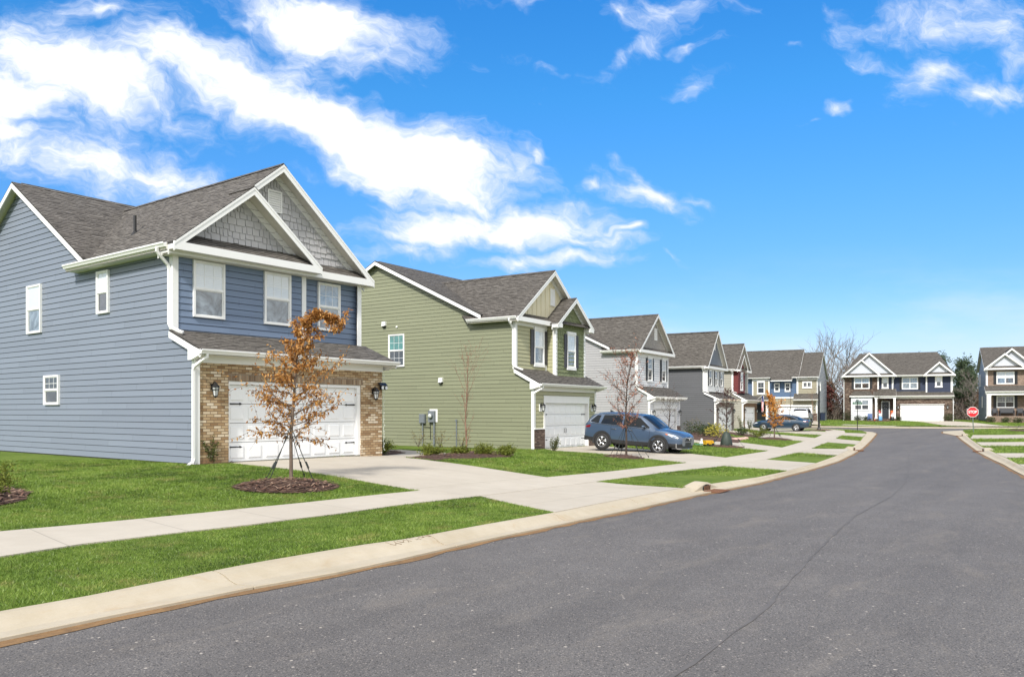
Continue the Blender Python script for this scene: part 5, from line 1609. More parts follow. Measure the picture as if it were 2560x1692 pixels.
for (a, b_, z0, z1) in ((1.55, 2.1, 1.45, 2.9), (4.2, 4.9, 4.2, 5.7)):
    window(H8, left(0), -b_ - 3, -a - 3, z0, z1, 'glassd', 'glassd', grid=None)
downspout(H8, [(-.36, -.46, 5.98), (-.06, -.08, 5.6), (-.06, -.08, 4.15), (.1, -.2, 4.05)]); downspout(H8, [(-.3, -1.8, 3.24), (-.12, -1.62, 2.9), (-.12, -1.62, .4), (-.3, -1.8, .2)])
# ------------------------------------------------------------------ trees, shrubs, far woods
def leaf_mat(name, cols, trans=.35):
    m = bpy.data.materials.new(name); m.use_nodes = True; m.node_tree.nodes.clear()
    T = NT(m.node_tree); o = T.n('ShaderNodeOutputMaterial')
    r = T.n('ShaderNodeNewGeometry').outputs['Random Per Island']
    n = T.noise(posc(T), 2.2, 3, .6)
    f = T.math('ADD', T.math('MULTIPLY', r, .72), T.math('MULTIPLY', n, .28))
    c = T.ramp(f, [(i / (len(cols) - 1), k) for i, k in enumerate(cols)])
    d = T.n('ShaderNodeBsdfPrincipled'); T.link(c, d.inputs['Base Color']); d.inputs['Roughness'].default_value = .55; d.inputs['Specular IOR Level'].default_value = .3
    tr = T.n('ShaderNodeBsdfTranslucent'); T.link(c, tr.inputs[0])
    mx = T.n('ShaderNodeMixShader'); mx.inputs[0].default_value = trans
    T.link(d.outputs[0], mx.inputs[1]); T.link(tr.outputs[0], mx.inputs[2]); T.link(mx.outputs[0], o.inputs[0])
    return m
def bark_mat(name, a, b):
    m, T, p = new_mat(name)
    P = objc(T)
    n = T.noise(T.scale(P, 1, 1, .25), 22, 5, .7)
    T.link(T.mix(T.maprange(n, .3, .7), a, b), p.inputs['Base Color']); p.inputs['Roughness'].default_value = .9
    bump(T, p, n, .8, .01)
    return m
M['leaf_orange'] = leaf_mat('dry_oak_leaf', [(.09, .035, .012), (.28, .115, .028), (.48, .22, .055), (.64, .35, .11), (.82, .58, .28)])
M['leaf_bright'] = leaf_mat('bright_orange_leaf', [(.25, .09, .02), (.52, .22, .03), (.70, .33, .07), (.78, .45, .15)])
M['leaf_red'] = leaf_mat('red_brown_leaf', [(.16, .06, .04), (.36, .14, .09), (.52, .24, .15), (.64, .40, .28)])
M['leaf_dark'] = leaf_mat('dark_maroon_leaf', [(.03, .015, .015), (.09, .03, .03), (.16, .05, .045)])
M['leaf_holly'] = leaf_mat('holly_leaf', [(.035, .05, .015), (.085, .11, .03), (.15, .17, .05), (.24, .24, .09)])
M['leaf_olive'] = leaf_mat('juniper_leaf', [(.05, .07, .012), (.13, .16, .02), (.22, .25, .04), (.33, .34, .07)])
M['leaf_green'] = leaf_mat('shrub_leaf', [(.02, .035, .012), (.045, .07, .022), (.08, .11, .035)])
M['leaf_yellow'] = leaf_mat('yellow_leaf', [(.12, .14, .02), (.36, .32, .04), (.60, .52, .10), (.74, .68, .28)])
M['leaf_tan'] = leaf_mat('tan_twig_leaf', [(.16, .10, .03), (.32, .22, .06), (.42, .33, .10)])
M['pine'] = leaf_mat('pine_needles', [(.030, .048, .028), (.055, .085, .045), (.09, .125, .065), (.13, .16, .085)], .2)
M['woods_red'] = leaf_mat('woods_red_leaf', [(.09, .03, .03), (.18, .06, .05), (.26, .10, .075)])
M['woods_brown'] = leaf_mat('woods_brown_leaf', [(.10, .06, .035), (.19, .115, .07), (.27, .17, .11)])
M['brush'] = leaf_mat('brush_leaf', [(.07, .05, .04), (.13, .095, .075), (.20, .15, .12)])
M['bark'] = bark_mat('young_bark', (.085, .060, .045), (.20, .15, .115)); M['bark_dark'] = bark_mat('dark_bark', (.03, .022, .018), (.09, .065, .05))
M['bark_red'] = bark_mat('cinnamon_bark', (.13, .075, .05), (.30, .19, .13)); M['bark_grey'] = bark_mat('grey_bark', (.11, .095, .082), (.25, .22, .195)); M['bark_woods'] = bark_mat('woods_bark', (.12, .10, .085), (.24, .20, .17))
M['strap'] = plain('green_strap', (.015, .02, .016), .6)
M['bag'] = plain('water_bag_green', (.03, .045, .035), .6, var=.5, scale=9)

def path_from(p, d, L, n, wob, up, r):
    """wandering limb"""
    P = [Vector(p)]; d = Vector(d).normalized()
    for i in range(n):
        d = (d + Vector((r.gauss(0, wob), r.gauss(0, wob), r.gauss(0, wob) + up))).normalized()
        P.append(P[-1] + d * (L / n))
    return P
def add_leaf(mb, c, L, r, m=0, droop=.3, wide=.42):
    a = r.uniform(0, 2 * PI); e = r.uniform(-1.1, .7) - droop
    d = Vector((math.cos(a) * math.cos(e), math.sin(a) * math.cos(e), math.sin(e)))
    s = d.cross(Vector((r.gauss(0, 1), r.gauss(0, 1), r.gauss(0, 1))))
    if s.length < .01: s = Vector((1, 0, 0))
    s.normalize(); n = d.cross(s)
    w = L * wide * .5; f = n * (L * r.uniform(.05, .22)); cu = n * (L * r.uniform(-.25, .25))
    c = Vector(c)
    mb.add([c, c + d * (L * .42) + s * w + f, c + d * L + cu, c + d * (L * .42) - s * w + f], [(0, 1, 2), (0, 2, 3)], m)
def interp(x, tab):
    if x <= tab[0][0]: return tab[0][1]
    for (a, b), (c, d) in zip(tab, tab[1:]):
        if x <= c: return b + (d - b) * (x - a) / (c - a)
    return tab[-1][1]

def tree(name, label, x, y, trunk, r0, crown, nb, twigs, leaves, leaf_len, leafm, barkm, seed, cat='tree', group=None, elev=(15, 50), z=None, up=.06, straps=None, b0=.3, bend=.10, tip=.012, fine=3, droop=.3):
    """trunk: local (dx,dy,z) points; crown: (z, radius) outline"""
    r = random.Random(seed)
    z0 = gz1(x, y) + .02 if z is None else z
    t = thing(name, label, cat, (x, y, z0), 0, group)
    tk = MB(); lf = MB()
    pts = [Vector(q) for q in trunk]
    # resample trunk
    P = []
    for a, b in zip(pts, pts[1:]):
        for k in range(4): P.append(a.lerp(b, k / 4))
    P.append(pts[-1])
    H = max(p.z for p in P)
    Ls = [0]
    for a, b in zip(P, P[1:]): Ls.append(Ls[-1] + (b - a).length)
    tk.tube(P, [max(tip, r0 * (1 - .82 * s / Ls[-1])) * (1.25 if i == 0 else 1) for i, s in enumerate(Ls)], 8)
    for k in range(nb):
        f = b0 + (1 - b0) * (k + r.uniform(0, 1)) / nb
        s = f * Ls[-1]
        i = max(0, min(len(P) - 2, next(j for j in range(len(Ls)) if Ls[j] >= s - 1e-9) - 1))
        u = (s - Ls[i]) / max(1e-6, Ls[i + 1] - Ls[i]); c = P[i].lerp(P[i + 1], u)
        rad_ = interp(c.z, crown) * r.choice((r.uniform(.4, 1.0), r.uniform(.7, 1.25)))
        if rad_ < .05: continue
        az = k * 2.39996 + r.uniform(-.5, .5); el = rad(r.uniform(*elev))
        L = rad_ / math.cos(el)
        br = path_from(c, (math.cos(az) * math.cos(el), math.sin(az) * math.cos(el), math.sin(el)), L, 6, bend, up, r)
        rb = max(.005, r0 * .34 * (1 - f * .6))
        tk.tube(br, [max(.003, rb * (1 - .8 * q / 6)) for q in range(7)], 5, 0, False)
        for q in range(twigs):
            j = r.randint(1, 5); st = br[j].lerp(br[j + 1], r.random()) if j < 6 else br[6]
            d = (br[j + 1] - br[j]).normalized() + Vector((r.gauss(0, .6), r.gauss(0, .6), r.gauss(.1, .5)))
            tw = path_from(st, d, L * r.uniform(.25, .55), fine, .16, up * .5, r)
            tk.tube(tw, [max(.0025, rb * .35), *([.003] * (fine - 1)), .002], 3, 0, False)
            for g in range(leaves):
                i2 = r.randint(0, fine - 1); pt = tw[i2].lerp(tw[i2 + 1], r.random())
                add_leaf(lf, pt + Vector((r.gauss(0, .025), r.gauss(0, .025), r.gauss(0, .025))), leaf_len * r.uniform(.6, 1.25), r, 0, droop)
        for g in range(leaves * 2):
            j = r.randint(1, 5); add_leaf(lf, br[j].lerp(br[j + 1], r.random()), leaf_len * r.uniform(.6, 1.2), r, 0, droop)
    tk.build('trunk', barkm, t, smooth=True)
    if leaves: lf.build('crown', leafm, t)
    for (dx, dy, zt) in (straps or []):
        k = MB()
        zg = gz1(x + dx, y + dy) + .03 - z0
        k.tube([(0, 0, zt), (dx * .5, dy * .5, zt * .5 + zg * .5 - .02), (dx, dy, zg)], .009, 4)
        k.tube([(dx * .66, dy * .66, zt * .34 + .0), (dx * .78, dy * .78, zt * .22 + .0)], .022, 5)
        k.tube([(dx, dy, zg - .1), (dx * 1.01, dy * 1.01, zg + .06)], .014, 5)
        k.build('guy_strap', M['strap'], t)
    return t

G = 'young street trees on the front lawns'
tree('oak_tree', 'young orange oak with a drooping top, staked on the lawn before the blue grey house', -4.68, 17.12,
     [(0, 0, -.1), (0, 0, .45), (-.01, .02, .9), (.05, .03, 1.7), (.11, .02, 2.5), (.20, .0, 3.03), (.36, .0, 3.33), (.62, -.02, 3.50), (.92, -.03, 3.38), (1.04, -.03, 3.10)], .042,
     [(.75, .75), (1.0, .95), (1.5, 1.0), (1.9, .90), (2.3, .60), (2.6, .42), (3.0, .36), (3.4, .20), (3.6, .15)], 76, 8, 8, .085, M['leaf_orange'], M['bark'], 21, group=G, elev=(0, 42), b0=.19, up=.02,
     straps=[(-.45, -.25, 1.05), (-.30, -.55, 1.15), (.55, -.3, 1.1), (.15, .5, 1.0)], droop=.45)
tree('crape_myrtle', 'slim leafless multi-stem tree with brown seed heads against the green house wall', -1.55, 27.2,
     [(0, 0, -.1), (.02, 0, .5), (-.02, 0, 1.2), (.03, .0, 2.2), (.08, 0, 3.35)], .035, [(.5, .2), (1.2, .38), (2.4, .45), (3.1, .28)], 22, 5, 1, .05, M['leaf_red'], M['bark_red'], 5, group=G, elev=(58, 76), b0=.12, up=.10)
for i, (dx, dy) in enumerate(((.10, .05), (-.12, .02))):
    pass
tree('maple_tree', 'staked young tree with sparse red leaves in front of the blue car', 4.3, 30.4,
     [(0, 0, -.1), (.0, .0, .8), (-.02, 0, 1.6), (.02, 0, 2.5), (.10, 0, 3.2), (.24, 0, 3.75)], .045, [(.9, .5), (1.3, .95), (1.9, 1.05), (2.6, .8), (3.2, .65), (3.7, .25)], 50, 8, 3, .075, M['leaf_red'], M['bark_dark'], 33, group=G, elev=(12, 58), b0=.27, up=.08,
     straps=[(-.62, -.1, 1.25), (-.45, -.4, 1.3), (.5, -.35, 1.2), (.85, .1, 1.3), (-.15, .5, 1.2)])
tree('bare_tree', 'small leafless forked tree in front of the pale grey house garage', 9.75, 50.3,
     [(0, 0, -.1), (0, 0, .7), (.05, 0, 1.4), (.1, 0, 2.6)], .05, [(.6, .5), (1.3, .9), (2.3, .6)], 14, 4, 1, .09, M['leaf_dark'], M['bark_dark'], 8, group=G, elev=(35, 65), b0=.28)
tree('young_tree', 'dark sparse tree with a green watering bag round its foot', 10.95, 41.3,
     [(0, 0, -.1), (0, 0, .8), (.02, 0, 1.7), (.05, 0, 2.85)], .045, [(.8, .6), (1.4, .9), (2.2, .6), (2.8, .25)], 26, 6, 3, .085, M['leaf_dark'], M['bark_dark'], 13, group=G, elev=(20, 60), b0=.34,
     straps=[(.85, -.2, 1.2), (-.7, .1, 1.15)])
bg_ = MB(); prof = [(.27, 0), (.29, .10), (.25, .36), (.20, .55), (.15, .66), (.05, .74)]
rr = random.Random(2)
n = 14; b = len(bg_.v)
for q, (R, h) in enumerate(prof):
    for k in range(n):
        an = 2 * PI * k / n; R2 = R * (1 + .12 * math.sin(5 * an + q) + rr.uniform(-.05, .05)); bg_.v.append((10.95 + R2 * math.cos(an), 41.3 + R2 * math.sin(an), gz1(10.95, 41.3) + .05 + h))
for q in range(len(prof) - 1):
    for k in range(n):
        bg_.f.append((b + q * n + k, b + q * n + (k + 1) % n, b + (q + 1) * n + (k + 1) % n, b + (q + 1) * n + k)); bg_.m.append(0)
tag(bg_.build('watering_bag', M['bag'], smooth=True), 'slumped dark green watering bag zipped round a young tree trunk', 'watering bag')
tree('young_tree', 'small bright orange leafed tree beside the dark blue sedan', 17.5, 53.9,
     [(0, 0, -.1), (0, 0, .7), (0, 0, 1.6), (-.2, 0, 2.5), (-.35, 0, 2.95)], .05, [(.7, .4), (1.0, .72), (1.7, .72), (2.2, .45), (2.8, .22)], 36, 6, 6, .13, M['leaf_bright'], M['bark'], 17, group=G, elev=(8, 50), b0=.26,
     straps=[(-.45, -.2, .9), (.3, -.4, .9), (.55, .1, .9)])
tree('bare_tree', 'thin leafless tree left of the white car on the blue and tan house lawn', 33.0, 96.0, [(0, 0, -.1), (0, 0, 1.2), (.1, 0, 2.2), (.1, 0, 3.6)], .05, [(1, .5), (2.4, .9), (3.4, .4)], 14, 4, 0, .1, M['leaf_dark'], M['bark_dark'], 41, elev=(45, 70), group=G)
tree('bare_tree', 'thin leafless tree beside the garage pier of the blue and tan house', 36.2, 97.3, [(0, 0, -.1), (0, 0, 1.2), (-.05, 0, 2.4), (-.1, 0, 3.9)], .05, [(1, .5), (2.4, .8), (3.6, .4)], 14, 4, 0, .1, M['leaf_tan'], M['bark_red'], 42, elev=(45, 70), group=G)
tree('young_tree', 'small dark tree growing from the black mulch mound by the navy house', 44.6, 98.4, [(0, 0, -.1), (0, 0, 1.2), (.0, 0, 2.0), (.05, 0, 3.1)], .06, [(1, .5), (2.0, .8), (3.0, .3)], 16, 4, 1, .15, M['leaf_green'], M['bark_dark'], 43, elev=(30, 60), group=G)
tree('young_tree', 'slender pale trunked tree before the deep brick porch', 60.3, 91.4, [(0, 0, -.1), (0, 0, 1.0), (-.05, 0, 2.0), (-.05, 0, 3.4)], .07, [(1.2, .5), (2.2, .9), (3.2, .4)], 12, 4, 0, .12, M['leaf_tan'], M['bark_grey'], 44, elev=(40, 65), group=G)
tree('bare_tree', 'leaning staked tree at the right edge beyond the stop sign', 43.8, 69.0, [(0, 0, -.1), (.1, 0, 1.0), (.3, 0, 2.0), (.5, 0, 3.2)], .05, [(1.2, .4), (2.2, .8), (3.0, .4)], 12, 4, 0, .12, M['leaf_tan'], M['bark_dark'], 45, elev=(40, 65), group=G, straps=[(-.9, -.2, 1.2)])

def shrub(label, x, y, h, r0, style, seed, group=None, name='shrub', z=None):
    r = random.Random(seed); st = MB(); lf = MB()
    t = thing(name, label, 'shrub', (x, y, (gz1(x, y) + .05) if z is None else z), 0, group)
    if style == 'holly':
        for k in range(11):
            a = r.uniform(0, 2 * PI); P = path_from((r.gauss(0, .03), r.gauss(0, .03), -.05), (math.cos(a) * .35, math.sin(a) * .35, 1), h * r.uniform(.55, 1.0), 5, .10, .05, r)
            st.tube(P, [.010, .009, .008, .006, .005, .003], 4, 0, False)
            for g in range(46):
                i = r.randint(1, 4); add_leaf(lf, P[i].lerp(P[i + 1], r.random()) + Vector((r.gauss(0, .03), r.gauss(0, .03), r.gauss(0, .02))), r.uniform(.05, .085), r, 0, -.1, .5)
        m = 'leaf_holly'
    elif style == 'juniper':
        for k in range(34):
            a = r.uniform(0, 2 * PI); e = r.uniform(.15, 1.1); L = r0 * r.uniform(.6, 1.15)
            P = path_from((0, 0, .02), (math.cos(a) * math.cos(e), math.sin(a) * math.cos(e), math.sin(e) * h / r0 * .8), L, 5, .10, -.02, r)
            st.tube(P, [.008, .007, .006, .005, .004, .003], 3, 0, False)
            for g in range(60):
                i = r.randint(1, 4); q = P[i].lerp(P[i + 1], r.random()); add_leaf(lf, q + Vector((r.gauss(0, .045), r.gauss(0, .045), r.gauss(.02, .03))), r.uniform(.05, .10), r, 0, -.5, .30)
        m = 'leaf_olive'
    elif style == 'twig':
        for k in range(12):
            a = r.uniform(0, 2 * PI); P = path_from((0, 0, -.03), (math.cos(a) * .5, math.sin(a) * .5, 1), h * r.uniform(.6, 1.05), 5, .14, .04, r)
            st.tube(P, [.008, .006, .005, .004, .003, .002], 4, 0, False)
            for g in range(9):
                i = r.randint(2, 4); add_leaf(lf, P[i].lerp(P[i + 1], r.random()) + Vector((r.gauss(0, .05), r.gauss(0, .05), 0)), r.uniform(.04, .07), r, 0, 0, .5)
        m = 'leaf_tan'
    else:
        n = {'ball': 420, 'yellow': 330}[style]
        for k in range(10):
            a = r.uniform(0, 2 * PI); P = path_from((0, 0, -.03), (math.cos(a) * .8, math.sin(a) * .8, 1), h * .7, 3, .1, 0, r); st.tube(P, [.012, .01, .008, .005], 4, 0, False)
        for g in range(n):
            v = Vector((r.gauss(0, 1), r.gauss(0, 1), r.gauss(0, 1))).normalized() * (r.random() ** .4)
            bumpy = 1 + .18 * math.sin(v.x * 7 + seed) * math.cos(v.y * 6)
            add_leaf(lf, (v.x * r0 * bumpy, v.y * r0 * bumpy, h * .5 + v.z * h * .5 * bumpy), (.13 if style == 'ball' else .20) * r.uniform(.6, 1.2), r, 0, -.3, .45 if style == 'ball' else .25)
        m = 'leaf_green' if style == 'ball' else 'leaf_yellow'
    st.build('stem', M['bark_dark'], t); lf.build('foliage', M[m], t)
    return t
shrub('upright olive leafed holly against the tan brick pier by the white door', -7.98, 21.35, .82, .3, 'holly', 1)
shrub('dark rounded holly at the right garage pier of the blue grey house', -4.35, 26.9, .75, .5, 'juniper', 2)
JG = 'low golden junipers in the dark bed'
for i, (x, y, lab, r_, h_) in enumerate(((-2.55, 25.9, 'widest low juniper, nearest the driveway of the four', .46, .40), (-1.72, 27.2, 'small low juniper just left of the bare multi-stem tree', .34, .36), (-.88, 26.9, 'bushy juniper just right of the bare multi-stem tree', .40, .52), (-.18, 27.3, 'round juniper at the right end of the dark bed', .36, .42))):
    shrub(lab, x, y, h_, r_, 'juniper', 10 + i, JG)
TG = 'straggly yellow twig shrubs along the green wall'
for i, (x, y, lab) in enumerate(((-4.35, 37.5, 'thin yellow twig shrub, left of the two utility boxes'), (-3.35, 37.6, 'thin yellow twig shrub between the two conduits'), (-2.35, 37.2, 'thin yellow twig shrub right of the electric meter'))):
    shrub(lab, x, y, .95, .4, 'twig', 20 + i, TG)
shrub('leafy green holly in front of the green house garage door', 1.83, 35.2, .78, .4, 'holly', 30)
shrub('clipped shrub cut off by the left edge of the lawn bed', -9.55, 14.55, .48, .6, 'juniper', 31)
shrub('low golden shrub in front of the clipped one at the left edge', -8.75, 13.35, .25, .35, 'juniper', 32)
BG = 'rounded shrubs beside the dark grey house'
for i, (x, y, h, r_, lab) in enumerate(((13.6, 60.5, 1.1, .9, 'dark shrub close behind the nose of the blue car'), (13.2, 55.6, .9, .8, 'wide dark shrub in the middle of the grey house bed'), (13.95, 56.8, .9, .75, 'round dark shrub left of the yellow one'), (14.9, 60.0, .8, .7, 'dark shrub near the stone garage corner'))):
    shrub(lab, x, y, h, r_, 'ball', 40 + i, BG)
for i, (x, y, lab) in enumerate(((13.9, 63.5, 'tall straggly brown shrub at the back of the grey house bed'), (15.2, 66, 'straggly tan shrub against the dark grey siding'))):
    shrub(lab, x, y, 1.5, .6, 'twig', 50 + i, 'straggly shrubs on the grey wall')
shrub('bright yellow feathery shrub in front of the stone garage', 13.55, 53.5, 1.0, .85, 'yellow', 60)
shrub('small green shrub in the bed before the sage house', 16.9, 59.3, .6, .5, 'ball', 61, 'shrubs before the sage house')
shrub('larger spreading green shrub in the bed before the sage house', 17.0, 56.0, .85, .95, 'juniper', 62, 'shrubs before the sage house')
shrub('tall thin shrub at the rust brick garage corner', 22.2, 78.3, 1.5, .5, 'holly', 63); shrub('short upright shrub before the rust brick garage door', 23.2, 79.0, 1.1, .4, 'holly', 64)
HG = 'dark shrubs along the navy house'
for i, (u, v, h, lab) in enumerate(((.35, -.5, 1.3, 'tall dark shrub at the left corner of the navy house'), (1.6, -1.2, .7, 'low dark shrub under the white bay window'), (2.6, -1.2, .6, 'low shrub between the bay and the blue chair'), (6.2, -.7, .6, 'low shrub right of the brick steps'), (11.8, -.7, 1.0, 'shrub at the right garage corner of the navy house'))):
    q = H7.matrix_basis @ Vector((u, v, 0)); shrub(lab, q.x, q.y, h, .5 if h < 1 else .7, 'ball', 70 + i, HG, z=gz1(q.x, q.y))
PG = 'low shrubs along the porch'
for i, (u, lab) in enumerate(((.2, 'dark shrub at the left foot of the brick porch'), (1.7, 'low shrub under the porch bench'), (2.9, 'low shrub right of the porch bench'), (4.2, 'shrub at the right end of the visible porch bed'))):
    q = H8.matrix_basis @ Vector((u, -2.3, 0)); shrub(lab, q.x, q.y, .65, .6, 'ball', 80 + i, PG, z=gz1(q.x, q.y))

# ---- woods behind the far houses
def wood_tree(kind, label, x, y, h, seed):
    r = random.Random(seed); z0 = gz1(x, y)
    nm = {'bare': 'bare_tree', 'pine': 'pine_tree', 'red': 'oak_tree', 'brown': 'oak_tree'}[kind]
    t = thing(nm, label, 'tree', (x, y, z0 - .1), 0, 'trees in the woods behind the far houses')
    tk = MB(); lf = MB()
    P = path_from((0, 0, 0), (0, 0, 1), h * (.96 if kind == 'pine' else .8), 8, .05, .05, r)
    tk.tube(P, [max(.03, h * .014 * (1 - .1 * i)) for i in range(9)], 6, 0, False)
    if kind == 'bare':
        def grow(p, d, L, w, lev):
            q = path_from(p, d, L, 5, .14, .06, r); tk.tube(q, [max(.012, w * (1 - .14 * k)) for k in range(6)], 4 if lev > 1 else 3, 0, False)
            if lev <= 0: return
            for k in range(5 if lev > 1 else 4):
                i = r.randint(1, 4); dd = (q[i + 1] - q[i]).normalized() + Vector((r.gauss(0, .55), r.gauss(0, .55), r.gauss(.25, .35)))
                grow(q[i].lerp(q[i + 1], r.random()), dd, L * r.uniform(.4, .65), w * .5, lev - 1)
        for k in range(17):
            i = r.randint(2, 7); a = k * 2.4; e = rad(r.uniform(25, 65))
            grow(P[i].lerp(P[i + 1], r.random()), (math.cos(a) * math.cos(e), math.sin(a) * math.cos(e), math.sin(e)), h * r.uniform(.22, .38), h * .006, 2)
    else:
        nb = 26 if kind == 'pine' else 20
        for k in range(nb):
            f = r.uniform(.25 if kind == 'pine' else .30, 1.0); i = min(7, int(f * 8)); c = P[i].lerp(P[i + 1], f * 8 - i)
            a = k * 2.4; L = h * (.24 if kind == 'pine' else .27) * (1.15 - .75 * f) * r.uniform(.6, 1.2)
            e = rad(r.uniform(-5, 35))
            q = path_from(c, (math.cos(a) * math.cos(e), math.sin(a) * math.cos(e), math.sin(e)), L, 4, .12, .05, r)
            tk.tube(q, [.06, .05, .04, .03, .02], 4, 0, False)
            for j in range(1, 5):
                cc = q[j] + Vector((r.gauss(0, .2), r.gauss(0, .2), r.gauss(.1, .15))); R = h * .055 * r.uniform(.6, 1.3)
                for g in range(46 if kind == 'pine' else 34):
                    v = Vector((r.gauss(0, 1), r.gauss(0, 1), r.gauss(0, .7))) * R * .75
                    add_leaf(lf, cc + v, r.uniform(.25, .5) if kind == 'pine' else r.uniform(.2, .4), r, 0, -.2, .35 if kind == 'pine' else .6)
        lf.build('crown', M[{'pine': 'pine', 'red': 'woods_red', 'brown': 'woods_brown'}[kind]], t)
    tk.build('trunk', M['bark_grey' if kind == 'bare' else 'bark_woods'], t)
    return t
WT = [('bare', 49.0, 117, 10.5, 'pale trunked bare tree in the gap left of the navy house'), ('bare', 47.6, 124, 11.5, 'tall bare tree rising beside the blue and tan house gable'), ('bare', 50.0, 128, 13.0, 'tallest bare tree in the left gap, fine twigs on the sky'),
      ('bare', 54.0, 131, 12.2, 'bare tree showing over the left hip of the navy roof'), ('brown', 53.2, 124, 11.4, 'rusty brown oak touching the left hip of the navy roof'),
      ('red', 48.2, 126, 8.5, 'dark red tree low in the left gap'), ('red', 51.0, 122, 7.5, 'deep red tree just left of the navy house wall'), ('red', 45.8, 119, 5.5, 'small dark red tree by the blue and tan house'), ('brown', 57, 133, 9.0, 'brown oak hidden mostly behind the navy roof'),
      ('pine', 68.0, 121, 8.6, 'dark pine just right of the navy house'), ('pine', 71.0, 127, 9.4, 'tallest dark pine in the right gap'), ('pine', 73.8, 124, 8.6, 'dark pine left of the silver grey gable'), ('pine', 66.5, 129, 10.0, 'dark pine peeping past the right hip of the navy roof'), ('pine', 76.5, 130, 9.5, 'dark pine hidden partly by the silver grey gable'), ('pine', 70.0, 133, 10.2, 'far pine with a ragged top in the right gap'), ('pine', 63, 134, 9.0, 'pine behind the navy roof'),
      ('red', 49.8, 119, 6.5, 'middle height red tree behind the pale trunked tree'), ('brown', 47.2, 121, 6.8, 'brown tree filling the left gap above the brush'), ('red', 52.6, 119, 5.0, 'low red tree against the navy house corner'), ('pine', 72.4, 119, 6.2, 'low dark pine left of the silver grey wall'), ('pine', 69.2, 124, 7.6, 'dense dark pine in the middle of the right gap'), ('pine', 75.2, 121, 7.8, 'dark pine against the silver grey gable'),
      ('bare', 66.2, 116, 6.5, 'low pale bare tree right of the navy downspout'), ('bare', 69.5, 117, 6.0, 'low bare thorny tree behind the stop sign'), ('brown', 68.2, 118, 5.0, 'low tan tree below the pines'), ('red', 71.6, 119, 3.6, 'low maroon thicket tree behind the stop sign'), ('brown', 73.4, 117, 4.4, 'low brown tree beside the silver grey wall')]
for i, (k, x, y, h, lab) in enumerate(WT): wood_tree(k, lab, x, y, h, 100 + i)
# brush at the foot of the woods
r = random.Random(9); ub = MB()
for i in range(2300):
    x = r.uniform(38, 84) if i % 2 else r.choice((r.uniform(43, 54), r.uniform(64, 78))); y = 112 + (84 - x) * .14 + r.uniform(0, 12); z = gz1(x, y); h = r.uniform(.8, 4.2)
    q = path_from((x, y, z), (r.gauss(0, .3), r.gauss(0, .3), 1), h, 4, .18, 0, r); ub.tube(q, [.035, .028, .022, .016, .01], 3, 1, False)
    for g in range(7): add_leaf(ub, q[r.randint(1, 4)] + Vector((r.gauss(0, .3), r.gauss(0, .3), r.gauss(0, .3))), r.uniform(.2, .42), r, 0, 0, .6)
tag(ub.build('undergrowth', [M['brush'], M['bark_woods']]), 'tangled brown brush at the foot of the woods', 'undergrowth', kind='stuff')
# ------------------------------------------------------------------ cars
def car_paint(name, col):
    m, T, p = new_mat(name)
    n = T.noise(objc(T), 400, 1, .5)
    T.link(T.mix(n, tuple(c * .85 for c in col), tuple(min(1, c * 1.15) for c in col)), p.inputs['Base Color'])
    p.inputs['Metallic'].default_value = .25; p.inputs['Roughness'].default_value = .32
    p.inputs['Coat Weight'].default_value = 1.0; p.inputs['Coat Roughness'].default_value = .03
    return m
M['tyre'] = plain('tyre_rubber', (.018, .018, .019), .75, var=.2); M['alloy'] = plain('alloy_wheel', (.62, .63, .65), .25, metal=.85, var=.03); M['chrome'] = plain('chrome_strip', (.72, .73, .75), .15, metal=.9, var=.02)
M['carglass'] = plain('car_glass', (.010, .012, .014), .06, spec=.30, var=.1); M['clad'] = plain('black_cladding', (.020, .021, .023), .55); M['taillight'] = plain('tail_lamp_red', (.22, .006, .008), .12, spec=.8, coat=1); M['headlight'] = plain('head_lamp_clear', (.55, .58, .62), .08, spec=.9, coat=1, var=.5, scale=14)
M['amber'] = plain('amber_marker', (.65, .16, .05), .2); M['plate'] = plain('number_plate', (.6, .62, .65), .5)

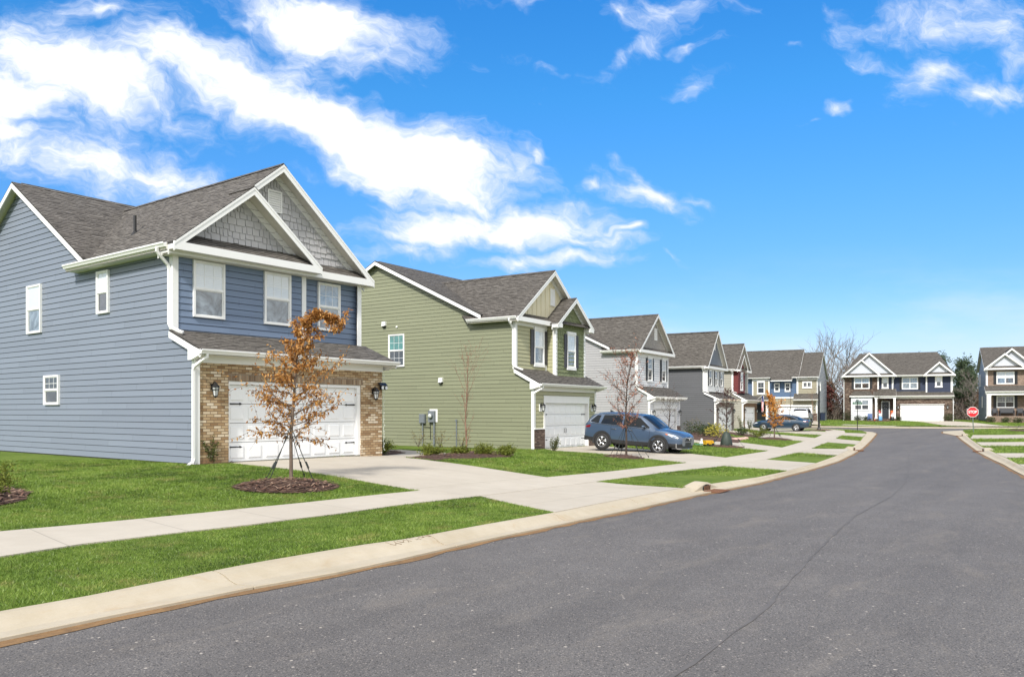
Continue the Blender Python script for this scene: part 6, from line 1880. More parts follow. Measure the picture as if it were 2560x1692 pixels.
def cr(p0, p1, p2, p3, t):
    return tuple(.5 * ((2 * b) + (-a + c) * t + (2 * a - 5 * b + 4 * c - d) * t * t + (-a + 3 * b - 3 * c + d) * t ** 3) for a, b, c, d in zip(p0, p1, p2, p3))
def car(name, label, loc, yaw, pitch, S, paint, wheels, wr, windows, wscreen, rscreen, clad=True, spokes=5, group=None, lamps=(), extra=None, tw=.22, roof_rail=False):
    """S: stations (x, zbottom, zmid, zshoulder, zbelt, zroof, w, wbelt, wroof), rear to front"""
    t = thing(name, label, 'car', loc, yaw, group)
    t.rotation_euler = (0, -pitch, yaw)
    D = []
    for i in range(len(S) - 1):
        a, b, c, d = S[max(0, i - 1)], S[i], S[i + 1], S[min(len(S) - 1, i + 2)]
        for k in range(4): D.append(cr(a, b, c, d, k / 4))
    D.append(S[-1])
    def ring(s):
        x, zb, zm, zs, zt, zrf, w, wb, wr_ = s
        crown = min(.05, (zrf - zt) * .3)
        h = [(0, zb), (w * .80, zb), (w * .965, zb + .07), (w * .995, zb + (zm - zb) * .55), (w, zm), (w * .992, (zm + zs) / 2), (w * .972, zs), (wb, zt), ((wb + wr_) / 2 + .012, (zt + zrf - crown) / 2), (wr_ + .015, zrf - crown - .03), (wr_ - .03, zrf - crown), (wr_ * .6, zrf - crown * .3), (0, zrf)]
        return [(x, -y, z) for y, z in h] + [(x, y, z) for y, z in reversed(h[1:-1])]
    R = [ring(s) for s in D]; n = len(R[0])
    b = MB()
    for r_ in R: b.v.extend(r_)
    for i in range(len(R) - 1):
        for k in range(n):
            b.f.append((i * n + k, i * n + (k + 1) % n, (i + 1) * n + (k + 1) % n, (i + 1) * n + k))
            kk = min(k, n - 1 - k)
            b.m.append(1 if (clad and kk <= 2) or kk == 0 else 0)
    b.f.append(tuple(range(n))); b.m.append(0); b.f.append(tuple(reversed(range((len(R) - 1) * n, len(R) * n)))); b.m.append(0)
    body = b.build('body', [paint, M['clad']], t, smooth=True)
    body.data.set_sharp_from_angle(angle=rad(38))
    def st(x):
        for a, c in zip(D, D[1:]):
            if a[0] <= x <= c[0]:
                u = (x - a[0]) / (c[0] - a[0]); return tuple(p + (q - p) * u for p, q in zip(a, c))
        return D[0] if x < D[0][0] else D[-1]
    def side_y(x, z):
        s = st(x); x_, zb, zm, zs, zt, zrf, w, wb, wr_ = s
        crown = min(.05, (zrf - zt) * .3)
        tab = [(zb + .07, w * .965), (zb + (zm - zb) * .55, w * .995), (zm, w), ((zm + zs) / 2, w * .992), (zs, w * .972), (zt, wb), ((zt + zrf - crown) / 2, (wb + wr_) / 2 + .012), (zrf - crown - .03, wr_ + .015), (zrf - crown, wr_ - .03)]
        return interp(z, tab)
    for sg in (-1, 1):
        for poly in windows:
            ring_ = densify(list(poly) + [poly[0]], .12)[:-1]
            g = MB(); x0_ = min(p[0] for p in poly); x1_ = max(p[0] for p in poly); NX = 10
            def span(x):
                zz = []
                for (xa, za), (xb, zb_) in zip(poly, list(poly[1:]) + [poly[0]]):
                    if (xa - x) * (xb - x) <= 0 and abs(xa - xb) > 1e-6: zz.append(za + (zb_ - za) * (x - xa) / (xb - xa))
                return (min(zz), max(zz)) if zz else (poly[0][1], poly[0][1])
            cols_ = []
            for q in range(NX + 1):
                x = x0_ + 1e-4 + (x1_ - x0_ - 2e-4) * q / NX; lo_, hi_ = span(x)
                cols_.append([(x, sg * (side_y(x, lo_ + (hi_ - lo_) * w_ / 4) + .006), lo_ + (hi_ - lo_) * w_ / 4) for w_ in range(5)])
            for A_, B_ in zip(cols_, cols_[1:]):
                for w_ in range(4):
                    f_ = [A_[w_], B_[w_], B_[w_ + 1], A_[w_ + 1]]; g.poly(f_ if sg < 0 else f_[::-1])
            g.build('window', M['carglass'], t, smooth=True)
        # bright strip round the side windows
        allx = [p for q in windows for p in q]
        x0 = min(p[0] for p in allx) - .03; x1 = max(p[0] for p in allx) + .03
        k = MB(); 
        lo = [(x, st(x)[4] + .015) for x in np.linspace(x0 + .1, x1, 14)]
        k.tube([(x, sg * (side_y(x, z) + .012), z) for x, z in lo], .012, 5)
        if extra != 'plain':
            top = [(x, min(st(x)[5] - .055, max(p[1] for p in allx) + .03)) for x in np.linspace(x0 + .35, x1 - .75, 10)]
            k.tube([(lo[0][0], sg * (side_y(*lo[0]) + .012), lo[0][1]), (x0, sg * (side_y(x0, lo[0][1] + .12) + .012), lo[0][1] + .12)] + [(x, sg * (side_y(x, z) + .012), z) for x, z in top], .010, 5)
        k.build('window_strip', M['chrome'] if extra != 'plain' else M['clad'], t)
        for xs in ((wheels[0] + wheels[1]) / 2 + .10, wheels[1] - .42, wheels[0] + .40):
            k = MB(); zs = np.linspace(st(xs)[1] + .14, st(xs)[4] - .01, 8)
            k.tube([(xs, sg * (side_y(xs, z) + .001), z) for z in zs], .005, 4); k.build('door_seam', M['dark'], t)
        for xs in ((wheels[0] + wheels[1]) / 2 - .02, wheels[0] + .55):
            k = MB(); z = st(xs)[3] - .01; y = side_y(xs, z) + .018; k.tube([(xs - .11, sg * (y - .012), z), (xs - .09, sg * (y + .018), z + .004), (xs + .09, sg * (y + .018), z + .004), (xs + .11, sg * (y - .012), z)], .014, 5); k.build('door_handle', M['chrome'] if extra != 'plain' else M['clad'], t)
        # mirror
        xm = max(p[0] for p in allx) - .22; zm_ = st(xm)[4] + .06
        k = MB(); c = Vector((xm, sg * (side_y(xm, zm_) + .13), zm_ + .05))
        prof = [(-.06, .025), (-.045, .065), (.02, .07), (.07, .04), (.085, .01)]
        bb = len(k.v)
        for dx, R2 in prof:
            for q in range(10):
                an = 2 * PI * q / 10; k.v.append((c.x + dx, c.y + math.cos(an) * R2 * 1.35, c.z + math.sin(an) * R2 * .85))
        for i in range(4):
            for q in range(10): k.f.append((bb + i * 10 + q, bb + i * 10 + (q + 1) % 10, bb + (i + 1) * 10 + (q + 1) % 10, bb + (i + 1) * 10 + q)); k.m.append(0)
        k.tube([(xm + .02, sg * side_y(xm, zm_ - .02), zm_ - .01), (xm, sg * (side_y(xm, zm_) + .08), zm_ + .01)], .02, 5, 1)
        k.build('wing_mirror', [paint, M['clad']], t, smooth=True)
        # wheels and arches
        for wx in wheels:
            yb = side_y(wx, .55)
            a = MB(); seg = 26
            zc = wr
            pts = [(math.cos(PI * q / seg * 1.16 - .25), math.sin(PI * q / seg * 1.16 - .25)) for q in range(seg + 1)]
            for (ca, sa), (cb, sb) in zip(pts, pts[1:]):
                r1, r2 = wr * 1.06, wr * (1.30 if clad else 1.10)
                P_ = [(wx + ca * r1, sg * (yb + .006), zc + sa * r1), (wx + cb * r1, sg * (yb + .006), zc + sb * r1), (wx + cb * r2, sg * (yb + .010), zc + sb * r2), (wx + ca * r2, sg * (yb + .010), zc + sa * r2)]
                a.poly(P_ if sg > 0 else P_[::-1]); a.poly([P_[3], P_[2], (P_[2][0], sg * (yb - .05), P_[2][2]), (P_[3][0], sg * (yb - .05), P_[3][2])])
            a.build('wheel_arch', M['clad'] if clad else paint, t)
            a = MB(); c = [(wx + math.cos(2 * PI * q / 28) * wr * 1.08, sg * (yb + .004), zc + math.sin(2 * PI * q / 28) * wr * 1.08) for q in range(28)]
            a.poly(c if sg < 0 else c[::-1]); a.build('wheel_well_shade', M['dark'], t)  # flat dark disc on the body, painting the shade inside the arch
            w = MB(); yo = yb + .012; yi = yo - tw
            def lat(mb, prof, m, nseg=32):
                bb = len(mb.v)
                for R2, y_ in prof:
                    for q in range(nseg): mb.v.append((wx + R2 * math.cos(2 * PI * q / nseg), sg * y_, zc + R2 * math.sin(2 * PI * q / nseg)))
                for i in range(len(prof) - 1):
                    for q in range(nseg):
                        f = (bb + i * nseg + q, bb + i * nseg + (q + 1) % nseg, bb + (i + 1) * nseg + (q + 1) % nseg, bb + (i + 1) * nseg + q)
                        mb.f.append(f if sg > 0 else f[::-1]); mb.m.append(m)
            ri = wr * .66
            lat(w, [(ri, yi), (wr * .95, yi), (wr, yi + .03), (wr, yo - .03), (wr * .97, yo - .008), (wr * .82, yo + .012), (ri + .01, yo), (ri - .005, yo - .02)], 0)
            tyre = w.build('wheel', [M['tyre']], t, smooth=True)
            k = MB()
            lat(k, [(ri, yo - .005), (ri - .012, yo - .002), (ri - .03, yo - .02), (ri - .035, yo - .10)], 0)
            lat(k, [(ri - .035, yo - .075), (.001, yo - .08)], 1)
            lat(k, [(.055, yo - .05), (.05, yo - .012), (.001, yo - .008)], 0, 14)
            for q in range(spokes):
                base = 2 * PI * q / spokes + .3
                for off in ((-.17, .17) if spokes == 5 else (0,)):
                    a1 = base + off; a0 = base + off * .5
                    d0 = Vector((math.cos(a0), 0, math.sin(a0))); d1 = Vector((math.cos(a1 * 1.0), 0, math.sin(a1)))
                    p0 = Vector((wx, sg * (yo - .018), zc)) + d0 * .045; p1 = Vector((wx, sg * (yo - .012), zc)) + d1 * (ri - .02)
                    k.tube([p0, p0.lerp(p1, .5), p1], [.026, .020, .028], 6, 0)
            k.build('rim', [M['alloy'], M['dark']], tyre, smooth=True)
    # windscreens: sheets lying just proud of the body between two stations
    for (xa, xb, m_) in (wscreen, rscreen):
        g = MB(); xs = np.linspace(xa, xb, 9); rows = []
        for x in xs:
            s = st(x); rg_ = ring(s); h = rg_[9:13]; h = [Vector(p) for p in h]
            full = h + [Vector((p.x, -p.y, p.z)) for p in h[:-1][::-1]]
            rows.append([p + Vector((.007 if xa > 0 else -.007, 0, .009)) for p in full])
        for r0_, r1_ in zip(rows, rows[1:]):
            for q in range(len(r0_) - 1): g.poly([r0_[q], r0_[q + 1], r1_[q + 1], r1_[q]])
        g.build(m_, M['carglass'], t, smooth=True)
    for (nm, mat_, poly, pr) in lamps:      # side-wrapping lamps given in (x,z)
        for sg in (-1, 1):
            ring_ = densify(list(poly) + [poly[0]], .05)[:-1]
            xs = [p[0] for p in ring_]; zs = [p[1] for p in ring_]
            g = MB(); pts = [(x, sg * (side_y(x, z) + pr), z) for x, z in (ring_ if sg < 0 else ring_[::-1])]
            g.poly(pts); g.build(nm, M[mat_], t)
    return t, st, side_y

SUVS = [(-2.30, .50, .66, .84, .95, .99, .70, .68, .56), (-2.24, .40, .68, .93, 1.06, 1.12, .84, .82, .64), (-2.12, .36, .70, .97, 1.12, 1.38, .90, .875, .66), (-1.86, .33, .69, .98, 1.13, 1.58, .918, .885, .67), (-1.33, .30, .68, .97, 1.11, 1.655, .925, .893, .69), (-.60, .27, .66, .95, 1.08, 1.685, .925, .893, .70), (.10, .26, .66, .94, 1.05, 1.665, .925, .89, .685), (.48, .26, .66, .93, 1.03, 1.60, .925, .888, .665), (.90, .27, .66, .92, 1.01, 1.34, .925, .88, .64), (1.28, .29, .66, .92, 1.00, 1.09, .922, .87, .64), (1.62, .30, .66, .90, .98, 1.045, .912, .84, .60), (1.98, .32, .64, .85, .92, .985, .875, .78, .54), (2.20, .34, .62, .77, .84, .90, .79, .69, .46), (2.30, .40, .60, .70, .76, .80, .66, .58, .38)]
SUVW = [[(-1.98, 1.20), (-1.55, 1.155), (-1.50, 1.50), (-1.70, 1.49)], [(-1.44, 1.15), (-.42, 1.115), (-.42, 1.545), (-1.40, 1.52)], [(-.34, 1.11), (.86, 1.07), (.86, 1.12), (.36, 1.50), (-.34, 1.545)]]
PX = rad(-33)
suv, st_, sy_ = car('parked_car', 'steel blue crossover car parked on the driveway of the green house', (5.55, 35.6, gz1(5.55, 35.6) + .015), rad(-34), -.055, SUVS, car_paint('steel_blue_paint', (.058, .092, .15)), (-1.33, 1.33), .362, SUVW, (.46, 1.24, 'windscreen'), (-2.20, -2.00, 'rear_window'),
    lamps=[('tail_light', 'taillight', [(-2.225, .93), (-2.19, 1.00), (-1.93, 1.06), (-1.97, .95)], .008), ('headlight', 'headlight', [(1.70, .86), (1.78, .90), (2.06, .84), (2.19, .76), (2.16, .715), (1.92, .77)], .008), ('marker_lamp', 'amber', [(1.60, .89), (1.70, .905), (1.74, .86), (1.70, .845)], .010)])
k = MB(); k.prism([(-1.45, 0, 1.64), (-1.18, 0, 1.645), (-1.45, 0, 1.74)], (0, .02, 0)); k.build('antenna', M['clad'], suv)
k = MB()
k.prism([(2.12, -.80, .27), (2.27, -.60, .25), (2.335, 0, .25), (2.27, .60, .25), (2.12, .80, .27), (1.9, .80, .27), (1.9, -.80, .27)], (0, 0, .30), 1)      # lower bumper
k.prism([(2.20, -.56, .60), (2.30, -.40, .60), (2.345, 0, .60), (2.30, .40, .60), (2.20, .56, .60), (2.1, .5, .60), (2.1, -.5, .60)], (-.03, 0, .20), 1)   # grille mouth
k.tube([(2.14, -.70, .80), (2.24, -.50, .765), (2.32, -.22, .745), (2.345, 0, .74), (2.32, .22, .745), (2.24, .50, .765), (2.14, .70, .80)], .026, 6, 0)
k.tube([(2.12, -.80, .30), (2.25, -.62, .29), (2.345, 0, .28), (2.25, .62, .29), (2.12, .80, .30)], .026, 6, 0)
for s_ in (-1, 1): k.tube([(2.20, s_ * .72, .56), (2.10, s_ * .83, .50), (2.11, s_ * .82, .32)], .018, 6, 0)
k.lathe([(.001, 2.365), (.065, 2.36), (.065, 2.33)], 14, 0, (0, 0, .70), 'X')
k.build('grille', [M['chrome'], M['clad']], suv)
k = MB(); k.box(-2.33, -2.18, -.72, .72, .36, .56); k.build('rear_bumper', M['clad'], suv)

SEDS = [(-2.44, .48, .64, .80, .86, .89, .62, .58, .44), (-2.36, .36, .64, .86, .94, 1.00, .80, .74, .56), (-2.10, .30, .63, .88, .97, 1.045, .885, .80, .60), (-1.75, .27, .62, .88, .97, 1.11, .91, .83, .60), (-1.30, .25, .61, .87, .96, 1.30, .916, .85, .58), (-.75, .23, .60, .86, .945, 1.43, .917, .855, .60), (-.10, .22, .60, .85, .925, 1.465, .917, .855, .61), (.45, .22, .60, .84, .91, 1.40, .917, .85, .60), (.95, .23, .60, .83, .89, 1.16, .915, .845, .60), (1.32, .24, .59, .82, .88, .97, .91, .83, .60), (1.75, .26, .58, .79, .85, .92, .89, .78, .54), (2.15, .28, .56, .72, .78, .84, .82, .68, .46), (2.36, .32, .54, .64, .69, .73, .66, .54, .36), (2.42, .38, .52, .58, .62, .64, .5, .42, .28)]
SEDW = [[(-1.46, 1.01), (-.42, .985), (-.42, 1.345), (-.80, 1.315), (-1.18, 1.16)], [(-.35, .98), (.72, .945), (.62, 1.10), (.22, 1.31), (-.35, 1.345)]]
sed, _, _ = car('parked_car', 'dark teal blue sedan parked sideways before the sage house garage', (23.95, 71.75, gz1(23.95, 71.75) + .02), rad(150), 0.0, SEDS, car_paint('dark_teal_blue_paint', (.012, .036, .068)), (-1.40, 1.40), .335, SEDW, (.42, 1.26, 'windscreen'), (-1.62, -.86, 'rear_window'), clad=False, spokes=10,
    lamps=[('tail_light', 'taillight', [(-2.37, .80), (-2.34, .90), (-2.02, .93), (-1.96, .88), (-2.10, .80)], .009), ('headlight', 'headlight', [(1.85, .74), (2.0, .78), (2.30, .64), (2.26, .59)], .009)])
k = MB(); k.tube([(-1.0, .94, .30), (1.0, .94, .28)], .014, 5); k.tube([(-1.0, -.94, .30), (1.0, -.94, .28)], .014, 5); k.build('sill_strip', M['chrome'], sed)
OLDS = [(-2.20, .46, .66, .90, 1.0, 1.02, .80, .78, .66), (-2.16, .40, .68, .95, 1.06, 1.30, .86, .84, .68), (-2.00, .38, .68, .96, 1.08, 1.62, .88, .86, .68), (-1.5, .34, .68, .96, 1.07, 1.70, .89, .865, .69), (-.6, .32, .66, .95, 1.06, 1.72, .89, .865, .70), (.2, .32, .66, .94, 1.04, 1.70, .89, .865, .69), (.6, .32, .66, .93, 1.03, 1.60, .89, .86, .67), (1.1, .33, .66, .93, 1.02, 1.12, .89, .85, .66), (1.6, .34, .66, .92, 1.0, 1.06, .88, .83, .62), (2.05, .36, .64, .88, .95, 1.0, .85, .78, .56), (2.2, .4, .62, .8, .86, .9, .74, .68, .48)]
OLDW = [[(-1.95, 1.14), (-1.35, 1.13), (-1.35, 1.56), (-1.85, 1.55)], [(-1.27, 1.13), (-.35, 1.12), (-.35, 1.58), (-1.27, 1.57)], [(-.28, 1.12), (.85, 1.09), (.45, 1.50), (-.28, 1.58)]]
wh, _, _ = car('parked_car', 'older white off-road car seen from behind before the blue and tan house', (33.7, 93.6, gz1(33.7, 93.6) + .02), rad(62), 0, OLDS, car_paint('white_paint', (.72, .73, .74)), (-1.28, 1.32), .36, OLDW, (.62, 1.06, 'windscreen'), (-2.135, -2.03, 'rear_window'), spokes=6, extra='plain',
    lamps=[('tail_light', 'taillight', [(-2.19, .86), (-2.17, 1.10), (-2.04, 1.10), (-2.06, .86)], .012)])
k = MB(); k.box(-2.27, -2.12, -.86, .86, .42, .60); k.build('rear_bumper', M['clad'], wh)
k = MB(); k.box(-2.215, -2.19, -.26, .26, .80, .92); k.build('number_plate', M['plate'], wh)
for s in (-.62, .62):
    k = MB(); k.tube([(-1.7, s, 1.70), (-1.6, s, 1.76), (.1, s, 1.76), (.2, s, 1.70)], .02, 5); k.build('roof_rail', M['clad'], wh)
# ------------------------------------------------------------------ signs, drains and small things
def text(name, body, size, mat, parent, loc, rot=(PI / 2, 0, 0), ext=.002):
    c = bpy.data.curves.new(name, 'FONT'); c.body = body; c.size = size; c.align_x = 'CENTER'; c.align_y = 'CENTER'; c.extrude = ext
    c.materials.append(mat); c.offset = size * .018
    o0 = bpy.data.objects.new(name, c); COL.objects.link(o0)
    dg = bpy.context.evaluated_depsgraph_get(); dg.update()
    me = bpy.data.meshes.new_from_object(o0.evaluated_get(dg)); bpy.data.objects.remove(o0)
    o = bpy.data.objects.new(name, me); COL.objects.link(o); o.parent = parent; o.location = loc; o.rotation_euler = rot
    return o
M['signred'] = plain('sign_red', (.52, .012, .02), .35, var=.04); M['signwhite'] = plain('sign_white', (.82, .82, .82), .4, var=.03); M['signgreen'] = plain('sign_green', (.012, .10, .05), .4, var=.1); M['galv'] = plain('galvanised_post', (.10, .13, .11), .5, var=.2)
sx, sy = 38.6, 67.6
stp = thing('stop_sign', 'red octagonal stop sign on a slightly leaning green post at the corner', 'road sign', (sx, sy, gz1(sx, sy)), rad(-22))
k = MB(); k.box(-.035, .035, -.02, .02, -.3, 2.15); o = k.build('post', M['galv'], stp); o.rotation_euler = (0, rad(-2), 0)
oct_ = lambda R: [(R * math.cos(PI / 8 + PI / 4 * i), R * math.sin(PI / 8 + PI / 4 * i)) for i in range(8)]
face = thing('sign_face', '', '', (0, 0, 0)); bpy.data.objects.remove(face)
k = MB(); k.prism([(x, -.03, z) for x, z in oct_(.455)], (0, .012, 0), 0); fo = k.build('sign_face', M['signwhite'], stp); fo.location = (-.06, 0, 1.70); 
k = MB(); k.prism([(x, -.0345, z) for x, z in oct_(.425)], (0, .0045, 0), 0); k.build('red_field', M['signred'], fo)
tx = text('lettering', 'STOP', .31, M['signwhite'], fo, (0, -.036, 0)); tx.scale = (.86, 1.05, 1)

nx_, ny_ = 31.2, 73.0
ns = thing('street_sign', 'green street name blades on a thin dark post at the left corner', 'road sign', (nx_, ny_, gz1(nx_, ny_)), rad(10))
k = MB(); k.tube([(0, 0, -.3), (0, 0, 2.62)], .032, 8); k.build('post', M['black'], ns)
for (z, rz, L) in ((2.42, 0, .92), (2.66, rad(70), .80)):
    k = MB(); k.box(-L / 2, L / 2, -.012, .012, z - .10, z + .10); b_ = k.build('name_blade', M['signgreen'], ns); b_.rotation_euler = (0, 0, rz)
    k = MB(); rr = random.Random(int(z * 100)); x = -L / 2 + .08
    while x < L / 2 - .1:
        w = rr.uniform(.03, .055); h = rr.choice((.06, .06, .09))
        for sgn in (-1, 1): k.box(x, x + w * .45, sgn * .0125, sgn * .0150, z - .045, z - .045 + h)
        x += w + .018
    k.build('lettering', M['signwhite'], b_)

px_, py_ = 27.5, 72.4
lp = thing('street_lamp', 'plain tall black lamp pole at the bend before the blue and tan house', 'street lamp', (px_, py_, gz1(px_, py_)))
k = MB(); k.lathe([(.16, -.1), (.16, .12), (.13, .2), (.10, .3), (.085, .5), (.075, 3.9), (.075, 4.0), (.001, 4.02)], 12); k.build('pole', M['black'], lp, smooth=False)
k = MB(); k.lathe([(.15, .0), (.18, .05), (.18, .10), (.15, .13)], 12); k.build('base_collar', M['black'], lp)

# storm drain hoods let into the kerb
def inlet(label, x, y, dx, dy, s=1.0, g=None):
    """(dx,dy) = along the kerb"""
    l = math.hypot(dx, dy); an = math.atan2(dy, dx)
    ed, bk = (EDGE_L, BACK_L) if dx > 0 else (EDGE_R, BACK_R)
    e = nearest_on((x, y), ed); b_ = nearest_on(e, bk); x = e[0] + .50 * (b_[0] - e[0]); y = e[1] + .50 * (b_[1] - e[1])
    z = float(zr(y))
    t = thing('storm_drain', label, 'storm drain', (x, y, z), an, g)
    k = MB()
    n = 10
    prof = lambda c: (.10 + .20 * c)
    rows = []
    for i in range(n + 1):
        u = -1.0 + 2.0 * i / n; c = max(0, 1 - abs(u) / 1.0); c = c * c * (3 - 2 * c)
        rows.append([(u * s, .02, -.05), (u * s, .02, .035 + .14 * c), (u * s, .06, .06 + .16 * c), (u * s, .30, .10 + .13 * c), (u * s, .50, .08 + .04 * c), (u * s, .50, -.05)])
    for a, b in zip(rows, rows[1:]):
        k.add(a + b, [(j, j + 6, j + 7, j + 1) for j in range(5)])
    k.build('hood', M['curb'], t)
    k = MB()
    pts = []
    for i in range(9):
        a = PI * i / 8; pts.append((-math.cos(a) * .24 * s, .012, .0 + math.sin(a) ** .5 * .17))
    k.prism([(p[0], p[1], p[2]) for p in pts], (0, -.015, 0)); 
    k.build('throat', M['dark'], t)  # dark plate on the uncut hood, painting the shade of the opening
    for i in range(5):
        kk = MB(); kk.tube([(-.18 * s + i * .09 * s, -.01, .01), (-.18 * s + i * .09 * s, -.02, .15)], .010, 5); kk.build('bar', M['rust'], t)
    k = MB()
    k.box(-.36 * s, .36 * s, -.44, -.04, .020, .034)
    for i in range(8): k.box((-.34 + .09 * i) * s, (-.31 + .09 * i) * s, -.42, -.06, .034, .046)
    k.build('grate', M['rust'], t)
    return t
inlet('concrete storm drain hood with dark throat in the near kerb', 4.55, 18.95, .55, .83)
inlet('storm drain with rust stained grate on the left kerb further along', 17.75, 41.4, .46, .89, 1.1, 'far storm drains')
inlet('storm drain in the right hand kerb, nearer of the two there', 23.4, 40.5, -.46, -.89, 1.1, 'far storm drains')
inlet('storm drain in the right hand kerb below the stop sign', 35.2, 63.0, -.45, -.89, 1.1, 'far storm drains')

# letters scratched into the rolled kerb
PROF = [(.0, .03), (.42, .022), (.58, .05), (.72, .092), (.86, .117), (1.0, .122)]
def kp(u, t):
    ax, ay = -1.95, 8.6; bx, by = -.38, 10.9
    L = math.hypot(bx - ax, by - ay); e = (ax + (bx - ax) * u / L, ay + (by - ay) * u / L)
    e = nearest_on(e, EDGE_L); b = nearest_on(e, BACK_L)
    return Vector((e[0] + (b[0] - e[0]) * t, e[1] + (b[1] - e[1]) * t, float(zr(e[1])) + interp(t, PROF) + .003))
def stroke(mb, pts):
    mb.tube([kp(u, t) for u, t in pts], .0065, 4, 0, True, .5)
k = MB(); U0 = 1.30
for s in ([(0, .92), (.02, .78), (.07, .72), (.11, .80), (.13, .92)], [(.12, .80), (.17, .72)], [(.17, .90), (.20, .80), (.24, .80), (.27, .90)], [(.34, .92), (.44, .78)], [(.43, .93), (.38, .76)], [(.50, .98), (.55, .80), (.60, .84), (.62, .78)], [(.64, .93), (.67, .85), (.72, .86), (.73, .94)], [(.78, .95), (.80, .85), (.85, .84), (.87, .92), (.83, .97)]):
    stroke(k, [(U0 + a, b) for a, b in s])
structure(k.build('kerb_scratches', plain('scratched_concrete', (.20, .15, .10), .9)))

# bits on the lawn and drive by the grey house
hx, hy = 9.55, 42.3; hz_ = gz1(hx, hy) + .03
k = MB(); rr = random.Random(3)
pp = [Vector((hx + .22 * math.cos(a * .8) * (1 + .2 * math.sin(a)) + a * .035, hy + .22 * math.sin(a * .8), hz_ + .02 + .012 * (a % 5))) for a in np.arange(0, 30, .5)]
k.tube(pp, .018, 5)
tag(k.build('garden_hose', plain('green_hose', (.03, .20, .12), .5)), 'green garden hose lying in loose coils near the blue car', 'hose')
k = MB()
qx, qy = 9.95, 42.4; k.lathe([(.001, 0), (.10, .0), (.12, .10), (.05, .22), (.06, .34), (.001, .36)], 10, 0, (qx, qy, gz1(qx, qy) + .02)); tag(k.build('watering_can', M['signwhite']), 'small white container standing beside the green hose', 'container')
tg = thing('toy_truck', 'small yellow toy truck lying at the lawn edge by the watering bag', 'toy', (10.15, 41.75, gz1(10.15, 41.75) + .03), .5)
k = MB(); k.box(-.25, .1, -.12, .12, .08, .14); k.prism([(-.26, -.13, .14), (.06, -.13, .14), (.10, -.13, .28), (-.30, -.13, .28)], (0, .26, 0)); k.prism([(.12, -.11, .08), (.30, -.11, .08), (.28, -.11, .18), (.20, -.11, .28), (.12, -.11, .28)], (0, .22, 0)); k.build('body', plain('toy_yellow', (.75, .42, .03), .4), tg)
for x in (-.16, .2):
    for y in (-.13, .13):
        k = MB(); k.lathe([(.001, y - .02), (.065, y - .02), (.065, y + .02), (.001, y + .02)], 10, 0, (x, 0, .065), 'Y'); k.build('wheel', M['tyre'], tg)
k = MB(); sx_, sy_2 = 10.45, 42.2; k.tube([(sx_, sy_2, gz1(sx_, sy_2)), (sx_ + .16, sy_2, gz1(sx_, sy_2) + .36)], .025, 6); k.lathe([(.001, 0), (.05, .02), (.03, .10)], 8, 0, (sx_, sy_2, gz1(sx_, sy_2))); tag(k.build('garden_spike', M['strap']), 'short dark green spike leaning beside the driveway', 'garden tool')
# rose coloured stone edging
for i, (x, y, lab) in enumerate(((14.1, 50.9, 'largest pale pink edging stone'), (14.45, 51.5, 'pink edging stone in the middle of its row'), (14.85, 52.0, 'pink edging stone at the far end of its row'), (15.2, 52.6, 'small pink edging stone furthest right'))):
    k = MB(); R_ = .32 - .04 * i
    rr = random.Random(i); bb = len(k.v)
    prof = [(R_, 0), (R_ * 1.05, .06), (R_ * .8, .14), (.001, .17)]
    for r_, h in prof:
        for q in range(9): k.v.append((x + r_ * math.cos(q * .698) * rr.uniform(.85, 1.1), y + r_ * math.sin(q * .698) * rr.uniform(.85, 1.1), gz1(x, y) + h))
    for a in range(3):
        for q in range(9): k.f.append((a * 9 + q, a * 9 + (q + 1) % 9, a * 9 + 9 + (q + 1) % 9, a * 9 + 9 + q)); k.m.append(0)
    tag(k.build('edging_stone', plain('pink_stone', (.50, .33, .28), .85, var=.2)), lab, 'stone', 'pink edging stones')

# flag on the sage house
q = H5.matrix_basis @ Vector((5.25, -.05, 2.55))
fl_ = thing('flag', 'striped red and white flag hanging from the rust brick garage corner', 'flag', q, H5.rotation_euler.z)
k = MB(); k.tube([(0, 0, .35), (0, -.75, .95)], .016, 6); k.build('flag_pole', M['trim'], fl_)
mr, mw, mbx = plain('flag_red', (.50, .02, .03), .8), plain('flag_white', (.72, .72, .72), .8), plain('flag_blue', (.02, .04, .17), .8)
k = MB(); NC, NR = 26, 10
def fp(i, j):
    u = i / NC; v = j / NR
    return (.10 + .05 * math.sin(u * 5 + v * 2) + .42 * v * (1 - .25 * u), -.70 + .10 * math.sin(v * 7 + u * 3) + .12 * v + .35 * u * 0, .88 - 1.65 * u - .12 * v)
for i in range(NC):
    for j in range(NR):
        stripe = int(j / NR * 13 * .77) % 2
        m_ = 2 if (i < 10 and j < 5) else (0 if stripe == 0 else 1)
        k.poly([fp(i, j), fp(i + 1, j), fp(i + 1, j + 1), fp(i, j + 1)], m_)
k.build('cloth', [mr, mw, mbx], fl_)
for r_ in range(3):
    for c_ in range(3):
        pass
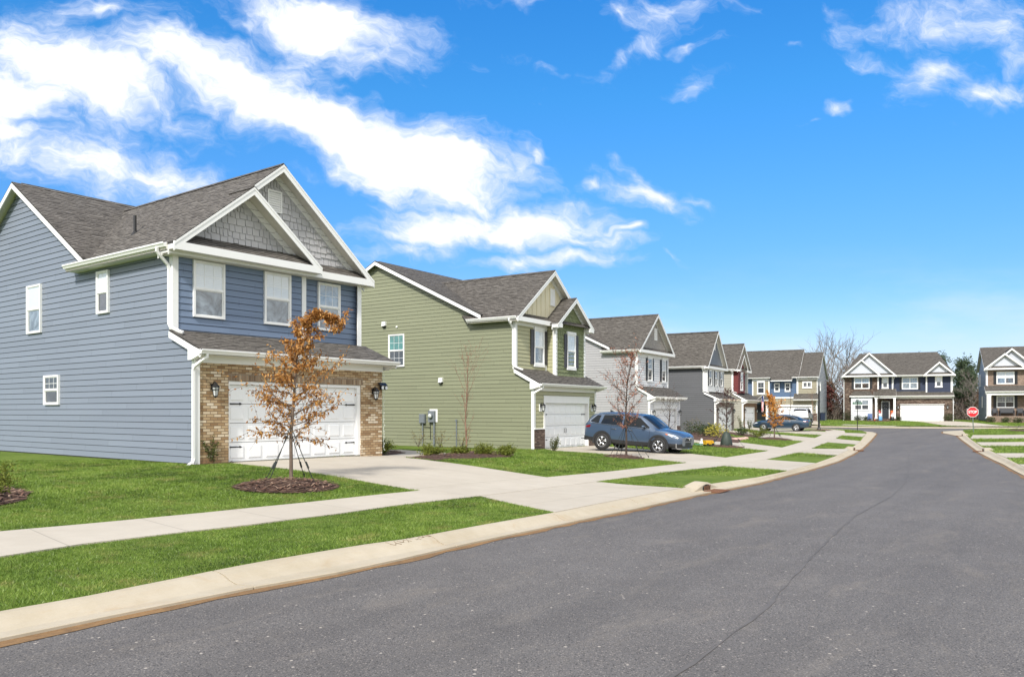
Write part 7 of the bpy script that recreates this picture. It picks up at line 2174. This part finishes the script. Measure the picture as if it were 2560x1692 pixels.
# navy house front: wreath, chair, yard ornaments, steps' lanterns
def in7(u, v, z): return H7.matrix_basis @ Vector((u, v, z))
k = MB()
for i in range(40):
    a = 2 * PI * i / 40; rr = random.Random(i)
    add_leaf(k, (4.81 + .22 * math.cos(a), .54 + rr.uniform(-.02, .02), 1.75 + .22 * math.sin(a)), .12, rr, 0 if i % 3 else 1, 0, .5)
k2 = MB(); k2.v = [tuple(H7.matrix_basis @ Vector(p)) for p in k.v]; k2.f = k.f; k2.m = k.m
tag(k2.build('wreath', [M['signwhite'], M['leaf_green']]), 'pale round wreath hanging on the dark front door', 'wreath')
ch = thing('garden_chair', 'small blue chair beside the white bay of the navy house', 'chair', in7(3.0, -1.6, -.05), H7.rotation_euler.z)
cm = plain('blue_chair_paint', (.02, .07, .22), .5)
k = MB(); k.box(-.26, .26, -.25, .25, .36, .41); k.build('seat', cm, ch); k = MB(); k.prism([(-.26, .22, .41), (.26, .22, .41), (.26, .34, .95), (-.26, .34, .95)], (0, .03, 0)); k.build('backrest', cm, ch)
for x in (-.23, .23):
    for y in (-.22, .24):
        k = MB(); k.box(x - .025, x + .025, y - .025, y + .025, 0, .37); k.build('leg', cm, ch)
def figure(label, u, v, h, cols, seed):
    t = thing('yard_ornament', label, 'ornament', in7(u, v, -.1 if v < -1.2 else .30), H7.rotation_euler.z, 'festive ornaments at the front steps')
    k = MB(); k.lathe([(.12 * h, 0), (.20 * h, .05 * h), (.21 * h, .3 * h), (.13 * h, .52 * h)], 12); k.build('base', cols[0], t, smooth=True)
    k = MB(); k.lathe([(.13 * h, .52 * h), (.17 * h, .60 * h), (.15 * h, .72 * h), (.09 * h, .78 * h)], 12); k.build('middle', cols[1], t, smooth=True)
    k = MB(); k.lathe([(.001, 1.0 * h), (.05 * h, .95 * h), (.12 * h, .84 * h), (.09 * h, .77 * h)], 12); k.build('top', cols[2], t, smooth=True)
red_, whi, blu, blk, org = plain('ornament_red', (.45, .03, .03), .5), M['signwhite'], plain('ornament_blue', (.12, .32, .55), .3), M['black'], plain('ornament_orange', (.55, .12, .02), .5)
figure('tall festive ornament with blue base and red and white top left of the steps', 4.15, -1.85, 1.35, (blu, whi, red_), 1)
figure('red and white ornament on the porch left of the door', 4.05, -.5, 1.1, (red_, whi, red_), 2)
figure('rusty orange ornament on the porch right of the door', 5.55, -.2, 1.3, (org, org, blk), 3)
figure('black and white ornament with pink top right of the steps', 5.55, -1.9, 1.2, (blk, whi, plain('ornament_pink', (.7, .3, .3), .5)), 4)
figure('low red and orange ornament on the lawn edge left of the steps', 3.55, -2.0, .42, (red_, org, whi), 5)
# porch furniture of house 8
def in8(u, v, z): return H8.matrix_basis @ Vector((u, v, z))
for (u, w_, lab, nm, ct) in ((2.0, 1.5, 'dark porch bench under the lower front window', 'bench', 'bench'), (3.35, .7, 'dark porch armchair right of the bench', 'armchair', 'chair'), (.75, .6, 'dark porch chair left of the bench', 'armchair', 'chair')):
    t = thing(nm, lab, ct, in8(u, -.75, .45), H8.rotation_euler.z)
    dk = plain('dark_wicker', (.016, .019, .026), .6)
    k = MB(); k.box(-w_ / 2, w_ / 2, -.3, .3, .34, .44); k.build('seat', dk, t); k = MB(); k.prism([(-w_ / 2, .24, .44), (w_ / 2, .24, .44), (w_ / 2, .36, .92), (-w_ / 2, .36, .92)], (0, .05, 0)); k.build('backrest', dk, t)
    for x in (-w_ / 2, w_ / 2 - .07):
        k = MB(); k.box(x, x + .07, -.3, .3, .44, .66); k.build('armrest', dk, t)
        for y in (-.29, .22):
            k = MB(); k.box(x, x + .06, y, y + .06, 0, .34); k.build('leg', dk, t)
# bin behind the pole
bx_ = H6.matrix_basis @ Vector((8.95, .9, 0)); bn = thing('wheelie_bin', 'dark blue bin against the light grey side wall', 'bin', (bx_.x, bx_.y, gz1(bx_.x, bx_.y)), 0)
k = MB(); k.prism([(-.24, -.26, .08), (.24, -.26, .08), (.28, -.32, .98), (-.28, -.32, .98)], (0, .56, 0)); k.build('body', plain('bin_blue', (.012, .02, .05), .5), bn)
k = MB(); k.prism([(-.30, -.34, .98), (.30, -.34, .98), (.28, -.34, 1.06), (-.28, -.34, 1.06)], (0, .64, 0)); k.build('lid', plain('bin_lid', (.012, .02, .04), .5), bn)
for s in (-.22, .22):
    k = MB(); k.lathe([(.001, s - .02), (.1, s - .02), (.1, s + .02), (.001, s + .02)], 12, 0, (0, 0, .1), 'X'); k.build('wheel', M['tyre'], bn)
